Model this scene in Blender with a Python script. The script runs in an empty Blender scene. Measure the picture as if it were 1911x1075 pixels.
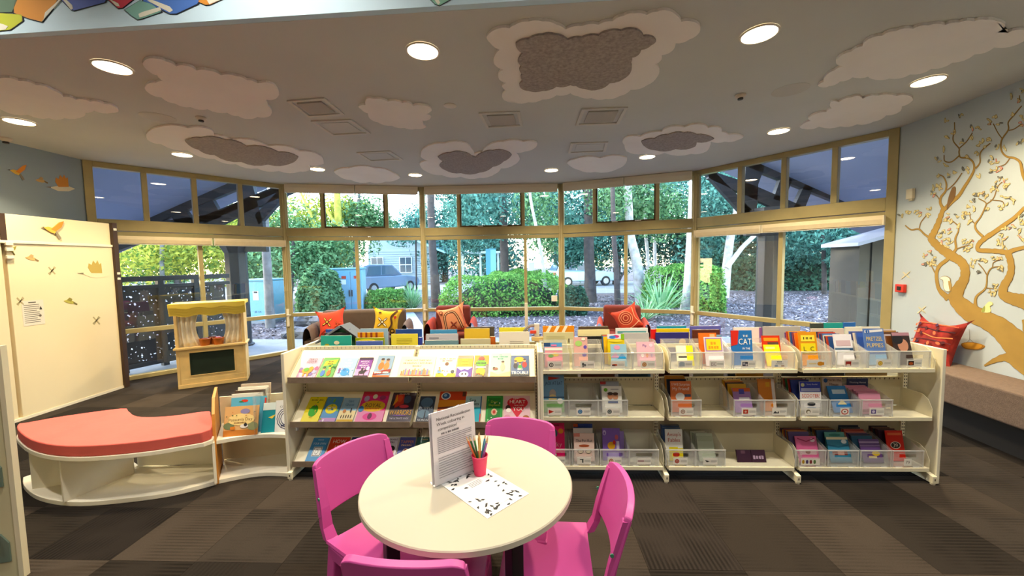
import bpy, bmesh, math, random
import numpy as np
from mathutils import Vector, Matrix
random.seed(11); RNG = np.random.default_rng(5)
SC = bpy.context.scene; COL = SC.collection
rad = math.radians

# ---------------------------------------------------------------- camera
F, PITCH, ROLL, EYE, H = 720.0, 0.0665, 0.016, 1.6, 3.05
CX, CY = 955.5, 537.5
_f = Vector((0, math.cos(PITCH), -math.sin(PITCH))); _d0 = Vector((0, -math.sin(PITCH), -math.cos(PITCH))); _x0 = Vector((1, 0, 0))
CR = _x0*math.cos(ROLL) + _d0*math.sin(ROLL); CD = -_x0*math.sin(ROLL) + _d0*math.cos(ROLL); CF = _f
EYEV = Vector((0, 0, EYE))
cam_d = bpy.data.cameras.new('camera'); cam = bpy.data.objects.new('camera', cam_d); COL.objects.link(cam)
cam_d.sensor_width = 36; cam_d.lens = 36*F/1911; cam_d.clip_start = .02; cam_d.clip_end = 300
_m = Matrix((CR, -CD, -CF)).transposed().to_4x4(); _m.translation = EYEV
cam.matrix_world = _m; SC.camera = cam
# ---------------------------------------------------------------- world, sun, exposure
w = bpy.data.worlds.new('sky'); SC.world = w; w.use_nodes = True
nt = w.node_tree; bg = nt.nodes['Background']
sky = nt.nodes.new('ShaderNodeTexSky'); sky.sky_type = 'NISHITA'; sky.sun_disc = False
sky.sun_elevation = rad(32); sky.sun_rotation = rad(300); sky.air_density = 1.2; sky.dust_density = .8
nt.links.new(sky.outputs[0], bg.inputs[0]); bg.inputs[1].default_value = 1.9
sun_d = bpy.data.lights.new('sun', 'SUN'); sun_d.energy = 4.0; sun_d.angle = rad(3); sun_d.color = (1, .93, .75)
sun = bpy.data.objects.new('sun', sun_d); COL.objects.link(sun); sun.rotation_euler = (rad(60), 0, rad(-80))
sun['kind'] = 'helper'
SC.view_settings.view_transform = 'Standard'; SC.view_settings.look = 'None'
SC.view_settings.exposure = 0.06; SC.view_settings.gamma = 1.0; SC.view_settings.use_curve_mapping = False
LAMP_W, LAMP_COL = 38.0, (1.0, .81, .50)
SC.cycles.max_bounces = 7; SC.cycles.transparent_max_bounces = 24; SC.cycles.sample_clamp_indirect = 6
SC.cycles.use_denoising = True; SC.cycles.caustics_reflective = False; SC.cycles.caustics_refractive = False

# ---------------------------------------------------------------- pixel rays (measured points turned into places in the room)
def ray(u, v): return CR*((u-CX)/F) + CD*((v-CY)/F) + CF
def onz(u, v, z): d = ray(u, v); return EYEV + d*((z-EYE)/d.z)
def ony(u, v, y): d = ray(u, v); return EYEV + d*(y/d.y)
def onpl(u, v, A, B):
    n = Vector((-(B[1]-A[1]), B[0]-A[0], 0)); d = ray(u, v); a = Vector((A[0], A[1], 0))
    return EYEV + d*(((a-EYEV).dot(n))/d.dot(n))
# ---------------------------------------------------------------- helpers
def lin(c): return c/12.92 if c <= .04045 else ((c+.055)/1.055)**2.4
def hexc(h):
    h = h.lstrip('#'); h = ''.join(c*2 for c in h) if len(h) == 3 else h; return tuple(lin(int(h[i:i+2], 16)/255) for i in (0, 2, 4))
MATS = {}
def M(col, rough=.5, metal=0, noise=None, bump=None, emit=None, key=None, spec=None, sheen=0, coord='Object'):
    k = key or (col, rough, metal, noise, bump, emit, spec, sheen)
    if k in MATS: return MATS[k]
    m = bpy.data.materials.new('mat_%s' % (key or col.strip('#'))); m.use_nodes = True
    t = m.node_tree; b = t.nodes['Principled BSDF']; c = hexc(col)
    b.inputs['Base Color'].default_value = (*c, 1); b.inputs['Roughness'].default_value = rough; b.inputs['Metallic'].default_value = metal
    if spec is not None: b.inputs['Specular IOR Level'].default_value = spec
    if sheen: b.inputs['Sheen Weight'].default_value = sheen
    tc = None
    if noise or bump: tc = t.nodes.new('ShaderNodeTexCoord')
    if noise:
        n = t.nodes.new('ShaderNodeTexNoise'); n.inputs['Scale'].default_value = noise[0]; n.inputs['Detail'].default_value = 4
        r = t.nodes.new('ShaderNodeMapRange'); r.inputs[1].default_value = .3; r.inputs[2].default_value = .7; r.inputs[3].default_value = 1-noise[1]; r.inputs[4].default_value = 1+noise[1]
        x = t.nodes.new('ShaderNodeVectorMath'); x.operation = 'SCALE'; x.inputs[0].default_value = c
        t.links.new(tc.outputs[coord], n.inputs['Vector']); t.links.new(n.outputs['Fac'], r.inputs[0]); t.links.new(r.outputs[0], x.inputs['Scale']); t.links.new(x.outputs[0], b.inputs['Base Color'])
    if bump:
        n = t.nodes.new('ShaderNodeTexNoise'); n.inputs['Scale'].default_value = bump[0]; n.inputs['Detail'].default_value = 3
        bp = t.nodes.new('ShaderNodeBump'); bp.inputs['Strength'].default_value = bump[1]; bp.inputs['Distance'].default_value = .01
        t.links.new(tc.outputs[coord], n.inputs['Vector']); t.links.new(n.outputs['Fac'], bp.inputs['Height']); t.links.new(bp.outputs[0], b.inputs['Normal'])
    if emit: b.inputs['Emission Color'].default_value = (*hexc(emit[0]), 1); b.inputs['Emission Strength'].default_value = emit[1]
    MATS[k] = m; return m
def deep(col, v=.74, sat=1.22):
    """ink colours sit deeper than the screen colours they were picked as"""
    c = hexc(col); l = .2126*c[0]+.7152*c[1]+.0722*c[2]; v = v+.2*max(0, min(1, (l-.6)/.25)); c = [max(0, min(1, (l+(x-l)*sat)*v)) for x in c]
    return '#'+''.join('%02x' % round(255*(12.92*x if x <= .0031308 else 1.055*x**(1/2.4)-.055)) for x in c)
def P(col): return M(deep(col), .55)    # flat print
def mixmat(key, fac, tint, gcol, grough, diffuse=None):
    """see-through sheet: transparent mixed with a glossy coat (fresnel) and optional milky body"""
    if key in MATS: return MATS[key]
    m = bpy.data.materials.new('mat_'+key); m.use_nodes = True; t = m.node_tree; t.nodes.clear()
    out = t.nodes.new('ShaderNodeOutputMaterial'); tr = t.nodes.new('ShaderNodeBsdfTransparent'); tr.inputs[0].default_value = (*tint, 1)
    g = t.nodes.new('ShaderNodeBsdfGlossy'); g.inputs[0].default_value = (*gcol, 1); g.inputs['Roughness'].default_value = grough
    lw_ = t.nodes.new('ShaderNodeLayerWeight'); pw = t.nodes.new('ShaderNodeMath'); pw.operation = 'POWER'; pw.inputs[1].default_value = 4.0; t.links.new(lw_.outputs['Facing'], pw.inputs[0]); fr = t.nodes.new('ShaderNodeMath'); fr.operation = 'MULTIPLY'; fr.inputs[1].default_value = .8; t.links.new(pw.outputs[0], fr.inputs[0])
    ad = t.nodes.new('ShaderNodeMath'); ad.operation = 'ADD'; ad.inputs[1].default_value = fac; ad.use_clamp = True; t.links.new(fr.outputs[0], ad.inputs[0])
    mx = t.nodes.new('ShaderNodeMixShader'); t.links.new(ad.outputs[0], mx.inputs[0]); t.links.new(g.outputs[0], mx.inputs[2])
    src = tr
    if diffuse:
        df = t.nodes.new('ShaderNodeBsdfDiffuse'); df.inputs[0].default_value = (*diffuse[1], 1)
        m2 = t.nodes.new('ShaderNodeMixShader'); m2.inputs[0].default_value = diffuse[0]; t.links.new(tr.outputs[0], m2.inputs[1]); t.links.new(df.outputs[0], m2.inputs[2]); src = m2
    t.links.new(src.outputs[0], mx.inputs[1]); t.links.new(mx.outputs[0], out.inputs[0]); MATS[key] = m; return m
GLASS = mixmat('window_glass', .045, (.95, .97, .98), (1, 1, 1), 0.0)
CLEAR = mixmat('clear_plastic', .03, (.98, .985, .98), (1, 1, 1), .15, (.2, (.95, .95, .91)))
MILKY = mixmat('milky_plastic', .05, (.98, .985, .98), (1, 1, 1), .15, (.5, (.95, .95, .91)))
ACRYL = mixmat('acrylic', .01, (.95, .96, .97), (1, 1, 1), .02, (.06, (.9, .92, .95)))

class MB:
    def __init__(s): s.v = []; s.f = []; s.m = []; s.M = Matrix()
    def add(s, vs, fs, m=0):
        b = len(s.v); s.v += [tuple(s.M @ Vector(q)) for q in vs]; s.f += [tuple(b+i for i in q) for q in fs]; s.m += [m]*len(fs); return s
    def box(s, x0, x1, y0, y1, z0, z1, m=0):
        return s.add([(x, y, z) for z in (z0, z1) for y in (y0, y1) for x in (x0, x1)], [(0, 2, 3, 1), (4, 5, 7, 6), (0, 1, 5, 4), (2, 6, 7, 3), (0, 4, 6, 2), (1, 3, 7, 5)], m)
    def prism(s, pts, z0, z1, m=0, ax='z'):
        """extrude a 2D outline; ax is the extrusion axis"""
        def q(a, b, c): return {'z': (a, b, c), 'y': (a, c, b), 'x': (c, a, b)}[ax]
        n = len(pts); vs = [q(a, b, z0) for a, b in pts]+[q(a, b, z1) for a, b in pts]
        return s.add(vs, [tuple(range(n))[::-1], tuple(range(n, 2*n))]+[(i, (i+1) % n, n+(i+1) % n, n+i) for i in range(n)], m)
    def poly(s, pts, m=0): return s.add(pts, [tuple(range(len(pts)))], m)
    def ell(s, cx, cy, rx, ry, z, m=0, n=16, a=0):
        ca, sa = math.cos(a), math.sin(a); P_ = []
        for i in range(n):
            t = 2*math.pi*i/n; x, y = rx*math.cos(t), ry*math.sin(t); P_.append((cx+x*ca-y*sa, cy+x*sa+y*ca, z))
        return s.poly(P_, m)
    def lathe(s, prof, n=20, c=(0, 0, 0), m=0, cap=True):
        vs = [(c[0]+r*math.cos(2*math.pi*i/n), c[1]+r*math.sin(2*math.pi*i/n), c[2]+z) for r, z in prof for i in range(n)]; k = len(prof)
        fs = [(j*n+i, j*n+(i+1) % n, (j+1)*n+(i+1) % n, (j+1)*n+i) for j in range(k-1) for i in range(n)]
        if cap: fs += [tuple(range(n))[::-1], tuple(range((k-1)*n, k*n))]
        return s.add(vs, fs, m)
    def tube(s, pts, r, n=8, m=0):
        pts = [Vector(p) for p in pts]; k = len(pts); rs = r if isinstance(r, (list, tuple)) else [r]*k; vs = []
        up = None
        for i, p in enumerate(pts):
            t = (pts[min(i+1, k-1)]-pts[max(i-1, 0)]).normalized()
            if up is None: up = Vector((0, 0, 1)) if abs(t.z) < .9 else Vector((1, 0, 0))
            a = t.cross(up).normalized(); b = a.cross(t); up = b
            for j in range(n): th = 2*math.pi*j/n; vs.append(p+(a*math.cos(th)+b*math.sin(th))*rs[i])
        fs = [(i*n+j, i*n+(j+1) % n, (i+1)*n+(j+1) % n, (i+1)*n+j) for i in range(k-1) for j in range(n)]
        return s.add(vs, fs+[tuple(range(n))[::-1], tuple(range((k-1)*n, k*n))], m)
    def grid(s, fn, nu, nv, m=0, thick=0, nrm=None):
        vs = [Vector(fn(i/nu, j/nv)) for j in range(nv+1) for i in range(nu+1)]; W = nu+1
        fs = [(j*W+i, j*W+i+1, (j+1)*W+i+1, (j+1)*W+i) for j in range(nv) for i in range(nu)]
        if not thick: return s.add(vs, fs, m)
        N = [Vector() for _ in vs]
        for a, b, c, d in fs:
            q = (vs[c]-vs[a]).cross(vs[d]-vs[b])
            for i in (a, b, c, d): N[i] += q
        k = len(vs); vs2 = [v-N[i].normalized()*thick for i, v in enumerate(vs)]
        fs2 = [tuple(k+i for i in f[::-1]) for f in fs]
        rim = list(range(0, W))+[j*W+nu for j in range(1, nv+1)]+[nv*W+i for i in range(nu-1, -1, -1)]+[j*W for j in range(nv-1, 0, -1)]
        side = [(rim[(i+1) % len(rim)], rim[i], k+rim[i], k+rim[(i+1) % len(rim)]) for i in range(len(rim))]
        return s.add(vs+vs2, fs+fs2+side, m)
    def obj(s, name, mats, parent=None, smooth=False, bevel=0, seg=2, fix=True, **tg):
        me = bpy.data.meshes.new(name); me.from_pydata(s.v, [], s.f)
        if not isinstance(mats, (list, tuple)): mats = [mats]
        for q in mats: me.materials.append(q)
        if len(mats) > 1: me.polygons.foreach_set('material_index', s.m)
        if fix:
            bm = bmesh.new(); bm.from_mesh(me); bmesh.ops.recalc_face_normals(bm, faces=bm.faces); bm.to_mesh(me); bm.free()
        if smooth:
            me.polygons.foreach_set('use_smooth', [True]*len(me.polygons))
            if smooth != 'all': me.set_sharp_from_angle(angle=rad(40))
        me.update()
        o = bpy.data.objects.new(name, me); COL.objects.link(o); o.parent = parent
        if bevel:
            b = o.modifiers.new('bevel', 'BEVEL'); b.width = bevel; b.segments = seg; b.limit_method = 'ANGLE'; b.angle_limit = rad(40)
        tag(o, **tg); return o
def tag(o, label=None, cat=None, group=None, kind=None):
    if label: o['label'] = label
    if cat: o['category'] = cat
    if group: o['group'] = group
    if kind: o['kind'] = kind
    return o
def thing(name, label=None, cat=None, loc=(0, 0, 0), rz=0, group=None, kind=None, mw=None, parent=None):
    o = bpy.data.objects.new(name, None); COL.objects.link(o); o.empty_display_size = .1
    if mw is not None: o.matrix_world = mw
    else: o.location = loc; o.rotation_euler = (0, 0, rz)
    o.parent = parent; return tag(o, label, cat, group, kind)
def frame(o, x, y, z):
    m = Matrix((Vector(x), Vector(y), Vector(z))).transposed().to_4x4(); m.translation = Vector(o); return m
def catmull(pts, n=5, closed=False):
    out = []; k = len(pts)
    for i in range(k if closed else k-1):
        p = [pts[(i+j) % k] if closed else pts[min(max(i+j, 0), k-1)] for j in (-1, 0, 1, 2)]
        for q in range(n):
            t = q/n; out.append(tuple(.5*((2*b)+(-a+c)*t+(2*a-5*b+4*c-d)*t*t+(-a+3*b-3*c+d)*t**3) for a, b, c, d in zip(*p)))
    if not closed: out.append(tuple(pts[-1]))
    return out
def copy_tree(o, parent=None):
    c = o.copy(); COL.objects.link(c); c.parent = parent
    for ch in list(o.children):
        copy_tree(ch, c)
    return c
# glyph meshes for lettering, one evaluation for the whole alphabet
GLY = {}
def make_glyphs(chars):
    tmp = []
    for c in chars:
        cu = bpy.data.curves.new('glyph', 'FONT'); cu.body = c; cu.size = 1; cu.resolution_u = 2
        o = bpy.data.objects.new('glyph', cu); COL.objects.link(o); tmp.append((c, o))
    dg = bpy.context.evaluated_depsgraph_get()
    for c, o in tmp:
        me = bpy.data.meshes.new_from_object(o.evaluated_get(dg)); vs = [(v.co.x, v.co.y) for v in me.vertices]; fs = [tuple(p.vertices) for p in me.polygons]
        x0 = min([a for a, b in vs], default=0); x1 = max([a for a, b in vs], default=.2)
        GLY[c] = ([(a-x0, b) for a, b in vs], fs, x1-x0); bpy.data.meshes.remove(me)
    for c, o in tmp: cu = o.data; bpy.data.objects.remove(o); bpy.data.curves.remove(cu)
make_glyphs("ABCDEFGHIJKLMNOPQRSTUVWXYZabcdefghijklmnopqrstuvwxyz0123456789!'&.,-")
def twidth(s): return sum((.28 if c == ' ' else GLY[c][2]+.07) for c in s)-.07
def put_text(mb, s, cx, cy, h, m, z, maxw=None, xf=lambda x, y, z: (x, y, z), bold=0, slant=0):
    """h is the capital height; centred at cx,cy"""
    sc = h/.70; W = twidth(s)*sc; sx = sc
    if maxw and W > maxw: sx = sc*maxw/W; W = maxw
    x = cx-W/2
    for c in s:
        if c == ' ': x += .28*sx; continue
        vs, fs, wd = GLY[c]
        mb.add([xf(x+a*sx+slant*b*sc, cy-h/2+b*sc, z) for a, b in vs], fs, m); x += (wd+.07)*sx
ILLEGIBLE = {'STAR', 'DEEP', 'GREEN', 'SUN', 'FALL', 'SUPER GOO', 'THE FUN', 'CLUB', 'TREE', 'FORT', 'Sister Power', 'little', 'FEET RUNNING', 'WILD', 'SHARKS', 'PINK', 'BOOK', 'WATSON', 'AND FRIENDS', 'RUNAROUND', 'GO', 'HOME', 'I Am To', 'Win a SSS voucher', 'little cat', 'ADVENTURE', 'TALLY', 'SPOOKED'}
def deco(parent, W, Hh, spec, z0=0.0006, mat4=None, art='cover_art', txt='title', dz=.00035):
    """flat print laid on a face of W x Hh: r rect, e ellipse, p polygon, t text, s striped lines; unit coordinates"""
    A, T = MB(), MB(); am, tm = [], []
    if mat4 is not None: A.M = mat4; T.M = mat4
    z = z0
    def idx(l, c):
        if c not in l: l.append(c)
        return l.index(c)
    for q in spec:
        z += dz; k = q[0]; c = q[-1]
        if k == 'r': A.poly([(q[1]*W, q[2]*Hh, z), (q[3]*W, q[2]*Hh, z), (q[3]*W, q[4]*Hh, z), (q[1]*W, q[4]*Hh, z)], idx(am, c))
        elif k == 'e': A.ell(q[1]*W, q[2]*Hh, q[3]*W, q[4]*Hh, z, idx(am, c), 14)
        elif k == 'p': A.poly([(x*W, y*Hh, z) for x, y in q[1]], idx(am, c))
        elif k == 's':   # lines: x0,x1,y0,y1,n
            i = idx(am, c); n = q[5]; hgt = abs(q[4]-q[3])/n*.28
            for j in range(n):
                y = q[4]-(j+.5)*(q[4]-q[3])/n; x1 = q[2]-(0 if (j*7+3) % 4 else .18*(q[2]-q[1]))
                A.poly([(q[1]*W, (y-hgt/2)*Hh, z), (x1*W, (y-hgt/2)*Hh, z), (x1*W, (y+hgt/2)*Hh, z), (q[1]*W, (y+hgt/2)*Hh, z)], i)
        elif k == 't' and q[1] in ILLEGIBLE:      # too blurred in the photo to read: a row of marks
            W_ = min((q[5] if len(q) > 6 else .9)*W, twidth(q[1])*q[4]*Hh/.7); x0 = q[2]*W-W_/2; n_ = len(q[1])
            for j in range(n_):
                if q[1][j] != ' ': A.poly([(x0+W_*j/n_, (q[3]-q[4]*(.5-.08*(j % 3)))*Hh, z), (x0+W_*(j+.72)/n_, (q[3]-q[4]*(.5-.08*(j % 2)))*Hh, z), (x0+W_*(j+.72)/n_, (q[3]+q[4]*(.5-.1*(j % 2)))*Hh, z), (x0+W_*j/n_, (q[3]+q[4]*(.5-.1*(j % 3)))*Hh, z)], idx(am, c))
        elif k == 't': put_text(T, q[1], q[2]*W, q[3]*Hh, q[4]*Hh, idx(tm, c), z, (q[5] if len(q) > 6 else .9)*W)
    o1 = A.obj(art, [P(c) for c in am], parent, fix=False, kind='stuff') if A.v else None
    o2 = T.obj(txt, [P(c) for c in tm], parent, fix=False, kind='stuff') if T.v else None
    return o1, o2
# ================================================================ THE SETTING
VTX = [(-5.674, 5.282), (-4.084, 7.023), (-1.691, 7.470), (.954, 7.376), (3.083, 6.491), (4.421, 4.521)]
RW0, RW1 = (4.421, 4.521), (4.283, 3.311)
RWD = (Vector((*RW1, 0))-Vector((*RW0, 0))).normalized(); RWN = Vector((RWD.y, -RWD.x, 0))
if RWN.x > 0: RWN = -RWN
def rwall(t): p = Vector((*RW0, 0))+RWD*t; return p
RBACK = rwall(8.05); LX = -5.68
CEILM = M('#cfcfcc', .9, noise=(1.2, .03), bump=(180, .05)); WALLM = M('#b6c1c8', .85, noise=(2, .03))
CREAM = M('#e9e2cf', .45, noise=(3, .02)); CREAM2 = M('#efe9d2', .35, noise=(3, .02))
FRAME = M('#b3a577', .38, .2, noise=(6, .06)); BRONZE = M('#5d4a2c', .4, .3)
# carpet: base slab plus tiles
def carpet(key, col, horiz, amt):
    m = bpy.data.materials.new('mat_'+key); m.use_nodes = True; t = m.node_tree; b = t.nodes['Principled BSDF']; b.inputs['Roughness'].default_value = .95; b.inputs['Specular IOR Level'].default_value = .1
    tc = t.nodes.new('ShaderNodeTexCoord'); wv = t.nodes.new('ShaderNodeTexWave'); wv.bands_direction = 'Y' if horiz else 'X'; wv.inputs['Scale'].default_value = 13; wv.inputs['Distortion'].default_value = .25
    nz = t.nodes.new('ShaderNodeTexNoise'); nz.inputs['Scale'].default_value = 3.2; nf = t.nodes.new('ShaderNodeTexNoise'); nf.inputs['Scale'].default_value = 160
    oi = t.nodes.new('ShaderNodeObjectInfo'); ad = t.nodes.new('ShaderNodeVectorMath'); ad.operation = 'ADD'
    t.links.new(tc.outputs['Object'], wv.inputs[0]); t.links.new(tc.outputs['Object'], ad.inputs[0]); t.links.new(oi.outputs['Location'], ad.inputs[1])
    t.links.new(ad.outputs[0], nz.inputs[0]); t.links.new(tc.outputs['Object'], nf.inputs[0])
    mr = t.nodes.new('ShaderNodeMapRange'); mr.inputs[1].default_value = .42; mr.inputs[2].default_value = .62; t.links.new(nz.outputs[0], mr.inputs[0])
    mu = t.nodes.new('ShaderNodeMath'); mu.operation = 'MULTIPLY'; t.links.new(wv.outputs['Fac'], mu.inputs[0]); t.links.new(mr.outputs[0], mu.inputs[1])
    m2 = t.nodes.new('ShaderNodeMath'); m2.operation = 'MULTIPLY_ADD'; m2.inputs[1].default_value = -amt; t.links.new(mu.outputs[0], m2.inputs[0])
    m3 = t.nodes.new('ShaderNodeMath'); m3.operation = 'MULTIPLY_ADD'; m3.inputs[1].default_value = .5; m3.inputs[2].default_value = .78; t.links.new(nf.outputs[0], m3.inputs[0]); t.links.new(m3.outputs[0], m2.inputs[2])
    rn = t.nodes.new('ShaderNodeMath'); rn.operation = 'MULTIPLY_ADD'; rn.inputs[1].default_value = .95; rn.inputs[2].default_value = .6; t.links.new(oi.outputs['Random'], rn.inputs[0])
    m4 = t.nodes.new('ShaderNodeMath'); m4.operation = 'MULTIPLY'; t.links.new(m2.outputs[0], m4.inputs[0]); t.links.new(rn.outputs[0], m4.inputs[1])
    sc = t.nodes.new('ShaderNodeVectorMath'); sc.operation = 'SCALE'; sc.inputs[0].default_value = hexc(col); t.links.new(m4.outputs[0], sc.inputs['Scale']); t.links.new(sc.outputs[0], b.inputs['Base Color'])
    bp = t.nodes.new('ShaderNodeBump'); bp.inputs['Strength'].default_value = .5; bp.inputs['Distance'].default_value = .004; t.links.new(mu.outputs[0], bp.inputs['Height']); t.links.new(bp.outputs[0], b.inputs['Normal'])
    return m
CARP = [carpet('carpet_a', '#2b2622', True, .55), carpet('carpet_b', '#27221f', False, .6), carpet('carpet_c', '#302a25', True, .35), carpet('carpet_d', '#221e1b', False, .3)]
floor = MB().prism([(LX, -3.5), (RBACK.x, -3.5), RW0, VTX[4], VTX[3], VTX[2], VTX[1], VTX[0]], -.15, -.008).obj('floor', M('#2c2622', .95), kind='structure')
GA = rad(-2.35); GX = Vector((math.cos(GA), math.sin(GA), 0)); GY = Vector((-math.sin(GA), math.cos(GA), 0)); G0 = Vector((1.19, 2.33, 0)); TW, TH = .487, .45
tile_me = []
for i in range(4):
    o = MB().box(-TW/2+.0008, TW/2-.0008, -TH/2+.0008, TH/2-.0008, -.008, 0).obj('carpet_tile', CARP[i]); tile_me.append(o.data); bpy.data.objects.remove(o)
def inroom(p):
    if p.x < LX+.05 or p.y < -3.4: return False
    e = [RBACK.to_2d()[:]]+[VTX[i] for i in (5, 4, 3, 2, 1, 0)]
    for a, b in zip(e[:-1], e[1:]):
        if (b[0]-a[0])*(p.y-a[1])-(b[1]-a[1])*(p.x-a[0]) < .02: return False
    return True
rest = MB()
for i in range(-15, 8):
    for j in range(-13, 12):
        c = G0+GX*(i+.5)*TW+GY*(j+.5)*TH
        if not any(inroom(c+GX*a*TW*.5+GY*b*TH*.5) for a in (-1, 0, 1) for b in (-1, 0, 1)): continue
        q = c-EYEV; zc = q.dot(CF); u = CX+F*q.dot(CR)/max(zc, .05); v = CY+F*q.dot(CD)/max(zc, .05)
        if zc > .3 and -250 < u < 2160 and v < 1250 and inroom(c):
            o = bpy.data.objects.new('carpet_tile', tile_me[random.choice((0, 1, 2, 3, 0, 2))]); COL.objects.link(o); o.parent = floor; o.location = c; o.rotation_euler = (0, 0, GA+(math.pi if random.random() < .5 else 0))
        elif inroom(c):
            rest.M = Matrix.Translation(c) @ Matrix.Rotation(GA, 4, 'Z'); rest.box(-TW/2, TW/2, -TH/2, TH/2, -.008, 0)
rest.obj('carpet_tile', CARP[2], floor, kind='stuff')
# ceilings, bulkhead, walls
def bly(x): return 2.481-.0728*(x+3.132)
out = [(LX-.15, bly(LX)+.05), (4.3, bly(4.3)+.05), (4.55, 4.53), (3.19, 6.6), (.98, 7.52), (-1.71, 7.61), (-4.17, 7.14), (-5.82, 5.33)]
MB().prism(out, H, H+.12).obj('ceiling', CEILM, kind='structure')
bulk_d = Vector((1, -.0728, 0)).normalized(); bulk_n = Vector((-bulk_d.y, bulk_d.x, 0))*-1
BULKM = M('#cfecff', .7, noise=(1.5, .04))
BF = frame((LX-.1, bly(LX-.1), 0), bulk_d, (0, 0, 1), -bulk_n*-1)   # x along, y up, z toward the camera
b = MB(); b.M = BF; b.box(0, 10.2, H+.001, 4.05, -.12, 0); b.obj('wall_bulkhead', BULKM, kind='structure')
MB().prism([(LX-.1, -3.6), (4.4, -3.6), (4.4, bly(4.4)), (LX-.1, bly(LX))], 4.0, 4.1).obj('ceiling', M('#e6e0d6', .9), kind='structure')
MB().prism([(LX, -3.6), (LX, 5.28), (LX-.12, 5.34), (LX-.12, -3.6)], 0, 4.0).obj('wall_left', M('#93a3b3', .85, noise=(2, .03)), kind='structure')
rb = rwall(8.2); MB().prism([tuple(RW0), tuple((rb)[:2]), tuple((rb-RWN*.12)[:2]), tuple((Vector((*RW0, 0))-RWN*.12)[:2])], 0, 4.0).obj('wall_right', WALLM, kind='structure')
MB().box(LX-.1, 3.6, -3.62, -3.5, 0, 4.0).obj('wall_back', M('#d8d2c4', .85), kind='structure')
# ---------------------------------------------------------------- windows: five bays round the curve
HI = [[272, 364, 449], [602, 721], [856, 976], [1110, 1227], [1382, 1463, 1557]]
LO = [[376], [668], [858, 981], [1168], [1457]]
WFR = []
for i in range(5):
    A, B = Vector((*VTX[i], 0)), Vector((*VTX[i+1], 0)); d = (B-A).normalized(); n = Vector((-d.y, d.x, 0)); L = (B-A).length
    mw = frame(A, d, n, (0, 0, 1)); WFR.append((mw, d, n, L, A, B))
    win = thing('window_%d' % (i+1), kind='structure', mw=mw)
    def loc(u, v): return (onpl(u, v, VTX[i], VTX[i+1])-A).dot(d)
    hx = [.035]+[loc(u, 385) for u in HI[i]]+[L-.035]; lx = [.035]+[loc(u, 510) for u in LO[i]]+[L-.035]
    def piece(name, *a, mt=FRAME, bv=.004): return MB().box(*a).obj(name, mt, win, bevel=bv, seg=1)
    for x in (0, L): piece('jamb', x-.045, x+.045, -.055, .07, 0, H)
    piece('head', .045, L-.045, -.045, .06, H-.075, H-.001)
    piece('transom', .045, L-.045, -.05, .06, 2.127, 2.282); piece('transom', .045, L-.045, -.035, .05, 2.051, 2.119)
    piece('transom', .045, L-.045, -.035, .05, .671, .735); piece('sill', .045, L-.045, -.05, .06, .0, .06)
    for x in hx[1:-1]: piece('mullion', x-.032, x+.032, -.045, .055, 2.282, H-.075)
    for x in lx[1:-1]: piece('mullion', x-.028, x+.028, -.04, .05, .06, 2.051)
    for a, b_ in zip(hx[:-1], hx[1:]): MB().box(a, b_, .008, .014, 2.25, H-.04).obj('pane', GLASS, win)
    for a, b_ in zip(lx[:-1], lx[1:]):
        MB().box(a, b_, .008, .014, .70, 2.08).obj('pane', GLASS, win); MB().box(a, b_, .008, .014, .03, .70).obj('pane', GLASS, win)
    if i in (1, 2, 3):   # awning sash with two catches in the middle highlight
        a, b_ = hx[1]+.032, hx[2]-.032
        f = MB().box(a, b_, -.05, -.01, 2.283, 2.309).box(a, b_, -.05, -.01, H-.1, H-.076).box(a, a+.022, -.05, -.01, 2.309, H-.1).box(b_-.022, b_, -.05, -.01, 2.309, H-.1).obj('sash', BRONZE, win)
        for q in (.33, .72): MB().box(a+(b_-a)*q-.05, a+(b_-a)*q+.05, -.075, -.05, 2.285, 2.3).obj('catch', M('#e8e2d2', .4), win, bevel=.003)
    # hanging cords on the jamb and a white winder
    if i > 0:
        for q in (-.012, .016): MB().tube([(q, -.066, 2.0 if i in (1, 4) else 2.9), (q, -.066, 1.15)], .004, 6).obj('cord', M('#d9cda4', .6), win)
    if i in (1, 2, 4): MB().box(-.02, .02, -.085, -.057, .5, .82).box(-.012, .06, -.1, -.085, .7, .722).obj('winder', M('#f1ead6', .4), win, bevel=.004)
    if i == 2: MB().box(lx[2]-.03, lx[2]+.03, -.075, -.042, .3, .82).obj('winder', M('#f1ead6', .4), win, bevel=.004); MB().box(L-.2, L-.09, -.02, .0, .84, .95).obj('switch_plate', M('#f4efe2', .4), win, bevel=.003)
# roller blinds
BLM = M('#e8d7b4', .7, noise=(20, .03)); BLM2 = M('#e6dccb', .7)
def blind(i, f0, f1, ztop, drop, label, off):
    mw, d, n, L, A, B = WFR[i]; t = thing('roller_blind', label, 'blind', mw=mw @ Matrix.Translation((L*f0, -off, 0)), group='roller blinds on the curved window wall'); W = L*(f1-f0)
    prof = [(-.03, ztop), (.03, ztop), (.03, ztop-drop*.8), (.012, ztop-drop), (-.02, ztop-drop), (-.034, ztop-drop*.45)]
    MB().prism(prof, .012, W-.012, ax='x').obj('cassette', BLM if ztop < 2.5 else BLM2, t, bevel=.004)
    MB().box(.02, W-.02, -.012, .004, ztop-drop-.012, ztop-drop+.001).obj('bottom_rail', M('#f5eedd', .4), t)
    for x in (0, W-.012): MB().box(x, x+.012, -.036, .032, ztop-drop-.01, ztop).obj('end_bracket', M('#efe6d0', .4), t)
blind(0, .09, .54, 2.055, .105, 'cream roller blind left of two above the puppet theatre', .10)
blind(0, .55, .985, 2.055, .105, 'cream roller blind right of two above the puppet theatre', .10)
blind(4, .02, .44, 2.075, .105, 'cream roller blind left of two beside the tree mural', .10)
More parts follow.
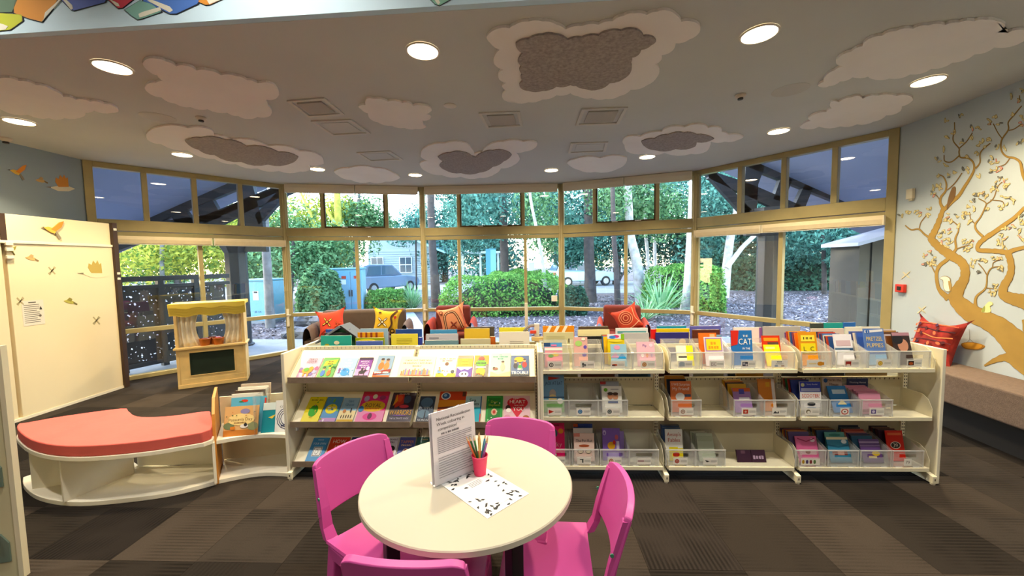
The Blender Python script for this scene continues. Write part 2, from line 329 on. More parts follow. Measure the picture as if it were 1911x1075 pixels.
blind(4, .445, .985, 2.075, .105, 'cream roller blind next to the tree mural wall', .10)
blind(1, .03, .51, H-.004, .14, 'rolled-up blind at the ceiling above the sofa, left half', .10)
blind(1, .515, .97, H-.004, .14, 'rolled-up blind at the ceiling above the sofa, right half', .10)
blind(2, .03, .97, H-.004, .14, 'long rolled-up blind at the ceiling in the middle bay', .10)
blind(3, .03, .5, H-.004, .14, 'rolled-up blind at the ceiling right of the middle bay, left half', .10)
blind(3, .505, .97, H-.004, .14, 'rolled-up blind at the ceiling right of the middle bay, right half', .10)
# ================================================================ CEILING THINGS
LAMPS = [(210, 124, 'far left near the long cloud'), (789, 94, 'in front of the big grey-centred cloud'), (1417, 62, 'right of the big grey-centred cloud'), (1732, 150, 'by the mural wall under the large right cloud'), (36, 226, 'leftmost, beside the cloud cut by the frame'), (340, 288, 'on the left grey-centred cloud'), (592, 315, 'above the left end of the sofa window'), (775, 326, 'left of the heart-shaped cloud'), (1029, 317, 'right of the heart-shaped cloud'), (1208, 292, 'on the right grey-centred cloud'), (1453, 244, 'over the right window corner')]
TRIM = M('#e8dcc8', .5); DIFF = M('#fff0d0', .5, emit=('#ffe9c4', 24.0), key='lamp_diffuser')
def lamp(p, label, z=H, watt=LAMP_W, group='round ceiling downlights', col=None):
    t = thing('downlight', label, 'ceiling light', (p[0], p[1], z), group=group)
    MB().lathe([(.108, -.001), (.114, -.006), (.112, -.011), (.102, -.012), (.1, -.004), (.098, -.001)], 28, cap=False).obj('trim_ring', TRIM, t, smooth=True)
    MB().lathe([(.001, -.007), (.1, -.0065), (.1, -.002), (.001, -.002)], 28, cap=False).obj('diffuser', DIFF, t)
    l = bpy.data.lights.new('bulb', 'AREA'); l.shape = 'DISK'; l.size = .17; l.energy = watt; l.color = col or LAMP_COL; l.spread = rad(120)
    o = bpy.data.objects.new('bulb', l); COL.objects.link(o); o.parent = t; o.location = (0, 0, -.016)
    return t
for u, v, s in LAMPS: lamp(onz(u, v, H), 'round warm downlight '+s)
for k, (x, y) in enumerate([(-3.6, 1.75), (-1.4, 1.6), (.9, 1.4), (2.9, 1.25), (-2.6, -1.3), (0, -1.5), (2.2, -1.6)]):  # unseen downlights added to brighten the bulkhead and the table area
    lamp((x, y), 'added unseen downlight in the raised ceiling before the bulkhead, '+['front row far left', 'front row centre left', 'front row centre right', 'front row far right', 'back row left', 'back row centre', 'back row right'][k], 4.0, LAMP_W*.75, 'added unseen downlights in the raised ceiling', (1, .92, .8))
# cloud panels
def lobes(pts, k=.09):
    ar = sum(a[0]*b_[1]-b_[0]*a[1] for a, b_ in zip(pts, pts[1:]+pts[:1])); sg = 1 if ar > 0 else -1; out_ = []
    for a, b_ in zip(pts, pts[1:]+pts[:1]):
        dx, dy = b_[0]-a[0], b_[1]-a[1]
        for t in (0, .25, .5, .75): h_ = k*4*t*(1-t)*sg; out_.append((a[0]+dx*t+dy*h_, a[1]+dy*t-dx*h_))
    return out_
def zp(ox, oy, s, pts): return [(ox+x/s, oy+y/s) for x, y in pts]
Z1 = lambda p: zp(0, 0, 3.822, p); Z2 = lambda p: zp(480, 0, 3.822, p); Z3 = lambda p: zp(960, 0, 3.822, p); Z4 = lambda p: zp(1411, 0, 3.822, p)
CL = [
 ('plain pale cloud panel cut by the left edge of the view', Z1([(0, 540), (130, 560), (250, 590), (380, 630), (450, 675), (540, 695), (640, 710), (740, 725), (830, 755), (845, 780), (800, 790), (670, 775), (610, 790), (600, 815), (460, 830), (350, 830), (200, 805), (0, 765), (-160, 730), (-260, 680), (-180, 580)]), None),
 ('long pale cloud panel right of the left downlight', Z1([(1015, 435), (1040, 405), (1110, 400), (1180, 420), (1255, 455), (1320, 450), (1400, 485), (1480, 485), (1575, 520), (1680, 525), (1760, 555), (1835, 577)])+Z2([(20, 576), (100, 580), (140, 615), (155, 660), (130, 690), (60, 695), (75, 740), (105, 780), (90, 815), (0, 820)])+Z1([(1780, 835), (1700, 815), (1620, 790), (1480, 765), (1360, 750), (1250, 725), (1150, 680), (1050, 640), (1030, 610), (1055, 580), (1110, 575), (1160, 560), (1120, 520), (1060, 490)]), None),
 ('small spiky pale cloud panel between the square vents', Z2([(780, 690), (830, 690), (930, 710), (1000, 710), (1030, 722), (1080, 720), (1110, 742), (1180, 738), (1235, 755), (1245, 775), (1200, 800), (1240, 815), (1230, 838), (1175, 848), (1185, 875), (1205, 895), (1130, 908), (1050, 900), (960, 885), (860, 860), (800, 830), (790, 795), (740, 765), (720, 745), (770, 735)]), None),
 ('largest cloud panel with a big grey felt centre', Z2([(1800, 180), (1700, 190), (1635, 245), (1660, 285), (1730, 335), (1690, 390), (1690, 440), (1755, 480), (1720, 510), (1725, 550), (1775, 575), (1745, 600), (1780, 635), (1745, 665), (1760, 700), (1850, 715)])+Z3([(0, 718), (100, 715), (200, 695), (300, 665), (400, 650), (450, 670), (550, 685), (650, 692), (750, 670), (830, 625), (950, 590), (1020, 530), (1035, 480), (1005, 440), (1050, 405), (1050, 375), (1130, 340), (1150, 290), (1250, 260), (1320, 210), (1325, 165), (1280, 135), (1190, 135), (1160, 90), (1090, 52), (1020, 60), (945, 85), (860, 72), (780, 90), (700, 130), (600, 155), (480, 165), (365, 190), (300, 155), (200, 130), (100, 132), (0, 158)]),
  Z3([(10, 300), (100, 270), (200, 240), (290, 238), (380, 275), (480, 260), (600, 245), (660, 215), (760, 212), (850, 198), (900, 220), (920, 250), (990, 258), (1010, 285), (980, 310), (905, 345), (880, 385), (840, 400), (830, 440), (835, 490), (800, 540), (680, 585), (600, 630), (500, 625), (440, 605), (400, 598), (300, 610), (200, 640), (100, 640), (45, 620), (35, 595), (60, 570), (45, 540), (55, 520), (35, 490), (50, 460), (25, 430), (60, 370), (15, 330)])),
 ('large plain cloud panel at the right above the mural wall', Z4([(440, 595), (480, 570), (490, 535), (560, 485), (630, 455), (575, 440), (570, 410), (680, 350), (760, 310), (780, 275), (900, 235), (1000, 200), (1120, 185), (1230, 160), (1350, 158), (1450, 140), (1560, 130), (1640, 120), (1720, 130), (1780, 155), (1760, 190), (1720, 210), (1800, 212), (1911, 195), (2000, 200), (2000, 250), (1911, 275), (1700, 320), (1560, 370), (1400, 430), (1250, 475), (1100, 515), (950, 545), (820, 545), (800, 530), (690, 535), (600, 565), (520, 600), (460, 605)]), None),
 ('smaller plain cloud panel over the right window corner', Z4([(310, 895), (390, 850), (370, 830), (500, 785), (540, 760), (525, 735), (540, 710), (590, 715), (680, 680), (740, 672), (760, 690), (870, 668), (1000, 670), (1110, 675), (1120, 700), (1040, 745), (1030, 780), (930, 810), (840, 855), (720, 875), (600, 890), (450, 892), (340, 908)]), None),
 ('cloud panel with a long grey centre at the left', [(273, 247), (290, 236), (350, 236), (395, 240), (400, 250), (430, 258), (500, 270), (560, 280), (600, 290), (604, 303), (575, 306), (580, 314), (560, 318), (520, 317), (480, 312), (440, 304), (400, 294), (350, 278), (300, 266), (275, 258)], [(345, 262), (375, 256), (420, 260), (460, 272), (520, 283), (557, 292), (545, 303), (500, 306), (450, 301), (400, 288), (370, 278)]),
 ('heart-shaped cloud panel with grey centre over the middle window', [(785, 290), (790, 275), (830, 265), (870, 265), (880, 275), (885, 285), (900, 282), (910, 270), (940, 262), (975, 262), (1003, 264), (1000, 272), (980, 280), (960, 282), (970, 295), (960, 305), (935, 312), (925, 322), (895, 330), (860, 328), (825, 325), (790, 315), (783, 303), (800, 298)], [(817, 292), (840, 284), (865, 283), (880, 290), (887, 293), (900, 284), (920, 280), (945, 281), (955, 288), (940, 300), (920, 310), (895, 321), (860, 322), (830, 316), (820, 308), (828, 300)]),
 ('cloud panel with a grey centre right of the middle', Z3([(770, 1000), (800, 970), (900, 965), (1050, 930), (1090, 900), (1210, 898), (1350, 878), (1380, 900), (1475, 905), (1480, 930), (1530, 950), (1635, 965), (1600, 985), (1500, 1000), (1400, 1000), (1395, 1030), (1370, 1070), (1260, 1088), (1070, 1082), (920, 1088), (800, 1070), (785, 1025)]), Z3([(905, 1005), (1000, 985), (1100, 955), (1210, 942), (1300, 955), (1425, 985), (1300, 1010), (1290, 1040), (1150, 1058), (1000, 1066), (930, 1040)])),
 ('tiny plain cloud panel above the sofa window', [(623, 318), (650, 312), (700, 312), (735, 322), (747, 330), (720, 337), (690, 338), (655, 334), (630, 325)], None),
 ('tiny plain cloud panel above the second armchair', [(1058, 302), (1070, 296), (1120, 293), (1170, 292), (1168, 302), (1155, 312), (1110, 319), (1080, 315)], None)]
CLM = M('#fdf5ef', .9, noise=(2, .03), bump=(150, .06)); FELT = M('#a39894', 1, noise=(45, .22), bump=(90, .25))
for lab, o, inn in CL:
    t = thing('cloud_panel', lab, 'ceiling panel', (0, 0, H), group='cloud panels on the ceiling')
    MB().prism([onz(u, v, H)[:2] for u, v in lobes(o)], -.018, -.0005).obj('board', CLM, t)
    if inn: MB().prism([onz(u, v, H-.02)[:2] for u, v in lobes(inn)], -.03, -.018).obj('felt_centre', FELT, t)
# vents, hatches, detectors
VENTM = M('#d8d2c8', .6)
def vent(px, label, cat='ceiling vent', name='ceiling_vent', louvre=True, group='square fittings in the ceiling'):
    q = [onz(u, v, H) for u, v in px]; c = sum(q, Vector())/4; t = thing(name, label, cat, (c.x, c.y, H), group=group)
    r = [(p-c) for p in q]; inn = [p*.86 for p in r]; in2 = [p*.66 for p in r]
    fr = MB()
    for i in range(4):
        a, b_, c_, d = r[i], r[(i+1) % 4], inn[(i+1) % 4], inn[i]
        fr.add([(p.x, p.y, z) for z in (-.001, -.012) for p in (a, b_, c_, d)], [(0, 1, 2, 3), (4, 5, 6, 7), (0, 1, 5, 4), (1, 2, 6, 5), (2, 3, 7, 6), (3, 0, 4, 7)])
    fr.obj('rim', VENTM, t)
    MB().prism([p[:2] for p in in2], -.012 if louvre else -.006, -.001).obj('panel' if not louvre else 'louvre_plate', CEILM if not louvre else M('#b4aca2', .7), t)
vent([(535, 187), (605, 182), (643, 212), (575, 217)], 'square ceiling vent beside the long pale cloud')
vent([(580, 225), (655, 222), (692, 248), (620, 252)], 'flush ceiling hatch below the left square vent', 'ceiling hatch', 'ceiling_hatch', False)
vent([(893, 210), (970, 207), (976, 234), (908, 238)], 'square ceiling vent between the small cloud and the big cloud')
vent([(1086, 202), (1172, 199), (1155, 230), (1074, 233)], 'square ceiling vent under the right part of the big cloud')
vent([(1065, 266), (1135, 264), (1130, 282), (1060, 285)], 'flush ceiling hatch above the tiny right cloud', 'ceiling hatch', 'ceiling_hatch', False)
vent([(665, 284), (728, 281), (752, 297), (690, 300)], 'flush ceiling hatch above the tiny left cloud', 'ceiling hatch', 'ceiling_hatch', False)
def sensor(u, v, label, r=.05, h=.03, col='#d8cabb', dark=True):
    p = onz(u, v, H); t = thing('smoke_detector', label, 'detector', (p.x, p.y, H))
    MB().lathe([(r, -.001), (r, -h*.35), (r*.8, -h*.6), (r*.45, -h), (.001, -h)], 18, cap=False).obj('housing', M(col, .5), t, smooth=True)
    if dark: MB().lathe([(r*.5, -h*.95), (r*.5, -h*1.35), (.001, -h*1.35)], 12, cap=False).obj('sensor_head', M('#2a211c', .5), t)
sensor(840, 197, 'flat white round detector right of the small spiky cloud', .06, .012, '#e2d6c8', False)
sensor(1382, 177, 'small dark sprinkler head below the upper right downlight', .045, .03)
sensor(375, 219, 'small dark sprinkler head under the long pale cloud', .045, .03)
sensor(10, 257, 'small black dome camera at the left wall corner', .05, .045)
sensor(295, 219, 'faint flush round speaker left of the long cloud', .14, .006, '#c2bcb2', False)
sensor(1475, 168, 'faint flush round speaker left of the large right cloud', .14, .006, '#c2bcb2', False)
# printed books on the bulkhead
mur = thing('book_mural', 'painted mural of tumbling books on the pale blue bulkhead', 'mural', mw=BF)
def bpt(u, v):
    d = ray(u, v); o = BF.translation; n = BF.to_3x3().col[2]; p = EYEV+d*((o-EYEV).dot(n)/d.dot(n)); q = BF.inverted() @ p; return (q.x, q.y)
INK = '#1c2230'
MORE = [(c, [(u+du, v+dv) for u, v in pg], [(u+du, v+dv) for u, v in ol_]) for c, du, dv in (('#6a8fd8', -90, -62), ('#d8b83a', 60, -70), ('#7fb46a', 190, -75), ('#c8546a', 330, -60), ('#e0a04a', 520, -55)) for pg, ol_ in [([(83, 38), (86, 24), (104, 8), (113, -2), (118, -2), (96, 22), (80, 41)], [(45, -30), (120, -20), (98, 18), (79, 41), (55, 35), (28, 25), (27, 12)])]]
for col, page, outl in [('#c5cf2c', [(0, 44), (8, 46), (17, 50), (12, 56), (0, 57)], [(-30, 20), (0, 25), (42, 28), (43, 40), (20, 56), (0, 58), (-30, 60)]), ('#5d7d68', None, [(-20, -20), (42, -20), (30, 10), (24, 23), (-20, 24)]), ('#e0962c', [(83, 38), (86, 24), (104, 8), (113, -2), (118, -2), (96, 22), (80, 41)], [(45, -30), (120, -20), (98, 18), (79, 41), (55, 35), (28, 25), (27, 12)]),
    ('#5b74cf', [(117, -2), (122, -3), (136, 10), (138, 17), (134, 19)], [(112, -4), (135, 19), (140, 20), (196, 5), (210, -20), (130, -30)]), ('#d9475c', [(204, -2), (222, 7), (225, 13), (218, 12)], [(198, -4), (222, 16), (230, 15), (252, -2), (262, -30), (210, -30)]), ('#86bdb4', [(262, 34), (260, 27), (268, 23), (300, 14), (302, 20), (272, 31)], [(234, 19), (247, 30), (258, 37), (267, 35), (302, 23), (285, 8), (262, 2)]),
    ('#4f7fd6', [(276, 2), (284, 0), (318, 13), (324, 20), (318, 24)], [(268, 3), (275, 5), (318, 26), (330, 26), (369, 8), (385, -20), (290, -30)]), ('#e89a3a', [(386, -1), (416, -6), (414, 0), (392, 9)], [(371, 4), (385, 10), (394, 9), (418, -2), (410, -20), (380, -20)]), ('#8fc9b5', [(812, 2), (816, -4), (822, 6), (818, 10)], [(800, -4), (812, 8), (820, 11), (842, -1), (836, -20), (805, -18)])]+MORE:
    z = .003
    for k, (pp, cc) in enumerate(((outl, INK), (outl, col), (page, '#f1efdf'))):
        if pp is None: continue
        c0 = (sum(a for a, _ in pp)/len(pp), sum(b_ for _, b_ in pp)/len(pp)); g = 1.0 if k else 1.06
        q = [bpt(c0[0]+(a-c0[0])*g, c0[1]+(b_-c0[1])*g) for a, b_ in pp]
        MB().prism(q, 0, z+.001*k).obj('painted_outline' if k == 0 else ('painted_book' if k == 1 else 'painted_pages'), M(cc, .7), mur)
# ================================================================ OUTSIDE
GZ = -.12
def leafmat(key, c1, c2, trans=.35):
    m = bpy.data.materials.new('mat_'+key); m.use_nodes = True; t = m.node_tree; t.nodes.clear(); o = t.nodes.new('ShaderNodeOutputMaterial')
    g = t.nodes.new('ShaderNodeNewGeometry'); rp = t.nodes.new('ShaderNodeValToRGB'); rp.color_ramp.elements[0].color = (*hexc(c1), 1); rp.color_ramp.elements[1].color = (*hexc(c2), 1)
    t.links.new(g.outputs['Random Per Island'], rp.inputs[0]); d = t.nodes.new('ShaderNodeBsdfDiffuse'); tr = t.nodes.new('ShaderNodeBsdfTranslucent'); mx = t.nodes.new('ShaderNodeMixShader'); mx.inputs[0].default_value = trans
    t.links.new(rp.outputs[0], d.inputs[0]); t.links.new(rp.outputs[0], tr.inputs[0]); t.links.new(d.outputs[0], mx.inputs[1]); t.links.new(tr.outputs[0], mx.inputs[2]); t.links.new(mx.outputs[0], o.inputs[0]); return m
LEAF = {'gum': leafmat('leaf_gum', '#1f4a2a', '#8fbd86'), 'teal': leafmat('leaf_teal', '#133c38', '#74b0a0'), 'sun': leafmat('leaf_sun', '#456f30', '#d6d45c', .5), 'hedge': leafmat('leaf_hedge', '#2f6c30', '#8fc662'), 'dark': leafmat('leaf_dark', '#17352c', '#4f7f66'), 'grass': leafmat('leaf_grass', '#4f8f5a', '#b6dca8'), 'litter': leafmat('leaf_litter', '#3d3638', '#b9b0b4', .05)}
BARK = {k: M(c, .95, noise=(5, .35), bump=(14, .6)) for k, c in (('pale', '#b9b4b0'), ('grey', '#7d7a78'), ('dark', '#4a4240'), ('moss', '#b7ad4a'))}
def leaf_quads(c, nrm, size, asp=.5):
    """numpy: centres (n,3), normals -> vertex array of diamond leaves"""
    n = len(c); nrm = nrm/np.linalg.norm(nrm, axis=1, keepdims=True); r = RNG.normal(size=(n, 3)); a = np.cross(nrm, r); a /= np.linalg.norm(a, axis=1, keepdims=True); b_ = np.cross(nrm, a)
    s = size*RNG.uniform(.6, 1.3, (n, 1)); return np.stack([c-a*s, c-b_*s*asp, c+a*s, c+b_*s*asp], 1).reshape(-1, 3)
def leaf_obj(name, V, mat, parent=None, **tg):
    n = len(V)//4; me = bpy.data.meshes.new(name); me.vertices.add(len(V)); me.vertices.foreach_set('co', V.astype('f').ravel()); me.loops.add(len(V)); me.loops.foreach_set('vertex_index', np.arange(len(V), dtype='i'))
    me.polygons.add(n); me.polygons.foreach_set('loop_start', np.arange(n, dtype='i')*4); me.update(calc_edges=True); me.materials.append(mat)
    o = bpy.data.objects.new(name, me); COL.objects.link(o); o.parent = parent; tag(o, **tg); return o
def blob(c, r, n, shell=.35):
    d = RNG.normal(size=(n, 3)); d /= np.linalg.norm(d, axis=1, keepdims=True); rr = (1-shell*RNG.random((n, 1))**1.5); return np.array(c)+d*rr*np.array(r), d+RNG.normal(size=(n, 3))*.5
def crown(blobs, per, size, asp=.4):
    C, N = zip(*[blob(c, r, per, .7) for c, r in blobs]); return leaf_quads(np.concatenate(C), np.concatenate(N), size, asp)
# ground, slab, path
gm = M('#565055', 1, noise=(9, .5), bump=(30, .9), key='mulch')
MB().prism([(-60, 4.2), (-5.85, 4.2), (-5.85, 5.3), (-4.2, 7.2), (-1.72, 7.7), (.97, 7.6), (3.2, 6.7), (4.62, 4.2), (60, 4.2), (60, 110), (-60, 110)], GZ-.3, GZ).obj('ground', gm, kind='structure')
SLABM = M('#8f949a', .9, noise=(4, .12), bump=(60, .2))
MB().prism([(-9.5, 4.3), (-5.82, 4.3), (-5.82, 5.3), (-4.18, 7.17), (-1.71, 7.64), (.97, 7.55), (3.18, 6.65), (4.6, 4.3), (7.8, 4.3), (7.2, 7.2), (4.5, 8.0), (1.5, 8.3), (-3.5, 8.4), (-6.2, 8.6), (-9.5, 8.6)], GZ-.1, -.03).obj('verandah_slab', SLABM, kind='structure')
MB().prism([(-3.2, 8.4), (-1.75, 8.4), (-3.3, 13), (-5.2, 18), (-8, 24), (-11, 24), (-7.6, 18), (-5.2, 13)], GZ-.05, GZ+.03).obj('garden_path', M('#a9adb3', .9, noise=(3, .1)), kind='structure')
MB().prism([(-40, 19), (30, 21), (30, 32), (-40, 30)], GZ-.05, GZ+.02).obj('car_park', M('#8b9096', .9, noise=(2, .12)), kind='structure')
# leaf litter
n = 26000; xy = np.stack([RNG.uniform(-9, 16, n), RNG.uniform(7.8, 19, n)], 1); ok = ~((xy[:, 0] < -1.2) & (xy[:, 0] > -8.5) & (xy[:, 1] > 8.3) & (np.abs(xy[:, 0]+(xy[:, 1]-8.4)*.36+2.3) < 1.4)); xy = xy[ok]
c = np.concatenate([xy, np.full((len(xy), 1), GZ+.012)], 1); N_ = RNG.normal(size=(len(xy), 3))*.35+np.array([0, 0, 1])
leaf_obj('leaf_litter', leaf_quads(c, N_, .055, .4), LEAF['litter'], label='dry fallen leaves and bark scattered over the garden bed', cat='leaf litter', kind='stuff')
# verandah posts, trusses, roofs, screens
DARK = M('#20242b', .5, noise=(4, .15)); SOFF = M('#7f88a8', .85, noise=(2, .02)); YL, YR = 7.9, 7.2
def post(u0, u1, y, label, vtop):
    p = ony((u0+u1)/2, 560, y); wd = (u1-u0)/F*y*.5; t = thing('verandah_post', label, 'post', (p.x, y, GZ), group='dark verandah posts'); top = ony((u0+u1)/2, vtop, y).z-GZ
    MB().lathe([(wd*1.08, 0), (wd*1.08, top)], 8).obj('shaft', DARK, t, bevel=.01); MB().lathe([(wd*1.1, top), (wd*1.9, top+.28), (wd*1.9, top+.5)], 8).obj('capital', DARK, t)
    MB().lathe([(wd*1.3, 0), (wd*1.3, .12), (wd*1.1, .14)], 8).obj('foot_plate', DARK, t)
post(429, 462, YL, 'dark octagonal verandah post behind the puppet theatre', 472); post(1413, 1446, YR, 'dark octagonal verandah post behind the right-hand books', 440)
def truss(y, quads, label):
    t = thing('roof_truss', label, 'roof truss', (0, y, 0), group='dark timber roof trusses')
    for nm, q in quads:
        p = [ony(u, v, y) for u, v in q]; MB().prism([(a.x, a.z) for a in p], -.05, .05, ax='y').obj(nm, DARK, t)
truss(YL, [('top_chord', [(120, 490), (120, 472), (450, 332), (560, 288), (560, 304), (450, 352)]), ('bottom_chord', [(160, 492), (290, 415), (400, 400), (462, 372), (600, 318), (600, 338), (470, 393), (405, 425), (300, 440)]), ('mid_chord', [(348, 424), (362, 412), (560, 330), (560, 343), (420, 402)]), ('web', [(322, 404), (350, 394), (365, 414), (338, 424)]), ('web', [(368, 388), (400, 374), (418, 405), (384, 418)]), ('king_post', [(446, 342), (472, 338), (492, 410), (500, 470), (440, 470), (447, 410)]), ('brace', [(486, 420), (478, 402), (556, 322), (566, 332)])], 'dark slatted roof truss seen through the left highlight panes')
truss(YR, [('top_chord', [(1640, 410), (1640, 392), (1390, 293), (1300, 258), (1300, 275), (1390, 312)]), ('bottom_chord', [(1600, 425), (1530, 400), (1470, 375), (1400, 345), (1320, 318), (1320, 334), (1390, 366), (1440, 388), (1500, 415)]), ('web', [(1497, 348), (1518, 340), (1500, 385), (1476, 392)]), ('king_post', [(1390, 296), (1428, 300), (1412, 345), (1408, 420), (1450, 440), (1390, 440), (1385, 370)]), ('brace', [(1312, 322), (1326, 316), (1400, 392), (1386, 404)]), ('web', [(1455, 330), (1475, 336), (1460, 378), (1440, 372)])], 'dark slatted roof truss seen through the right highlight panes')
def roof(y, a, b_, y0, label, ext):
    p, q = ony(*a, y), ony(*b_, y); d = (q-p); p = p-d*ext[0]; q = q+d*ext[1]
    MB().add([(p.x, y0, p.z), (q.x, y0, q.z), (q.x, y+.9, q.z), (p.x, y+.9, p.z), (p.x, y0, p.z+.1), (q.x, y0, q.z+.1), (q.x, y+.9, q.z+.1), (p.x, y+.9, p.z+.1)], [(0, 1, 2, 3), (4, 5, 6, 7), (0, 1, 5, 4), (2, 3, 7, 6), (0, 3, 7, 4), (1, 2, 6, 5)]).obj('verandah_roof', SOFF, kind='structure')
roof(YL, (272, 412), (440, 338), 4.3, '', (1.2, .32)); roof(YR, (1560, 372), (1400, 300), 3.4, '', (1.2, .35))
# laser-cut screens and rails beside the left window
sm = bpy.data.materials.new('mat_screen'); sm.use_nodes = True; t_ = sm.node_tree; b_ = t_.nodes['Principled BSDF']; b_.inputs['Base Color'].default_value = (*hexc('#23252b'), 1); b_.inputs['Roughness'].default_value = .5
tc = t_.nodes.new('ShaderNodeTexCoord'); vo = t_.nodes.new('ShaderNodeTexNoise'); vo.inputs['Scale'].default_value = 24; vo.inputs['Detail'].default_value = 1; gt = t_.nodes.new('ShaderNodeMath'); gt.operation = 'LESS_THAN'; gt.inputs[1].default_value = .63
t_.links.new(tc.outputs['Object'], vo.inputs[0]); t_.links.new(vo.outputs[0], gt.inputs[0]); t_.links.new(gt.outputs[0], b_.inputs['Alpha'])
s0, s1 = Vector((-6.0, 5.45, 0)), Vector((-5.55, 7.55, 0)); s0, s1 = ony(222, 560, 5.9), ony(424, 560, 7.4); s0.z = s1.z = 0; sd = (s1-s0).normalized(); SL = (s1-s0).length
scr = thing('verandah_screen', 'dark laser-cut leaf pattern screen outside the left window', 'screen', mw=frame(s0-Vector((0, 0, .03)), sd, (-sd.y, sd.x, 0), (0, 0, 1)))
for k in range(3):
    a, e = SL*k/3-.0, SL*(k+1)/3; MB().box(a+.03, e-.03, -.004, .004, .12, 1.3).obj('cut_panel', sm, scr)
    MB().box(a-.04, a+.04, -.04, .04, 0, 1.42).obj('screen_post', DARK, scr)
for z0, z1 in ((.05, .12), (1.3, 1.36), (1.42, 1.5)): MB().box(-.3, SL+.05, -.035, .035, z0, z1).obj('rail', DARK, scr, bevel=.006)
# electrical cabinets
CAB = M('#7fb4c6', .5, noise=(3, .04)); CAB2 = M('#6fa6c0', .5)
def cabinet(u0, u1, vb, vt, label, dbl, rz):
    y = ony((u0+u1)/2, 560, 10).y; g = onz((u0+u1)/2, vb, GZ); y = g.y; wd = (u1-u0)/F*y; h = ony((u0+u1)/2, vt, y).z-GZ
    t = thing('electrical_cabinet', label, 'cabinet', (g.x, y+.4, GZ), rz)
    MB().box(-wd/2, wd/2, -.4, .4, 0, h).obj('body', CAB, t, bevel=.02); MB().box(-wd/2-.03, wd/2+.03, -.45, .43, h, h+.05).obj('lid', CAB2, t, bevel=.01)
    MB().box(-wd*.55, wd*.55, -.42, .42, 0, .08).obj('plinth', M('#8a8d90', .9), t)
    if dbl:
        for a, e in ((-.1, .2), (.215, .49)):
            d = MB().box(wd*a, wd*e, -.425, -.4, .12, h-.06).obj('door', CAB2, t, bevel=.008)
            MB().box(wd*(e if a < 0 else a)-.03*(1 if a < 0 else -1)-.02, wd*(e if a < 0 else a)-.03*(1 if a < 0 else -1)+.02, -.45, -.425, h*.42, h*.56).obj('handle', M('#2c3a44', .4), d)
            MB().box(wd*(a+e)/2-.07, wd*(a+e)/2+.07, -.43, -.4255, h*.8, h*.86).obj('warning_sign', P('#c34a3c'), d)
        MB().box(wd*-.02, wd*.1, -.43, -.4255, h*.68, h*.78).obj('notice', P('#e6ecee'), t)
        for z in (.45, .75): MB().box(-wd*.48, -wd*.3, -.46, -.4, h*z, h*z+.24).obj('meter_box', CAB2, t, bevel=.01)
    else:
        d = MB().box(-wd*.42, wd*.47, -.425, -.4, .1, h-.07).obj('door', CAB2, t, bevel=.008); MB().box(-.05, .13, -.432, -.4255, h*.55, h*.76).obj('notice', P('#e8eef0'), d); MB().box(-.02, .1, -.4335, -.432, h*.71, h*.755).obj('danger_print', P('#2b2b2b'), d)
        for z in (.25, .5, .8): MB().box(-wd*.44, -wd*.4, -.435, -.42, h*z, h*z+.06).obj('hinge', M('#35596a', .4), d)
        q = MB(); q.M = frame((.08, -.427, h*.28), (1, 0, 0), (0, 0, 1), (0, -1, 0)); put_text(q, '215 4A', 0, 0, .06, 0, 0, .34); q.obj('stencil', P('#1f3a48'), d, fix=False, kind='stuff')
cabinet(601, 672, 590, 503, 'large blue-grey double-door electrical cabinet in the garden', True, rad(12)); cabinet(459, 505, 604, 524, 'smaller blue electrical cabinet with a white notice behind the post', False, rad(-6))
# trees
def tree(pts, y, bark, label, blobs=(), leaf='gum', per=1500, size=.11, branches=()):
    b0 = onz(pts[0][0], pts[0][1], GZ) if y is None else ony(pts[0][0], pts[0][1], y); y = b0.y
    P3 = [ony(u, v, y) for u, v, w_ in pts]; P3[0].z = GZ; base = Vector((P3[0].x, y, GZ)); t = thing('garden_tree', label, 'tree', base, group='trees in the garden')
    R = [w_/F*y/2 for u, v, w_ in pts]; q = catmull([tuple(p-base)+(r,) for p, r in zip(P3, R)], 4)
    MB().tube([a[:3] for a in q], [a[3] for a in q], 10).obj('trunk', BARK[bark], t, smooth=True)
    for br in branches:
        P4 = [ony(u, v, y+dy)-base for u, v, w_, dy in br]; MB().tube([tuple(p) for p in P4], [w_/F*y/2 for u, v, w_, dy in br], 7).obj('branch', BARK[bark], t, smooth=True)
    if blobs:
        bl = [((ony(u, v, y+dy)-base)[:], (r, r*.9, r*k)) for u, v, dy, r, k in blobs]; leaf_obj('crown', crown(bl, per, size), LEAF[leaf], t)
    return t
tree([(505, 612, 17), (500, 520, 15), (493, 400, 14), (486, 250, 12), (480, 120, 9)], None, 'grey', 'grey tree trunk right of the small blue cabinet', [(470, 150, 1, 1.6, .8), (540, 210, 2, 1.4, .7), (420, 200, 1, 1.3, .7)], 'gum', 900, .08)
tree([(814, 548, 20), (810, 500, 15), (806, 440, 14), (803, 340, 13), (800, 220, 10)], 15, 'dark', 'dark trunk rising left of the long hedge', [(830, 330, 1, 1.3, .8), (760, 250, 2, 1.4, .8), (870, 260, 2, 1.5, .8)], 'teal', 900)
tree([(943, 530, 19), (941, 470, 16), (939, 380, 15), (937, 250, 12)], 18, 'dark', 'dark trunk behind the middle of the long hedge', [(900, 390, -1, 1.8, .9), (985, 380, 1, 1.7, .9), (870, 440, 2, 1.5, .8), (960, 300, 1, 2, .8), (895, 320, 2, 1.8, .8)], 'teal', 1500)
tree([(1020, 545, 8), (1014, 500, 7), (1004, 440, 6), (990, 370, 5), (984, 300, 4)], 14, 'pale', 'thin leaning pale sapling at the right end of the long hedge', [(1000, 380, 1, .9, 1), (1020, 440, 1, .8, 1)], 'gum', 700, .09)
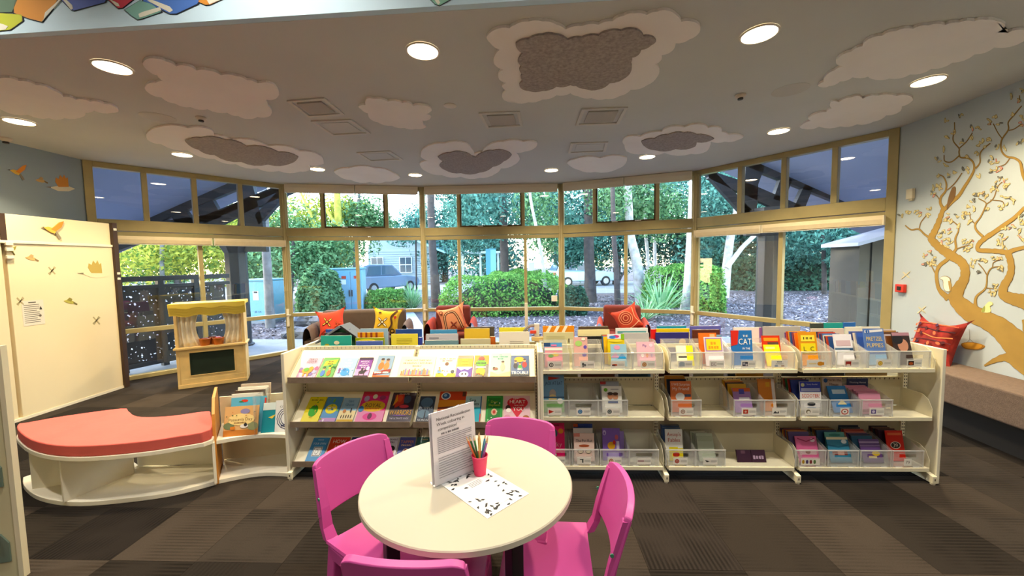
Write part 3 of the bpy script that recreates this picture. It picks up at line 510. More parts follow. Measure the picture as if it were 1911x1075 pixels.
tree([(1101, 545, 26), (1101, 510, 20), (1099, 470, 19), (1098, 380, 16), (1096, 280, 12)], 16, 'dark', 'thick dark trunk in the window behind the second armchair', [(1075, 400, 1, 1.6, .9), (1110, 330, 2, 1.8, .9), (1060, 470, 2, 1.0, .8)], 'teal', 1500)
tree([(1153, 548, 12), (1150, 500, 10), (1146, 450, 9), (1143, 350, 8)], 14, 'dark', 'slim dark forked tree left of the speckled trunk', [(1135, 370, 1, 1.0, 1)], 'gum', 900, .09, [[(1152, 530, 5, 0), (1166, 505, 4, 0), (1172, 480, 3, 0)]])
tree([(1197, 532, 22), (1188, 490, 18), (1177, 440, 15), (1173, 380, 14), (1170, 280, 12)], 15.5, 'pale', 'speckled pale gum trunk leaning left behind the second armchair', [(1200, 380, 2, 1.7, .9), (1150, 330, 2, 1.6, .9), (1240, 400, 2, 1.5, .9)], 'gum', 1600)
tree([(1213, 515, 7), (1208, 470, 6), (1205, 430, 6), (1203, 330, 5)], 20, 'pale', 'left of two slender white trunks behind the cycad', [(1215, 330, 1, 1.5, 1)], 'teal', 900)
tree([(1224, 512, 7), (1222, 470, 6), (1222, 430, 6), (1224, 330, 5)], 21, 'pale', 'right of two slender white trunks behind the cycad', [(1250, 360, 1, 1.8, 1)], 'teal', 1200)
tree([(1281, 578, 26), (1284, 540, 18), (1290, 440, 16), (1293, 360, 14), (1296, 250, 12)], 12.5, 'pale', 'tall white gum trunk beside the right window post', [(1275, 300, 1, 1.2, .9), (1330, 260, 2, 1.4, .8)], 'teal', 900, .09)
tree([(1352, 505, 18), (1362, 450, 14), (1376, 390, 13), (1392, 280, 11)], 17, 'pale', 'pale trunk leaning right behind the clipped bush', [(1350, 370, 1, 1.6, .9), (1420, 340, 2, 1.8, .9), (1330, 440, 3, 1.3, .9)], 'teal', 1500, .11, [[(1356, 500, 9, -.2), (1385, 462, 8, -.2), (1416, 432, 7, -.2), (1450, 400, 5, -.2)]])
tree([(1540, 505, 9), (1537, 470, 7), (1533, 420, 6), (1530, 330, 5)], 18, 'dark', 'thin dark tree in the rightmost window pane', [(1500, 430, 0, 1.5, .8), (1560, 440, 1, 1.7, .8), (1620, 440, 0, 1.6, .8), (1590, 480, -1, 1.0, .9), (1480, 470, 2, 1.4, .8)], 'teal', 1600)
tree([(634, 470, 14), (632, 420, 13), (630, 380, 12), (628, 300, 9)], 19, 'moss', 'yellow mossy tree trunk in the highlight pane above the sofa', [(590, 400, 1, 1.8, .8), (560, 440, 1, 1.8, .8), (655, 395, 2, 1.2, .7), (600, 470, 1, 1.9, .7)], 'sun', 1500, .12, [[(630, 425, 6, -.4), (605, 385, 5, -.5), (590, 340, 3, -.6)], [(590, 430, 7, -1), (575, 390, 5, -1), (555, 345, 3, -1)]])
tree([(660, 500, 10), (664, 450, 8), (668, 390, 6), (672, 340, 4)], 20, 'grey', 'grey tree with yellowing leaves left of the open sky', [(680, 400, 0, 1.3, .8), (700, 420, 1, 1.2, .7), (650, 450, 1, 1.8, .8)], 'gum', 1500, .11)
tree([(300, 520, 8), (302, 480, 7), (305, 430, 6), (308, 380, 5)], 15, 'grey', 'slim tree behind the laser-cut screen', [(260, 480, 0, 1.5, .8), (330, 470, 1, 1.5, .8), (400, 480, 1, 1.4, .9), (300, 440, 2, 1.7, .8), (380, 430, 2, 1.7, .8), (450, 420, 2, 1.5, .8)], 'sun', 1500, .1)
tree([(540, 560, 10), (545, 500, 8), (548, 450, 6)], 16, 'dark', 'leafy green tree behind the left window post', [(520, 490, 0, 1.4, .9), (560, 470, 1, 1.5, .8), (480, 500, 1, 1.3, .9), (600, 490, 1, 1.2, .8), (540, 430, 2, 1.8, .8), (500, 430, 2, 1.7, .8), (620, 460, 1, 1.4, .8)], 'gum', 1500, .1)
tree([(775, 470, 3), (776, 430, 3), (777, 405, 2)], 24, 'dark', 'small spindly treetop against the open sky', [(770, 415, 0, .8, .6), (735, 430, 0, .8, .9), (750, 445, 0, 1.0, .6)], 'teal', 300, .12)
for k, (u, y, hz, r, lf) in enumerate([(150, 30, 3.2, 3.5, 'sun'), (330, 32, 3.6, 3.6, 'gum'), (480, 34, 4.5, 4, 'sun'), (600, 38, 4.2, 3.4, 'gum'), (830, 36, 6, 4, 'teal'), (930, 30, 6.5, 4.5, 'teal'), (1040, 30, 5.5, 4.5, 'gum'), (1150, 28, 6.5, 4.6, 'teal'), (1260, 28, 6.0, 4.6, 'dark'), (1370, 26, 5.5, 4.4, 'teal'), (1490, 25, 5.0, 4.2, 'dark'), (1610, 24, 4.5, 4.2, 'teal'), (1760, 24, 4.5, 4.2, 'dark')]):
    p = ony(u, 500, y); t = thing('garden_tree', 'broad bushy background tree, number %s from the left beyond the car park' % ['one', 'two', 'three', 'four', 'five', 'six', 'seven', 'eight', 'nine', 'ten', 'eleven', 'twelve', 'thirteen'][k], 'tree', (p.x, y, GZ), group='background trees beyond the car park')
    MB().tube([(0, 0, 0), (.2, 0, hz*.6), (0, 0, hz)], [.3, .22, .1], 8).obj('trunk', BARK['dark'], t, smooth=True)
    bl = [((RNG.uniform(-r, r)*.6, RNG.uniform(-1, 1), hz*RNG.uniform(.25, 1.25)), (r*.6, r*.5, r*.5)) for q in range(7)]
    leaf_obj('crown', crown(bl, 1700, .14, .5), LEAF[lf], t)
# hedges and bushes
def hedge(u0, u1, vt, vb, dep, label, lf='hedge', nm='clipped_hedge', cat='hedge', y=None, dens=1.0, size=.05, power=4):
    g = onz((u0+u1)/2, vb, GZ) if y is None else Vector((ony((u0+u1)/2, 540, y).x, y, GZ)); y = g.y; wd = (u1-u0)/F*y/2; h = ony((u0+u1)/2, vt, y).z-GZ
    t = thing(nm, label, cat, (g.x, y+dep, GZ)); n = int(9000*dens)
    d = RNG.normal(size=(n, 3)); d[:, 2] = np.abs(d[:, 2]); d /= (np.abs(d)**power).sum(1, keepdims=True)**(1/power); bump = 1+.06*np.sin(d[:, :1]*9+2)*np.cos(d[:, 2:]*7)
    c = d*np.array([wd, dep, h])*bump*RNG.uniform(.9, 1.03, (n, 1)); leaf_obj('foliage', leaf_quads(c, d+RNG.normal(size=(n, 3))*.6, size, .5), LEAF[lf], t)
    core = MB(); core.grid(lambda a, b_: (wd*.88*math.cos(2*math.pi*a)*math.cos(b_*1.5), dep*.88*math.sin(2*math.pi*a)*math.cos(b_*1.5), h*.9*math.sin(b_*1.5)), 20, 8); core.obj('dark_core', M('#1d2f20', 1), t, smooth=True)  # solid dark green core filling the leaf shell
hedge(815, 1075, 515, 592, 1.2, 'long clipped green hedge behind the first armchair'); hedge(905, 1040, 506, 548, 1.0, 'second clipped hedge mound behind the long hedge', y=17)
hedge(674, 748, 544, 588, .8, 'small round clipped bush below the parked car', dens=.6); hedge(1225, 1358, 497, 560, 1.0, 'clipped bush behind the white gum trunk', dens=.8, y=13.5); 
hedge(1318, 1362, 500, 578, .6, 'clipped bush cut by the right window post', dens=.6, y=11.5); hedge(535, 605, 500, 606, 1.0, 'dark glossy shrub left of the large blue cabinet', 'gum', 'shrub', 'shrub', dens=.8, power=2.4, size=.08)
hedge(1045, 1100, 538, 590, .5, 'low green ground cover by the middle window post', 'dark', 'ground_cover', 'shrub', dens=.4); hedge(1370, 1660, 470, 520, 1.5, 'dark undergrowth at the back of the right garden', 'dark', 'undergrowth', 'shrub', y=20, dens=.8, size=.12, power=2.4)
hedge(1300, 1420, 470, 520, 1.2, 'brown-green scrub behind the leaning trunk', 'dark', 'undergrowth', 'shrub', y=22, dens=.6, size=.12, power=2.4)
def blades(u, vb, vt, n, spread, label, lf, nm, wide=.03, y=None):
    g = onz(u, vb, GZ) if y is None else Vector((ony(u, 540, y).x, y, GZ)); L = (ony(u, vt, g.y).z-GZ); t = thing(nm, label, 'plant', g); V = []
    for i in range(n):
        a = RNG.uniform(0, 2*math.pi); e = RNG.uniform(.35, 1.35); l = L*RNG.uniform(.7, 1.15); d = np.array([math.cos(a)*math.cos(e)*spread, math.sin(a)*math.cos(e)*spread, math.sin(e)]); s = np.array([-math.sin(a), math.cos(a), 0])*wide
        p0, p1, p2 = d*0, d*l*.6, d*l+np.array([0, 0, -l*.18*math.cos(e)]); V += [p0-s*.5, p0+s*.5, p1+s, p1-s, p1-s, p1+s, p2+s*.1, p2-s*.1]
    leaf_obj('blades', np.array(V), LEAF[lf], t)
blades(1232, 572, 508, 90, 1.3, 'large spiky cycad at the foot of the white gum', 'grass', 'cycad', .03, 12); blades(1205, 578, 545, 70, 1.4, 'smaller grey spiky plant left of the cycad', 'grass', 'spiky_plant', .02, 11)
blades(1165, 590, 560, 50, 1.4, 'low spiky tuft beside the second armchair', 'grass', 'spiky_plant', .02, 11.5); blades(768, 570, 522, 260, .9, 'arching green grass tussock right of the parked car', 'grass', 'grass_tussock', .012, 14)
# rocks of the low wall
RK = [M(c, .95, noise=(6, .25), bump=(12, .8)) for c in ('#77787e', '#8d8c90', '#5f6066')]
ORD2 = 'first second third fourth fifth sixth seventh eighth ninth tenth eleventh twelfth thirteenth fourteenth fifteenth sixteenth seventeenth eighteenth nineteenth twentieth'.split()
for k in range(20):
    u = 540+k*7.2+random.uniform(-2, 2); row = k % 2; p = onz(u, 634-row*9, GZ); p.y += row*.25; s = random.uniform(.16, .26); m_ = MB()
    def rk(a, b_, s=s, k=k): th, ph = 2*math.pi*a, math.pi*(b_-.5); r = s*(1+.25*math.sin(3*th+k)*math.cos(ph)+.15*math.sin(5*ph+k)); return (r*math.cos(th)*math.cos(ph)*1.2, r*math.sin(th)*math.cos(ph), r*math.sin(ph)*.8)
    m_.grid(rk, 9, 6); o = m_.obj('rock', RK[k % 3], bevel=0, label='rough grey rock, %s from the left, in the low garden wall' % ORD2[k], cat='rock', group='rocks of the low garden wall'); o.location = (p.x, p.y, GZ+s*.6+row*.2)
# house
hp = ony(760, 500, 34); hs = thing('weatherboard_house', 'pale weatherboard house with a light blue roof beyond the car park', 'house', (hp.x, 34, GZ))
WB = M('#94a2a4', .8); RFM = M('#9fd0dc', .6)
for k in range(15): MB().add([(-3.4, 0, k*.2), (2.4, 0, k*.2), (2.4, -.04, k*.2), (-3.4, -.04, k*.2), (-3.4, 0, k*.2+.2), (2.4, 0, k*.2+.2)], [(0, 1, 2, 3), (3, 2, 5, 4), (0, 3, 4), (1, 5, 2), (0, 4, 5, 1)]).obj('weatherboard', WB, hs)
MB().box(-3.4, 2.4, .01, 6, 0, 3.0).obj('wall_shell', WB, hs)
MB().add([(-2.6, -.6, 5.2), (3.4, -.6, 2.6), (3.4, 6, 2.6), (-2.6, 6, 5.2), (-2.6, -.6, 5.35), (3.4, -.6, 2.75), (3.4, 6, 2.75), (-2.6, 6, 5.35)], [(0, 1, 2, 3), (4, 5, 6, 7), (0, 1, 5, 4), (1, 2, 6, 5), (2, 3, 7, 6), (3, 0, 4, 7)]).obj('roof', RFM, hs)
MB().add([(-3.4, 0, 3), (2.4, 0, 3), (-2.6, 0, 5.2), (-3.4, .1, 3), (2.4, .1, 3), (-2.6, .1, 5.2)], [(0, 1, 2), (3, 4, 5), (0, 1, 4, 3), (1, 2, 5, 4), (0, 2, 5, 3)]).obj('gable', WB, hs)
MB().add([(2.0, .2, 2.9), (6, 3, 2.9), (6, 6, 5.4), (-.5, 6, 5.6)], [(0, 1, 2, 3)]).obj('roof_slope', RFM, hs)
for x in (-2.6, -.1):
    wd_ = MB().box(x-.55, x+.55, -.1, -.04, .95, 2.35).obj('window_frame', M('#e8efef', .5), hs)
    for a in (-.48, .03):
        for z in (1.02, 1.7): MB().box(x+a, x+a+.45, -.12, -.1, z, z+.6).obj('window_pane', M('#3d5260', .1), wd_)
# cars
def car(u, v, label, col, rz, suv=True):
    g = onz(u, v, GZ+.02); t = thing('parked_car', label, 'car', g, rz); B_ = M(col, .25, .2); GL = M('#4f6d80', .08); BL = M('#1d1f22', .6)
    prof = [(-2.25, .35), (-2.3, .75), (-2.2, 1.0), (-2.05, 1.05), (1.1, 1.02), (2.15, .88), (2.3, .6), (2.25, .33)]
    MB().prism(prof, -.9, .9, ax='y').obj('body', B_, t, bevel=.08, seg=3)
    cab = [(-2.1, 1.04), (-1.85, 1.62), (-1.5, 1.72), (.1, 1.7), (.95, 1.04)]; MB().prism(cab, -.78, .78, ax='y').obj('cabin', B_, t, bevel=.06)
    MB().add([(-2.13, -.66, 1.1), (-2.13, .66, 1.1), (-1.93, .6, 1.56), (-1.93, -.6, 1.56), (-2.09, -.66, 1.1), (-2.09, .66, 1.1), (-1.89, .6, 1.56), (-1.89, -.6, 1.56)], [(0, 1, 2, 3), (4, 5, 6, 7), (0, 1, 5, 4), (2, 3, 7, 6)]).obj('rear_window', GL, t)
    for s in (-1, 1):
        MB().prism([(-1.75, 1.1), (-1.6, 1.58), (-.75, 1.62), (-.75, 1.1)], s*.785-.005, s*.785+.005, ax='y').obj('side_window', GL, t); MB().prism([(-.68, 1.1), (-.68, 1.62), (.05, 1.6), (.7, 1.1)], s*.785-.005, s*.785+.005, ax='y').obj('side_window', GL, t)
        MB().box(-2.32, -2.2, s*.72-.14, s*.72+.14, .82, .98).obj('tail_light', M('#c33a34', .3), t)
        for x in (-1.4, 1.4):
            w_ = MB(); w_.M = Matrix.Translation((x, s*.82, .34)) @ Matrix.Rotation(rad(90), 4, 'X'); w_.lathe([(.2, -.1), (.33, -.1), (.34, 0), (.33, .1), (.2, .1)], 18); w_.obj('tyre', BL, t, smooth=True)
            w_ = MB(); w_.M = Matrix.Translation((x, s*.86, .34)) @ Matrix.Rotation(rad(90), 4, 'X'); w_.lathe([(.2, -.07), (.2, .07)], 14); w_.obj('wheel_rim', M('#b9bec3', .3, .8), t)
    MB().box(-2.36, -2.2, -.85, .85, .4, .62).obj('bumper', BL, t, bevel=.03); MB().box(-2.37, -2.355, -.25, .25, .66, .78).obj('number_plate', P('#e9e7d8'), t)
car(714, 546, 'blue-grey parked car seen from behind beside the weatherboard house', '#7d93ab', rad(60)); car(1085, 533, 'pale parked car glimpsed behind the thick dark trunk', '#c4dde0', rad(15))
# signs, shed, pole
g = ony(917, 520, 19); t = thing('sign_post', 'narrow blue sign on a post behind the long hedge', 'sign', (g.x, 19, GZ)); MB().box(-.04, .04, -.02, .02, 0, 1.6).obj('post', M('#7fa9bd', .5), t); MB().box(-.25, .25, -.05, -.02, .9, 2.4).obj('panel', M('#5aa8cc', .5), t, bevel=.01); MB().box(-.02, .25, -.053, -.0505, .95, 2.35).obj('stripe', M('#8fd0e2', .5), t)
g = ony(992, 498, 19); t = thing('white_sign', 'small white sign on a stake behind the hedge mound', 'sign', (g.x, 19, GZ)); MB().box(-.02, .02, -.02, .02, 0, 1.2).obj('stake', M('#8a8a86', .7), t); MB().box(-.15, .15, -.04, -.02, 1.1, 1.7).obj('board', M('#f0f4f2', .5), t, bevel=.01)
g = ony(897, 515, 24); t = thing('garden_shelter', 'slim white framed shelter behind the long hedge', 'shelter', (g.x, 24, GZ))
for x in (-1.1, 0, 1.1): MB().box(x-.06, x+.06, -.06, .06, 0, 2.3).obj('post', M('#dfe8ea', .6), t)
MB().box(-1.4, 1.4, -.5, .5, 2.3, 2.42).obj('roof', M('#cfdfe2', .6), t); MB().box(-1.1, 1.1, -.04, .04, .6, .7).obj('rail', M('#dfe8ea', .6), t)
a, e = ony(1600, 560, 6.6), ony(1680, 560, 6.0)
sh = thing('garden_shed', 'brown corrugated shed with a slanted white roof edge at the right window', 'shed', (a.x, a.y, GZ)); SHM = M('#4a463e', .7, noise=(5, .1))
for k in range(9): MB().box(k*.2, k*.2+.185, -.02*(k % 2), .6, 0, 1.95+.05*k).obj('wall_sheet', SHM, sh)
MB().add([(-.1, -.08, 1.9), (1.9, -.08, 2.42), (1.9, .7, 2.42), (-.1, .7, 1.9), (-.1, -.08, 1.96), (1.9, -.08, 2.48), (1.9, .7, 2.48), (-.1, .7, 1.96)], [(0, 1, 2, 3), (4, 5, 6, 7), (0, 1, 5, 4), (1, 2, 6, 5), (2, 3, 7, 6), (3, 0, 4, 7)]).obj('roof', M('#b9c4dd', .5), sh)
# ================================================================ SEATING BY THE WINDOW
def pillow(name, label, w_, t_, mat, mw, spec=None, ear=.12, cat='cushion', parent=None, conc=.12):
    m_ = MB()
    def sf(sgn):
        def f(a, b_):
            x, y = 2*a-1, 2*b_-1; k = 1-conc*(1-abs(x)**2)*abs(y)**6; k2 = 1-conc*(1-abs(y)**2)*abs(x)**6
            return (x*w_/2*k2*(1+ear*abs(x*y)**4), y*w_/2*k*(1+ear*abs(x*y)**4), sgn*t_/2*((1-x**4)*(1-y**4))**.6)
        return f
    m_.grid(sf(1), 14, 14); m_.grid(sf(-1), 14, 14); t = thing(name, label, cat, mw=mw); m_.obj('cover', mat, t, smooth='all')
    if spec:   # print wrapped on the bulge
        A = MB(); cols = []
        for k, q in enumerate(spec):
            c = q[-1]
            if c not in cols: cols.append(c)
            i = cols.index(c)
            def lift(x, y, e=.002+.0008*k):
                X, Y = x*2/w_, y*2/w_; X = max(-.98, min(.98, X)); Y = max(-.98, min(.98, Y)); return (x, y, t_/2*((1-X**4)*(1-Y**4))**.6+e)
            if q[0] == 'e':
                n_ = 14; ca, sa = math.cos(q[5] if len(q) > 6 else 0), math.sin(q[5] if len(q) > 6 else 0)
                rim = [(q[1]*w_+(q[3]*w_*math.cos(2*math.pi*j/n_))*ca-(q[4]*w_*math.sin(2*math.pi*j/n_))*sa, q[2]*w_+(q[3]*w_*math.cos(2*math.pi*j/n_))*sa+(q[4]*w_*math.sin(2*math.pi*j/n_))*ca) for j in range(n_)]
                b0 = [lift(q[1]*w_, q[2]*w_)]+[lift(*p) for p in rim]; A.add(b0, [(0, j+1, (j+1) % n_+1) for j in range(n_)], i)
            elif q[0] == 'l':
                pts = catmull([(x*w_, y*w_) for x, y in q[1]], 5)
                for (x0, y0), (x1, y1) in zip(pts[:-1], pts[1:]):
                    d_ = math.hypot(x1-x0, y1-y0) or 1; nx, ny = -(y1-y0)/d_*q[2]*w_/2, (x1-x0)/d_*q[2]*w_/2
                    A.add([lift(x0+nx, y0+ny), lift(x1+nx, y1+ny), lift(x1-nx, y1-ny), lift(x0-nx, y0-ny)], [(0, 1, 2, 3)], i)
        A.obj('printed_pattern', [M(c, .9) for c in cols], t, fix=False, kind='stuff')
    return t
def flower(cx, cy, r, c1, c2, n=4, a0=.5):
    s = []
    for k in range(n):
        a = a0+k*2*math.pi/n; s += [('e', cx+math.cos(a)*r*.6, cy+math.sin(a)*r*.6, r*.42, r*.17, a, c1), ('e', cx+math.cos(a)*r*.62, cy+math.sin(a)*r*.62, r*.32, r*.09, a, c2)]
    return s+[('e', cx, cy, r*.26, r*.26, 0, c1), ('e', cx, cy, r*.16, r*.16, 0, c2)]
def lounge(label, x, y, w_, back, arm, rz, cat, nm, bh=.88):
    bm_, am_ = M(back, .95, noise=(8, .08), bump=(120, .15)), M(arm, .9, noise=(8, .08), bump=(120, .15)); t = thing(nm, label, cat, (x, y, 0), rz)
    MB().box(-w_/2, w_/2, .12, .34, .2, bh).obj('backrest', bm_, t, bevel=.05, seg=4); MB().box(-w_/2+.02, w_/2-.02, -.42, .14, .24, .43).obj('seat', bm_, t, bevel=.04, seg=3)
    for s in (-1, 1):
        q = MB(); q.grid(lambda a, b_: (s*(w_/2+.055)+.065*math.cos(2*math.pi*a), -.42+.76*b_, .38+.26*(1 if math.sin(2*math.pi*a) > 0 else 1.0)*math.sin(2*math.pi*a)*(1-.12*(2*b_-1)**4)), 16, 6)
        q.box(s*(w_/2+.055)-.05, s*(w_/2+.055)+.05, -.4, .3, .14, .4); q.obj('armrest', am_, t, smooth=True)
        for yy in (-.36, .28): MB().tube([(s*w_*.45, yy, .16), (s*w_*.47, yy, 0)], [.022, .016], 8).obj('leg', M('#3a2a1c', .5), t)
    return t
sofa = lounge('long brown two-seat sofa standing against the left window bays', -2.58, 6.58, 1.40, '#5e5048', '#6b5a50', rad(8), 'sofa', 'sofa', .81)
lounge('dark red armchair with a peach patterned cushion in the middle bay', -1.07, 6.79, .62, '#6e2b24', '#b0402f', rad(2), 'armchair', 'armchair', .83); lounge('dark red armchair with a round-patterned orange cushion, right of the middle bay', 1.84, 6.42, .62, '#6e2b24', '#b0402f', rad(-14), 'armchair', 'armchair', .83)
def lean(x, y, z, rz, tilt=12, spin=0): return Matrix.Translation((x, y, z)) @ Matrix.Rotation(rz, 4, 'Z') @ Matrix.Rotation(rad(90-tilt), 4, 'X') @ Matrix.Rotation(spin, 4, 'Z')
c1 = ony(620, 603, 6.4); pillow('cushion', 'red cushion with yellow and cream flower on the brown sofa', .42, .16, M('#d8452f', .9), lean(c1.x, c1.y-.02, c1.z, rad(6), 14, rad(8)), flower(-.1, .05, .22, '#3a1a14', '#f0c050')+flower(.28, -.1, .16, '#8c2418', '#e8642f')+[('l', [(-.4, -.4), (-.1, -.25), (.2, -.4)], .03, '#8c2418')], .2)
c1 = ony(722, 601, 6.42); pillow('cushion', 'yellow cushion with red and white crossed petals on the sofa', .42, .16, M('#e2b528', .9), lean(c1.x, c1.y-.02, c1.z, rad(6), 14, rad(-6)), flower(-.12, -.02, .24, '#4a2a12', '#f4ead8', 4, .8)+[('l', [(.4, .48), (.2, .2), (.25, -.1), (.05, -.48)], .07, '#4a2a12'), ('e', .3, -.34, .09, .09, 0, '#4a2a12'), ('e', .3, -.34, .05, .05, 0, '#f0c050'), ('e', -.25, .35, .06, .03, 0, '#4a2a12'), ('e', .35, .2, .05, .06, 0, '#b8341f')], .22)
c1 = ony(845, 597, 6.62); pillow('cushion', 'peach cushion with black and red flower and arches on the armchair', .45, .15, M('#e0936c', .9), lean(c1.x, c1.y, c1.z, rad(4), 12, rad(14)), [('l', [(-.3, -.4), (-.25, .2), (.05, .3), (.2, .1), (.3, -.4)], .09, '#3c1512'), ('l', [(-.3, -.4), (-.25, .2), (.05, .3), (.2, .1), (.3, -.4)], .03, '#e8b890')]+flower(.0, -.2, .16, '#2a1010', '#c23a28')+[('e', -.36, .36, .07, .07, 0, '#7a2a1c'), ('e', -.36, .36, .04, .04, 0, '#e0936c'), ('l', [(.35, .45), (.42, .1), (.45, -.3)], .03, '#c2503a')], .18)
c1 = ony(1171, 597, 6.26); pillow('cushion', 'orange-red cushion with cream concentric rings on the right armchair', .4, .15, M('#b2381f', .9), lean(c1.x, c1.y, c1.z, rad(-14), 14, rad(24)), [('e', -.05, .08, r, r, 0, c) for r, c in ((.28, '#e8a07a'), (.26, '#8c2414'), (.2, '#e8a07a'), (.18, '#8c2414'), (.11, '#e8a07a'), (.09, '#8c2414'))]+[('l', [(-.4, -.3), (0, -.35), (.4, -.2)], .025, '#e8c0a0'), ('l', [(.35, .4), (.3, 0), (.42, -.3)], .025, '#e8a07a')], .18)
# ================================================================ SHELVING
S0 = Vector((-1.68, 2.81, 0)); SX, SY = GX, GY
SM = frame(S0, SX, SY, (0, 0, 1)); SI = SM.inverted()
def S(u, v, y):
    d = ray(u, v); t = ((S0-EYEV).dot(SY)+y)/d.dot(SY); return SI @ (EYEV+d*t)
SHM_ = M('#ece4c6', .4, noise=(4, .015)); BACKM = M('#d8ceb0', .5, noise=(3, .03)); LIPM = M('#8f7d6a', .45, noise=(14, .2)); SLOT = M('#3a2e22', .8)
XB = [0, .925, 1.855, 2.772, 3.69, 4.612]
def unit(nm, label, i0, i1, ends):
    t = thing(nm, label, 'bookshelf', mw=SM)
    for x in ends: MB().box(x-.012, x+.012, -.012, .53, 0, .957).obj('end_panel', CREAM2, t, bevel=.004)
    for i in range(i0, i1+1):
        x = XB[i]; MB().box(x-.016, x+.016, .215, .262, .02, .955).obj('upright', SHM_, t, bevel=.002)
        sl = MB()
        for k in range(36):
            for dx in (-.007, .007): sl.box(x+dx-.0025, x+dx+.0025, .2135, .2155, .06+k*.0245, .072+k*.0245)
        sl.obj('upright_slots', SLOT, t, kind='stuff')
        f = MB().add([(x-.016, -.03, .01), (x+.016, -.03, .01), (x+.016, .5, .01), (x-.016, .5, .01), (x-.016, -.03, .062), (x+.016, -.03, .062), (x+.016, .2, .1), (x-.016, .2, .1), (x+.016, .5, .1), (x-.016, .5, .1)], [(0, 1, 2, 3), (0, 4, 5, 1), (4, 7, 6, 5), (7, 9, 8, 6), (1, 5, 6, 8, 2), (0, 3, 9, 7, 4), (2, 8, 9, 3)]).obj('base_foot', SHM_, t, bevel=.003)
        MB().lathe([(.014, 0), (.014, .012)], 10, (x, -.015, 0)).obj('levelling_foot', M('#cfc7b0', .4), t); MB().box(x-.003, x+.003, -.0315, -.0295, .03, .045).obj('foot_slot', SLOT, t)
    return t
def slots(t, a, e, z, y, n=26):
    sl = MB()
    for k in range(n): x = a+(e-a)*(k+.5)/n; sl.box(x-.002, x+.002, y-.002, y, z-.008, z+.008)
    sl.obj('panel_slots', SLOT, t, kind='stuff')
disp = unit('display_shelving', 'cream metal display shelving with sloped tiers of face-out paperbacks', 0, 2, [-.018])
TIER = [(.765, 'top'), (.43, 'middle'), (.125, 'bottom')]
SLOPE = Vector((0, .2, .168)).normalized(); SLN = Vector((0, -SLOPE.z, SLOPE.y))
for i in (0, 1):
    a, e = XB[i]+.018, XB[i+1]-.018
    MB().box(a, e, .235, .243, .1, .935).obj('back_panel', BACKM, disp); slots(disp, a, e, .944, .234); MB().box(a, e, .232, .25, .93, .957).obj('top_rail', SHM_, disp)
    for z, nm in TIER:
        p = [(.0, z-.012), (.0, z), (.2, z+.168), (.207, z+.168), (.207, z+.158), (.012, z-.012)]; MB().prism(p, a, e, ax='x').obj('sloped_tier', SHM_, disp, bevel=.001)
        MB().prism([(-.012, z-.03), (-.014, z+.014), (-.010, z+.014), (.0, z-.002), (.004, z-.03)], a-.005, e+.005, ax='x').obj('tier_lip', LIPM, disp); slots(disp, a, e, z-.045, .233)
        for x in (a-.006, e+.006): MB().prism([(.0, z-.03), (.0, z+.004), (.2, z+.17), (.215, z+.13), (.215, z-.02)], x-.0012, x+.0012, ax='x').obj('tier_bracket', SHM_, disp)
    MB().box(a, e, .27, .5, .745, .765).obj('rear_shelf', SHM_, disp)
binu = unit('bin_shelving', 'cream metal shelving with three levels of clear book bins', 3, 5, [1.885, 4.648])
MB().box(1.856, 1.872, -.012, .53, 0, .957).obj('centre_panel', CREAM2, binu, bevel=.003)
ZS = [.822, .478, .112]
for i in (2, 3, 4):
    a, e = XB[i]+.02+(.022 if i == 2 else 0), XB[i+1]-.018
    for z in ZS:
        MB().box(a, e, -.004, .225, z-.022, z-.003).box(a, e, -.008, -.002, z-.028, z).obj('shelf', SHM_, binu, bevel=.002)
        for x, s in ((a-.004, 0), (e+.004, 1)):
            pr = [(.0, z-.025), (-.002, z+.05), (.03, z+.115), (.075, z+.14), (.215, z+.14), (.215, z-.025)]; MB().prism(pr, x-.0012, x+.0012, ax='x').obj('shelf_bracket', SHM_, binu)
    MB().box(a, e, .232, .238, .478, .69).obj('back_panel', BACKM, binu); MB().box(a, e, .232, .238, .1, .455).obj('back_panel', BACKM, binu); slots(binu, a, e, .682, .231); slots(binu, a, e, .446, .231)
    MB().box(a, e, .228, .242, .688, .697).obj('panel_rail', SHM_, binu); MB().box(a, e, .228, .242, .93, .957).obj('top_rail', SHM_, binu)
    MB().box(a, e, .27, .5, .745, .765).obj('rear_shelf', SHM_, binu); MB().box(a, e, .27, .5, .43, .45).obj('rear_shelf', SHM_, binu)
# ---------------------------------------------------------------- books
def book(mw, w_, h, t, col, label, art=None, group=None, nm='picture_book', page='#f2ecd8', cat='book'):
    """local x right, y up, z out of the front cover; origin at bottom centre of the front cover"""
    m_ = MB(); c = .0012; m_.box(-w_/2, w_/2, 0, h, -c, 0, 0); m_.box(-w_/2, w_/2, 0, h, -t, -t+c, 0); m_.box(-w_/2-.0005, -w_/2+c, 0, h, -t, 0, 0); m_.box(-w_/2+c, w_/2-.003, .002, h-.0004, -t+c, -c, 1)
    o = m_.obj(nm, [M(deep(col), .42), M(page, .8)], fix=False, label=label, cat=cat, group=group); o.matrix_world = mw
    if art: deco(o, w_, h, art, mat4=Matrix.Translation((-w_/2, 0, 0)))
    return o
def figure(cx, cy, s, body, head='#e8b48c', hair='#3a2a20'):
    return [('e', cx, cy, s*.5, s*.55, body), ('e', cx, cy+s*.75, s*.32, s*.28, head), ('e', cx, cy+s*.92, s*.32, s*.16, hair)]
def blobs_(n, cols, seed, y0=0, y1=1, r=.06):
    g = random.Random(seed); return [('e', g.uniform(.06, .94), g.uniform(y0+.04, y1-.04), g.uniform(.4, 1.2)*r, g.uniform(.4, 1.1)*r*.8, g.choice(cols)) for _ in range(n)]
SPINE = []
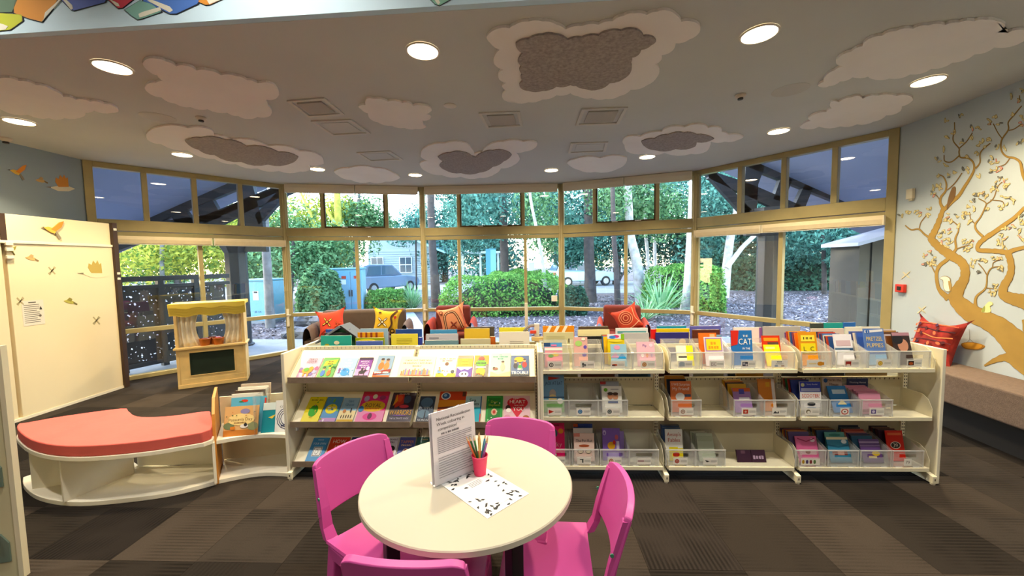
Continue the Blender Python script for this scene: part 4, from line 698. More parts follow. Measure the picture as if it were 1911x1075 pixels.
DISP = {0: [
 (552, 588, 669, '#c8a4c4', 'pink and purple paperback with an orange dinosaur, far left of the top tier', blobs_(9, ['#7d6aa8', '#a8b0d8', '#b05a88'], 1, 0, .5, .13)+[('e', .45, .32, .28, .14, '#e8a02c'), ('e', .62, .42, .13, .1, '#e8a02c'), ('r', .3, .04, .38, .25, '#e8a02c'), ('r', .52, .04, .6, .25, '#e8a02c'), ('e', .4, .36, .15, .1, '#6aa83c'), ('t', 'ZERO', .5, .88, .11, .8, '#3a2430'), ('t', 'FOOT', .5, .74, .11, .8, '#3a2430')]),
 (590, 620, 669, '#4f9a48', 'green paperback with a yellow title patch on the top tier', [('p', [(.15, .55), (.9, .68), (.95, .9), (.2, .8)], '#efe02c'), ('t', 'TREE', .55, .78, .07, .6, '#3a3a10'), ('t', 'FORT', .55, .67, .07, .6, '#3a3a10')]+figure(.3, .2, .28, '#4a78c8')+figure(.68, .2, .26, '#e07a3c')+blobs_(6, ['#2e6a34', '#b8d44a'], 3, .4, .6, .08)),
 (624, 657, 670, '#a8c8e8', 'pale blue paperback with white title and blue dog on the top tier', [('t', 'THE', .5, .88, .07, .5, '#f4f8fc'), ('t', 'TURN', .5, .74, .1, .8, '#f4f8fc'), ('t', 'DOG', .5, .58, .1, .7, '#f4f8fc'), ('e', .5, .26, .26, .2, '#4f9ad8'), ('e', .42, .38, .1, .08, '#3a7ac0'), ('r', .08, .2, .2, .45, '#7a4a8c')]+blobs_(8, ['#e8f0f8', '#e88a9c', '#4f9ad8'], 4, 0, .5, .05)),
 (659, 686, 669, '#7a3a98', 'purple paperback with a black horse rider on the top tier', [('r', 0, 0, 1, .4, '#d8a8d8'), ('r', 0, .88, 1, 1, '#2a1438'), ('t', 'MYSTIC', .5, .78, .08, .85, '#f4ecf8'), ('t', 'AND THE', .5, .68, .04, .6, '#f4ecf8'), ('t', 'MIDNIGHT', .5, .58, .07, .9, '#f4ecf8'), ('t', 'RIDE', .5, .47, .07, .6, '#f4ecf8'), ('e', .5, .24, .24, .09, '#1c1220'), ('r', .3, .08, .35, .24, '#1c1220'), ('r', .66, .08, .71, .24, '#1c1220'), ('e', .72, .32, .1, .06, '#1c1220'), ('e', .48, .36, .08, .1, '#1c1220'), ('r', 0, 0, 1, .07, '#1c1220'), ('e', .86, .42, .11, .1, '#f4e8f4')]),
 (694, 726, 665, '#8fa8c4', 'grey-blue book with two orange-dressed figures and a red band on the top tier', figure(.35, .5, .34, '#e07a48', '#e0a078')+figure(.68, .48, .34, '#e88a5a', '#c88a6a')+[('p', [(0, .08), (1, .2), (1, .36), (0, .22)], '#8c2a24'), ('t', 'Sister Power', .5, .2, .08, .85, '#fbf3e6'), ('r', 0, 0, 1, .07, '#d86a3c')]),
 (740, 808, 667, '#f2dfc4', 'cream printed notice with drawn book spines on the top tier', [('t', 'CHECK OUT THESE NEW', .5, .8, .075, .75, '#2a2420'), ('t', 'OR RECENTLY RETURNED', .5, .66, .075, .85, '#2a2420'), ('t', 'BOOKS!', .5, .52, .075, .3, '#2a2420')]+[('r', .08+k*.052, .07, .08+k*.052+.045, .28+((k*7) % 5)*.028, ['#e08a6a', '#d8a078', '#8a84b8', '#e8b088', '#b86a8c', '#7a9ab0'][k % 6]) for k in range(16)]+[('r', .04, .05, .96, .075, '#d87a54')]),
 (812, 849, 667, '#f4ecc8', 'cream and yellow paperback with a white-robed bear on the top tier', [('r', 0, 0, 1, .16, '#f0cc3c'), ('t', 'CURLY BEAR', .5, .88, .09, .85, '#c2503a'), ('t', 'AND FRIENDS', .5, .77, .05, .6, '#8a4a3a'), ('e', .5, .3, .14, .28, '#f8f6f0'), ('e', .5, .62, .1, .09, '#6a4028'), ('e', .85, .24, .1, .08, '#3a3f50'), ('e', .16, .26, .12, .1, '#7aa0c0')]+blobs_(6, ['#c2503a', '#3a4a5a', '#e8a058'], 7, .2, .6, .05)),
 (850, 880, 665, '#e0562c', 'orange-red and violet paperback with a sunset on the top tier', [('r', 0, .35, 1, .85, '#f4a84a'), ('r', 0, 0, 1, .45, '#e8e0f4'), ('p', [(0, 0), (1, 0), (1, .42), (.7, .3), (.5, .36), (.3, .28), (0, .42)], '#5a3aa0'), ('e', .5, .1, .3, .14, '#f4f0f8'), ('e', .4, .12, .06, .06, '#2a1a40'), ('e', .62, .12, .06, .06, '#2a1a40'), ('t', 'SUN', .5, .76, .1, .6, '#f8d848'), ('t', 'FALL', .5, .6, .1, .7, '#f8d848')]),
 (882, 910, 665, '#2a1c14', 'black and gold paperback with a green slime title on the top tier', [('p', [(0, 1), (.4, 1), (.12, .6), (0, .55)], '#d89a2c'), ('p', [(1, 1), (.6, 1), (.88, .6), (1, .55)], '#d89a2c'), ('e', .5, .62, .4, .14, '#7ac83c'), ('t', 'SPOOKED', .5, .62, .1, .7, '#1c2a10'), ('e', .5, .24, .32, .16, '#d8d02c'), ('r', .15, .4, .85, .46, '#f4efe0'), ('e', .5, .84, .2, .08, '#a03a2c')]+blobs_(5, ['#c83c2c', '#e8b02c'], 9, 0, .3, .06)),
 (914, 952, 661, '#a4d4bc', 'tall mint green book with a child running on the top tier', [('r', 0, 0, 1, .2, '#efe4b8'), ('t', 'little', .5, .92, .04, .4, '#4a8a7c'), ('t', 'FEET RUNNING', .5, .84, .06, .8, '#4a8a7c'), ('t', 'WILD', .5, .75, .06, .5, '#4a8a7c')]+figure(.62, .38, .26, '#f0b8a8', '#f0c8a8', '#4a3a34')+[('e', .25, .32, .14, .06, '#8a5a48'), ('e', .18, .36, .06, .04, '#4a3430'), ('p', [(0, .2), (.4, .08), (1, .2), (1, 0), (0, 0)], '#f0dca0')]),
 (953, 988, 665, '#3f5a8a', 'navy comic paperback with a white jagged title, right end of the top tier', [('e', .45, .8, .28, .13, '#e8b428')]+figure(.25, .5, .24, '#2a2a34')+figure(.75, .55, .26, '#c83a34')+figure(.5, .42, .22, '#4a9a4a')+[('r', 0, 0, 1, .1, '#1c2430'), ('t', 'BIG', .5, .33, .1, .4, '#fbfbf6'), ('t', 'TROUBLE', .5, .16, .14, .92, '#fbfbf6')])],
 1: [
 (560, 593, 742, '#efe228', 'bright yellow paperback with a green splat, left end of the middle tier', [('e', .5, .42, .26, .24, '#4fb03a'), ('t', 'SUPER GOO', .5, .86, .06, .7, '#8a8420')]+blobs_(12, ['#c8b820', '#4fb03a', '#3a3a2a', '#d87a9c'], 11, 0, 1, .05)),
 (594, 625, 742, '#5a98cc', 'blue paperback with a yellow blob title on the middle tier', [('e', .5, .5, .36, .2, '#efe228'), ('t', 'THE FUN', .5, .55, .06, .5, '#fbfbf0'), ('t', 'CLUB', .5, .46, .06, .4, '#5a98cc'), ('r', 0, 0, 1, .14, '#c8a0d0')]+blobs_(10, ['#8ac048', '#e8e0f0', '#3a6aa0'], 12, 0, 1, .06)),
 (627, 658, 744, '#a8cce8', 'pale sky blue paperback with silhouettes on sand, middle tier', [('r', 0, 0, 1, .45, '#efe0b4'), ('r', 0, 0, 1, .08, '#d8b458'), ('t', 'Girl', .5, .85, .1, .5, '#3a6aa8'), ('t', 'Ghost', .5, .7, .1, .7, '#3a6aa8')]+[('e', .2+k*.15, .2, .03, .08, '#3a2a20') for k in range(5)]+[('e', .3, .42, .1, .08, '#c88a58'), ('e', .7, .45, .05, .1, '#3a3a40')]),
 (661, 713, 732, '#e83a88', 'large magenta paperback with a yellow title cloud on the middle tier', [('r', 0, .85, 1, 1, '#d01c50'), ('r', 0, 0, 1, .35, '#f0a0c8'), ('e', .52, .5, .46, .19, '#f4c81c'), ('t', 'ROYAL', .52, .53, .13, .6, '#2a2018'), ('t', 'RUNAROUND', .52, .41, .05, .6, '#d8701c'), ('e', .5, .16, .26, .12, '#e85aa0'), ('e', .2, .75, .1, .1, '#c8b0e0'), ('e', .5, .82, .09, .08, '#e8e4d0'), ('e', .8, .78, .12, .08, '#a03a70'), ('e', .1, .4, .1, .1, '#4a8ac0'), ('e', .5, .17, .08, .1, '#6a2a50')]),
 (720, 766, 734, '#2c1c34', 'dark paperback with a cat face and gold title on the middle tier', [('p', [(.12, .9), (.5, .95), (.55, .6), (.2, .45)], '#c83a24'), ('e', .35, .78, .12, .12, '#e05a34'), ('e', .68, .75, .16, .14, '#3a4a68'), ('p', [(.1, .5), (.2, .95), (.28, .7)], '#e8a04a'), ('t', 'ERIN HUNTER', .5, .94, .04, .6, '#e8e0d8'), ('t', 'WARRIORS', .5, .3, .16, .92, '#e8b458'), ('t', 'THE ULTIMATE GUIDE', .5, .1, .05, .8, '#d8d0e0'), ('e', .6, .5, .2, .06, '#d84a5a'), ('e', .5, .2, .3, .02, '#7a5aa8')]),
 (775, 805, 741, '#2a3f58', 'dark stormy blue paperback beside the middle tier join', [('e', .5, .75, .4, .2, '#5a7a9c'), ('e', .4, .3, .4, .16, '#6f8a9c'), ('t', 'OLYMPUS', .5, .52, .1, .88, '#c8d4dc'), ('p', [(.45, .12), (.55, .12), (.52, .42), (.48, .42)], '#141c28'), ('r', 0, 0, 1, .12, '#1c2434'), ('t', 'RIORDAN', .5, .06, .08, .8, '#d8dce0')]),
 (812, 865, 729, '#d8501c', 'tall orange desert book with a round globe badge on the middle tier', [('r', 0, .45, 1, .7, '#f4a83c'), ('r', 0, 0, 1, .46, '#d8842c'), ('p', [(0, .46), (1, .52), (1, .44), (0, .4)], '#7a3018'), ('e', .24, .84, .18, .13, '#f4f4f0'), ('e', .24, .84, .14, .1, '#2c5a98'), ('e', .22, .86, .06, .05, '#a8d0f0'), ('r', .86, .82, .98, .98, '#5a2a1c')]+blobs_(12, ['#f0c04a', '#a8481c', '#e89a34'], 15, 0, .42, .07)),
 (864, 896, 741, '#bfe4ec', 'teal and white paperback behind the standing notice, middle tier', [('r', 0, 0, 1, .55, '#3fb8cc'), ('t', 'Sea', .45, .84, .13, .5, '#14303c'), ('t', 'Lines', .55, .7, .13, .7, '#14303c'), ('r', .94, 0, 1, 1, '#2c6aa8'), ('r', .94, 0, 1, .3, '#d83c2c')]),
 (905, 937, 740, '#2f9a48', 'green ornamental paperback with a small red figure, middle tier', [('r', .06, .05, .94, .95, '#48b45a'), ('r', .12, .09, .88, .91, '#2f8a40'), ('t', 'Dear', .5, .76, .09, .5, '#c8e070'), ('t', 'Elephant', .5, .63, .09, .7, '#c8e070'), ('e', .5, .36, .18, .13, '#e8c0a0'), ('e', .5, .36, .09, .07, '#c8402c')]+blobs_(8, ['#8ad05a', '#f0f0e0'], 17, 0, .9, .04)),
 (939, 990, 740, '#f2cdd4', 'pale pink book with a big red heart, right end of the middle tier', [('e', .36, .72, .24, .19, '#e02c44'), ('e', .68, .72, .24, .19, '#e02c44'), ('p', [(.14, .66), (.9, .66), (.54, .18), (.48, .18)], '#e02c44'), ('t', 'The', .4, .88, .06, .2, '#fbf6f0'), ('t', 'HEART', .52, .76, .13, .6, '#fbf6f0'), ('t', 'lives with', .58, .62, .06, .4, '#fbf6f0'), ('t', 'YOU', .56, .48, .14, .45, '#fbf6f0'), ('e', .16, .5, .1, .13, '#4a2a24'), ('e', .18, .42, .1, .08, '#f8f0e8'), ('e', .14, .16, .12, .1, '#f0b0c4'), ('e', .84, .16, .12, .07, '#b0743c')])],
 2: [
 (569, 600, 818, '#5aa0d8', 'sky blue paperback with a white drawn frame, left end of the bottom tier', [('t', 'WRITE', .5, .9, .06, .5, '#dff0fa'), ('t', 'YOUR OWN', .5, .74, .09, .8, '#dff0fa'), ('r', .25, .2, .8, .6, '#f4f6f4'), ('r', .28, .22, .77, .58, '#2a3038'), ('r', .31, .24, .74, .56, '#f4f6f4'), ('e', .5, .38, .1, .1, '#2a3038'), ('e', .5, .38, .08, .08, '#f4f6f4')]),
 (603, 640, 817, '#e0502c', 'orange-red paperback with white brush title, half behind the pink chair', [('t', 'HOW', .5, .82, .15, .8, '#fbf0dc'), ('t', 'AM I', .5, .6, .12, .7, '#fbf0dc'), ('e', .5, .25, .35, .18, '#f0c8a0'), ('e', .4, .28, .06, .06, '#2a2020')]),
 (643, 675, 817, '#34407c', 'navy paperback mostly behind the left pink chair, bottom tier', [('t', 'LOST ON', .5, .84, .1, .8, '#f0f2f8'), ('e', .5, .4, .3, .2, '#8a6ab0')]),
 (680, 708, 817, '#c8d8e0', 'pale grey paperback hidden by the left pink chair, bottom tier', [('t', 'STAR', .5, .8, .1, .8, '#3a4a5c')]),
 (708, 735, 817, '#e8e4ea', 'white paperback with a round-eyed face, right of the pink chair back', [('t', 'ADORABLE', .5, .9, .07, .85, '#2a2a34'), ('t', 'EMPIRE', .5, .78, .07, .7, '#2a2a34'), ('e', .6, .38, .26, .2, '#f0c0b0'), ('e', .6, .52, .28, .12, '#2a2020'), ('e', .62, .4, .05, .05, '#1c1c20'), ('r', 0, 0, .3, .3, '#a8b0c8')]),
 (737, 768, 817, '#5a60a8', 'violet-blue paperback with an orange title, bottom tier behind the table', [('t', 'TAPPER', .5, .8, .12, .85, '#f0a068'), ('t', 'WATSON', .5, .66, .07, .7, '#f0d0b0'), ('e', .5, .34, .22, .2, '#e8dcd0'), ('e', .5, .42, .1, .08, '#c84a5a')]),
 (770, 802, 817, '#3f6a64', 'dark green paperback with a pale swirl, bottom tier behind the table', [('e', .5, .55, .36, .3, '#5a8a7c'), ('e', .5, .55, .26, .2, '#3f6a64'), ('e', .54, .6, .1, .12, '#d8c89a'), ('t', 'GREEN', .5, .9, .06, .6, '#d8d0a0')]),
 (804, 836, 817, '#3f58b0', 'royal blue paperback behind the standing notice, bottom tier', [('t', 'DEEP', .5, .85, .1, .7, '#f4f0e0'), ('e', .5, .4, .3, .2, '#e8c048')])]}
for ti, L_ in DISP.items():
    zl = TIER[ti][0]; o0 = Vector((0, .004, zl+.003))
    for u0, u1, vt, col, lab, art in L_:
        vb = {0: 706, 1: 784, 2: 861}[ti]
        a = S(u0, vb, .0); e = S(u1, vb, .0); wd = (e.x-a.x); cx = (a.x+e.x)/2
        # intersect top pixel with the sloped tier plane
        uu = (u0+u1)/2; d = SI.to_3x3() @ ray(uu, vt); o_ = SI @ EYEV; nn = SLN; k = (o0-o_).dot(nn)/d.dot(nn); tp = o_+d*k; h = min(.25, max(.12, (tp-o0).dot(SLOPE)))
        sign = 'notice' in lab
        f = frame(Vector((cx, o0.y, o0.z))+SLN*.011, (1, 0, 0), SLOPE, SLN)
        book(SM @ f, wd*.98, h, .001 if False else (.004 if sign else .010), col, lab, art, group='face-out books on the %s display tier' % TIER[ti][1], nm='notice_card' if sign else 'paperback_book', cat='notice' if sign else 'book')
# ---------------------------------------------------------------- clear bins and what is filed in them
BW, BD, BFH, BBH = .206, .215, .122, .18
def clear_bin(cx, z, label, card, w_=BW):
    t = thing('clear_book_bin', label, 'book bin', mw=SM @ Matrix.Translation((cx, .002, z)), group='clear plastic book bins'); k = .003; b_ = MB()
    b_.box(-w_/2, w_/2, 0, BD, .004, .004+k)
    b_.box(-w_/2, w_/2, 0, k, .004, .072).box(-w_/2, w_/2, 0, k, .098, BFH).box(-w_/2, -w_*.28, 0, k, .072, .098).box(w_*.28, w_/2, 0, k, .072, .098)
    b_.box(-w_/2, w_/2, BD-k, BD, .004, BBH)
    for s in (-1, 1):
        x0, x1 = sorted((s*w_/2, s*(w_/2-k))); b_.prism([(0, .004), (BD, .004), (BD, BBH), (BD*.8, BBH), (.02, BFH+.004), (0, BFH)], x0, x1, ax='x')
    b_.obj('tray', CLEAR, t); r = MB(); r.box(-w_/2-.004, w_/2+.004, -.004, .004, BFH-.004, BFH+.003)
    r.obj('rim', MILKY, t)
    for s in (-1, 1): MB().box(s*w_/2-.003, s*w_/2+.003, -.003, .003, .004, BFH).obj('corner_edge', MILKY, t)
    for s in (-1, 1): MB().box(s*w_*.29-.02, s*w_*.29+.02, -.003, .012, 0, .006).obj('foot', MILKY, t)
    if card:
        cw, ch = card[0], .05; c = MB().box(-cw/2, cw/2, -.0012, -.0004, .014, .014+ch).obj('label_card', P('#f7f4ea'), t)
        deco(c, cw, ch, card[1], mat4=frame((-cw/2, -.0013, .014), (1, 0, 0), (0, 0, 1), (0, -1, 0)), art='label_picture', txt='label_text', dz=.0001, z0=.0001)
    return t
def card(icon, lines, w_=.1): return (w_, icon+[('s', .52, .95, .35, .68, lines, '#8a8a88')])
ic = lambda c, c2='#f7f4ea': [('e', .26, .5, .16, .32, c), ('e', .26, .5, .1, .2, c2), ('e', .26, .5, .05, .1, c)]
ORD = ['first', 'second', 'third', 'fourth', 'fifth', 'sixth', 'seventh', 'eighth', 'ninth', 'tenth', 'eleventh', 'twelfth', 'thirteenth', 'fourteenth', 'fifteenth', 'sixteenth', 'seventeenth', 'eighteenth', 'nineteenth', 'twentieth']
def binned(u, row, idx, desc, crd, books, packed=None, w_=BW):
    """books: (du px, v top, width, colour, label, art, depth y, lean deg); packed: (n, y0, y1, h0, h1, colours, label, dx)"""
    z = ZS[row]; lv = {0: 'top', 1: 'middle', 2: 'bottom'}[row]; vf = {0: 675, 1: 762, 2: 852}[row]; c = S(u, vf, 0.0); cx = c.x
    clear_bin(cx, z-.002, desc, crd, w_)
    for du, vt, bw, col, lab, art, y, ln in books:
        p = S(u+du, vt, y+.02); h = max(.1, (p.z-z-.01)/math.cos(rad(ln))); x = p.x; x = max(cx-w_/2+bw/2+.004, min(cx+w_/2-bw/2-.004, x))
        up = Vector((0, math.sin(rad(ln)), math.cos(rad(ln)))); nn = Vector((0, -math.cos(rad(ln)), math.sin(rad(ln))))
        book(SM @ frame((x, y, z+.009), (1, 0, 0), up, nn), bw, h, .005, col, lab, art, group='books filed in the clear bins')
    if packed:
        n, y0, y1, h0, h1, cols, lab, dx = packed[:8]; bw = packed[8] if len(packed) > 8 else .13; pg = packed[9] if len(packed) > 9 else '#f2ecd8'
        for k in range(n):
            f = k/max(1, n-1); ln = 16-6*f; up = Vector((0, math.sin(rad(ln)), math.cos(rad(ln)))); nn = Vector((0, -math.cos(rad(ln)), math.sin(rad(ln)))); hh = h0+(h1-h0)*f+random.uniform(-.006, .006)
            book(SM @ frame((cx+dx*(1-f)*.4-.012*f+random.uniform(-.004, .004), y0+(y1-y0)*f, z+.009), (1, 0, 0), up, nn), bw, hh, (y1-y0)/max(1, n)*.7, cols[k % len(cols)], ORD[k]+' '+lab+', counted from the front', None, group='tightly filed books in the clear bins', page=pg)
BN = 'clear bin on the %s shelf, '
binned(1035, 0, 0, BN % 'top'+'far left, with a black round logo', card(ic('#22201e'), 3), [(-2, 648, .13, '#e8a8b4', 'pink board book with yellow duck in the far left top bin', [('e', .6, .62, .2, .1, '#f0d838'), ('e', .35, .55, .16, .08, '#6ab04a'), ('r', 0, .82, 1, .95, '#f4e4e0')], .045, 15), (-3, 640, .135, '#6fa8dc', 'blue strip-topped book behind the pink duck book', [('r', 0, .84, .35, 1, '#2c4a78'), ('r', .4, .84, .7, .92, '#e88ab8')], .10, 12)])
binned(1096, 0, 1, BN % 'top'+'second from left, with stick figures', card([('e', .2, .6, .08, .2, '#555'), ('r', .16, .15, .24, .6, '#555'), ('e', .34, .45, .08, .18, '#777')], 3), [(-12, 630, .1, '#eec0b8', 'salmon pink book with a green circle in the second top bin', [('e', .35, .78, .26, .1, '#b8dc8c'), ('e', .82, .66, .12, .06, '#6a5ab8'), ('e', .75, .4, .16, .07, '#6a5ab8'), ('e', .7, .93, .14, .05, '#f4ead8')], .06, 12)])
binned(1153, 0, 2, BN % 'top'+'third from left, with a red shoe print', card([('e', .28, .45, .2, .14, '#c25a3c'), ('r', .1, .3, .3, .45, '#2a2a2a')], 2), [(-3, 624, .125, '#f0d838', 'bright multicoloured book with swirls in the third top bin', [('r', 0, .84, 1, 1, '#e8e8f0'), ('e', .5, .92, .2, .05, '#d84a8c'), ('e', .3, .9, .2, .05, '#4a8ad8'), ('r', .8, .82, 1, 1, '#9ac83c'), ('e', .5, .78, .4, .04, '#f8e070')], .10, 10), (2, 643, .115, '#a8d0e8', 'pale blue book with pink and blue mountain in the third top bin', [('p', [(.4, .35), (.7, .6), (1, .35)], '#3a98d8'), ('e', .4, .85, .2, .1, '#e8a8c8'), ('p', [(0, .4), (.3, .65), (.5, .4)], '#d8a0c8')], .05, 14)], (4, .12, .19, .2, .21, ['#e8c030', '#4a7ac0', '#d86a3c', '#3a6a48'], 'thin book packed behind the swirl-covered book in a top bin', -.02, .12))
binned(1209, 0, 3, BN % 'top'+'fourth from left, with a tan round picture', card(ic('#c88a5a', '#e8c8a0'), 2), [(-3, 639, .13, '#ecc4d4', 'soft pink book with a purple three-letter title in a top bin', [('t', 'Pip', .45, .85, .1, .4, '#7a4a9a'), ('e', .8, .86, .1, .07, '#f0d8e8'), ('e', .3, .45, .08, .08, '#f4f0f0'), ('e', .55, .45, .07, .09, '#e8a888'), ('e', .8, .48, .06, .1, '#c8b0d8')], .05, 15)])
binned(1279, 0, 0, BN % 'top'+'fifth from left, with a grey gate picture', card([('r', .08, .2, .46, .7, '#b8c4cc'), ('e', .27, .7, .18, .15, '#b8c4cc')], 4), [(0, 646, .12, '#f6f2d8', 'cream and yellow low book in the fifth top bin', [('r', .6, 0, 1, 1, '#ece45a'), ('r', .1, .4, .6, .48, '#3a3a3a')], .06, 18)])
binned(1338, 0, 1, BN % 'top'+'sixth from left, with a boxed two-letter logo', card([('r', .1, .25, .46, .75, '#7a5a5a'), ('r', .12, .3, .44, .7, '#f4f0ea'), ('t', 'DK', .28, .5, .3, .3, '#7a4a4a')], 2), [(-16, 622, .13, '#e8824a', 'orange book with a pale flag corner in the sixth top bin', [('r', .62, .84, .9, .96, '#f4c89a')], .11, 10), (-4, 630, .13, '#f0e6f0', 'white book with a purple-framed yellow title in the sixth top bin', [('r', .04, .5, .96, .97, '#a88ac8'), ('r', .1, .54, .9, .93, '#f4dc58'), ('t', 'GO', .5, .78, .1, .4, '#e8a83c'), ('t', 'HOME', .5, .64, .1, .6, '#e8a83c')], .05, 14)])
binned(1397, 0, 2, BN % 'top'+'seventh from left, behind a small photo card', card([('r', .08, .2, .46, .8, '#3a3a48'), ('e', .2, .55, .08, .18, '#c8c8d0'), ('e', .36, .4, .07, .15, '#e0d8d8')], 2), [(-12, 617, .15, '#3f7cc4', 'blue book with large white block letters in the seventh top bin', [('p', [(0, 1), (.38, 1), (.3, .6), (0, .55)], '#d83c34'), ('t', 'THE', .68, .84, .06, .3, '#fbfbf8'), ('t', 'CAT', .66, .68, .17, .6, '#fbfbf8'), ('t', 'IN THE', .7, .48, .06, .35, '#fbfbf8')], .07, 8)])
binned(1455, 0, 3, BN % 'top'+'eighth from left, with an alphabet card', (.11, [('t', 'TALLY', .5, .78, .16, .7, '#4a4a4a'), ('t', 'ALPHABET', .5, .5, .16, .8, '#5a4a4a'), ('r', .2, .12, .4, .3, '#8aa0b8'), ('r', .6, .12, .8, .3, '#b89a8a')]), [(-14, 627, .13, '#d8482c', 'red-orange book lying back in the eighth top bin', [('r', .1, .8, .9, .92, '#f0a83c'), ('r', .3, .6, .9, .76, '#5a4440')], .12, 12), (-10, 645, .11, '#ece048', 'lemon yellow leaflet at the front of the eighth top bin', [('r', .1, .8, .7, .9, '#f8f4a0')], .04, 22)])
binned(1524, 0, 0, BN % 'top'+'ninth from left, with an orange animal card', (.13, [('e', .7, .5, .16, .3, '#e8a028'), ('r', .82, .3, .9, .7, '#e8a028'), ('r', .1, .4, .5, .6, '#f4e0b0')]), [(-14, 620, .125, '#f0a828', 'orange book with yellow letter tiles in the ninth top bin', [('r', .12, .72, .88, .9, '#f8e878'), ('t', 'I Am To', .5, .81, .07, .5, '#5a4a10'), ('r', .08, .36, .9, .66, '#f0e020'), ('t', 'L', .3, .5, .13, .2, '#2a2410'), ('t', 'C', .7, .5, .13, .2, '#2a2410')], .05, 10)], (6, .07, .19, .235, .215, ['#e07a34', '#8a3a54', '#3a5a98', '#e8a83c', '#c8503a', '#6a4a88'], 'thin reader packed behind the orange letter-tile book', -.02, .12))
binned(1590, 0, 1, BN % 'top'+'tenth from left, with a red cap picture', card([('r', .08, .2, .46, .8, '#a8382c'), ('e', .27, .3, .15, .12, '#f4e8d8')], 3), [(-12, 625, .125, '#eceaf2', 'white book with pale blue drawing in the tenth top bin', [('r', .1, .62, .9, .8, '#e0c8d0'), ('r', 0, .5, 1, .56, '#5a7a9a'), ('r', .8, .48, 1, .54, '#2c4a6a')], .05, 14)], (9, .07, .195, .2, .215, ['#34548c', '#c8503a', '#2c3a5c', '#e8e0d0', '#5a7ab0', '#8a3a3a'], 'thin blue-spined reader packed in the tenth top bin', -.03, .12))
binned(1650, 0, 2, BN % 'top'+'eleventh from left, with a yellow toy picture', card(ic('#e8b828', '#f4e088'), 2), [(-15, 614, .14, '#6f8fd0', 'periwinkle blue reader with a white ribbon in the eleventh top bin', [('p', [(.05, .88), (.95, .92), (.95, .98), (.05, .95)], '#f4f4f8'), ('e', .2, .92, .1, .05, '#2c68c0'), ('t', '2', .2, .92, .06, .1, '#fff'), ('t', 'PRETZEL', .5, .72, .11, .8, '#f4dc9c'), ('t', 'PUPPIES', .5, .54, .11, .8, '#f4dc9c'), ('r', 0, 0, 1, .3, '#a8c8e8')], .06, 10)], (4, .09, .17, .225, .22, ['#4a6ab8', '#e8e0d8', '#3a4a88'], 'thin reader packed behind the periwinkle blue reader', -.02, .12))
binned(1707, 0, 3, BN % 'top'+'last before the right end panel', card([('r', .08, .2, .46, .8, '#3a1c10'), ('e', .27, .45, .14, .2, '#c8642c')], 2), [(-19, 622, .12, '#3a2a28', 'dark photo-covered book in the last top bin', [('e', .55, .6, .3, .2, '#d8a088'), ('e', .3, .78, .3, .14, '#1c1c24'), ('r', 0, .9, 1, 1, '#c89aa8')], .06, 14)], (7, .08, .19, .2, .23, ['#7a4a2c', '#c8c0c8', '#8a6ab0', '#5a3a24', '#b08a5a'], 'thin brown-spined reader packed in the last top bin', -.03, .12))
# middle shelf
binned(1035, 1, 0, BN % 'middle'+'far left, with a red pennant', card([('p', [(.08, .8), (.08, .2), (.46, .5)], '#c8402c')], 2), [(-2, 701, .155, '#8ab8dc', 'light blue book with a red pennant in the far left middle bin', [('p', [(.25, .96), (.25, .86), (.85, .92)], '#d8482c'), ('t', 'JACK AT BAT', .5, .78, .09, .85, '#2c4a68'), ('e', .45, .5, .16, .12, '#c8c0b8'), ('e', .45, .38, .2, .1, '#f0d8a0'), ('r', 0, 0, 1, .34, '#9ac88a'), ('r', 0, .38, 1, .42, '#3a5a7a'), ('e', .8, .3, .14, .08, '#f4f4ec')], .06, 8)])
binned(1089, 1, 1, BN % 'middle'+'second from left, empty, with a blue globe card', card(ic('#2c6aa8', '#a8d0e8'), 4), [])
binned(1144, 1, 2, BN % 'middle'+'third from left, with a dark green round logo', card(ic('#3a4a4c', '#b8c0bc'), 3), [(-2, 722, .145, '#f4f2ea', 'white book with two smiling children in the third middle bin', [('e', .2, .86, .1, .07, '#8ac85a'), ('r', .45, .86, .85, .9, '#c8c8c4')]+[('e', .42, .62, .14, .12, '#d89a78'), ('e', .68, .6, .14, .12, '#e0a888'), ('e', .42, .72, .14, .06, '#3a2820'), ('e', .68, .71, .14, .06, '#5a3a28'), ('r', .3, .36, .8, .46, '#2c5a98'), ('r', .35, .46, .78, .5, '#6aa0d0')], .05, 12), (-6, 713, .14, '#b8bcc8', 'grey-blue topped book behind the smiling children book', [('r', 0, .9, .3, 1, '#c84a4a')], .11, 10)])
binned(1281, 1, 0, BN % 'middle'+'fourth from left, with a brown flower card', card(ic('#a88a78', '#e8dcd0'), 2), [(-10, 712, .15, '#f08a5c', 'coral orange book with white title in the fourth middle bin', [('t', 'I Will Surprise', .5, .9, .09, .85, '#fdf4ea'), ('t', 'My Friend!', .5, .76, .1, .8, '#fdf4ea'), ('e', .45, .5, .22, .13, '#e8eaea'), ('r', .66, .5, .96, .58, '#4a5a78')], .06, 8)], (4, .09, .17, .23, .235, ['#2c3a50', '#e8a030', '#f0b050', '#1c2430'], 'book packed behind the coral orange book', -.03, .14))
binned(1398, 1, 1, BN % 'middle'+'fifth from left, with a red square card', card([('r', .1, .2, .44, .8, '#c8482c'), ('e', .27, .5, .08, .16, '#f0d0c0')], 3), [(-10, 727, .125, '#b48ac8', 'lilac and orange book lying back in the fifth middle bin', [('r', 0, .85, 1, 1, '#e0703c'), ('r', .35, .75, .65, .95, '#4a48a8'), ('r', .3, .5, .9, .62, '#e8e4ea')], .05, 20)], (4, .10, .18, .19, .2, ['#e8b848', '#3a2c28', '#e0883c'], 'yellow-topped book packed behind the lilac book', -.02, .13))
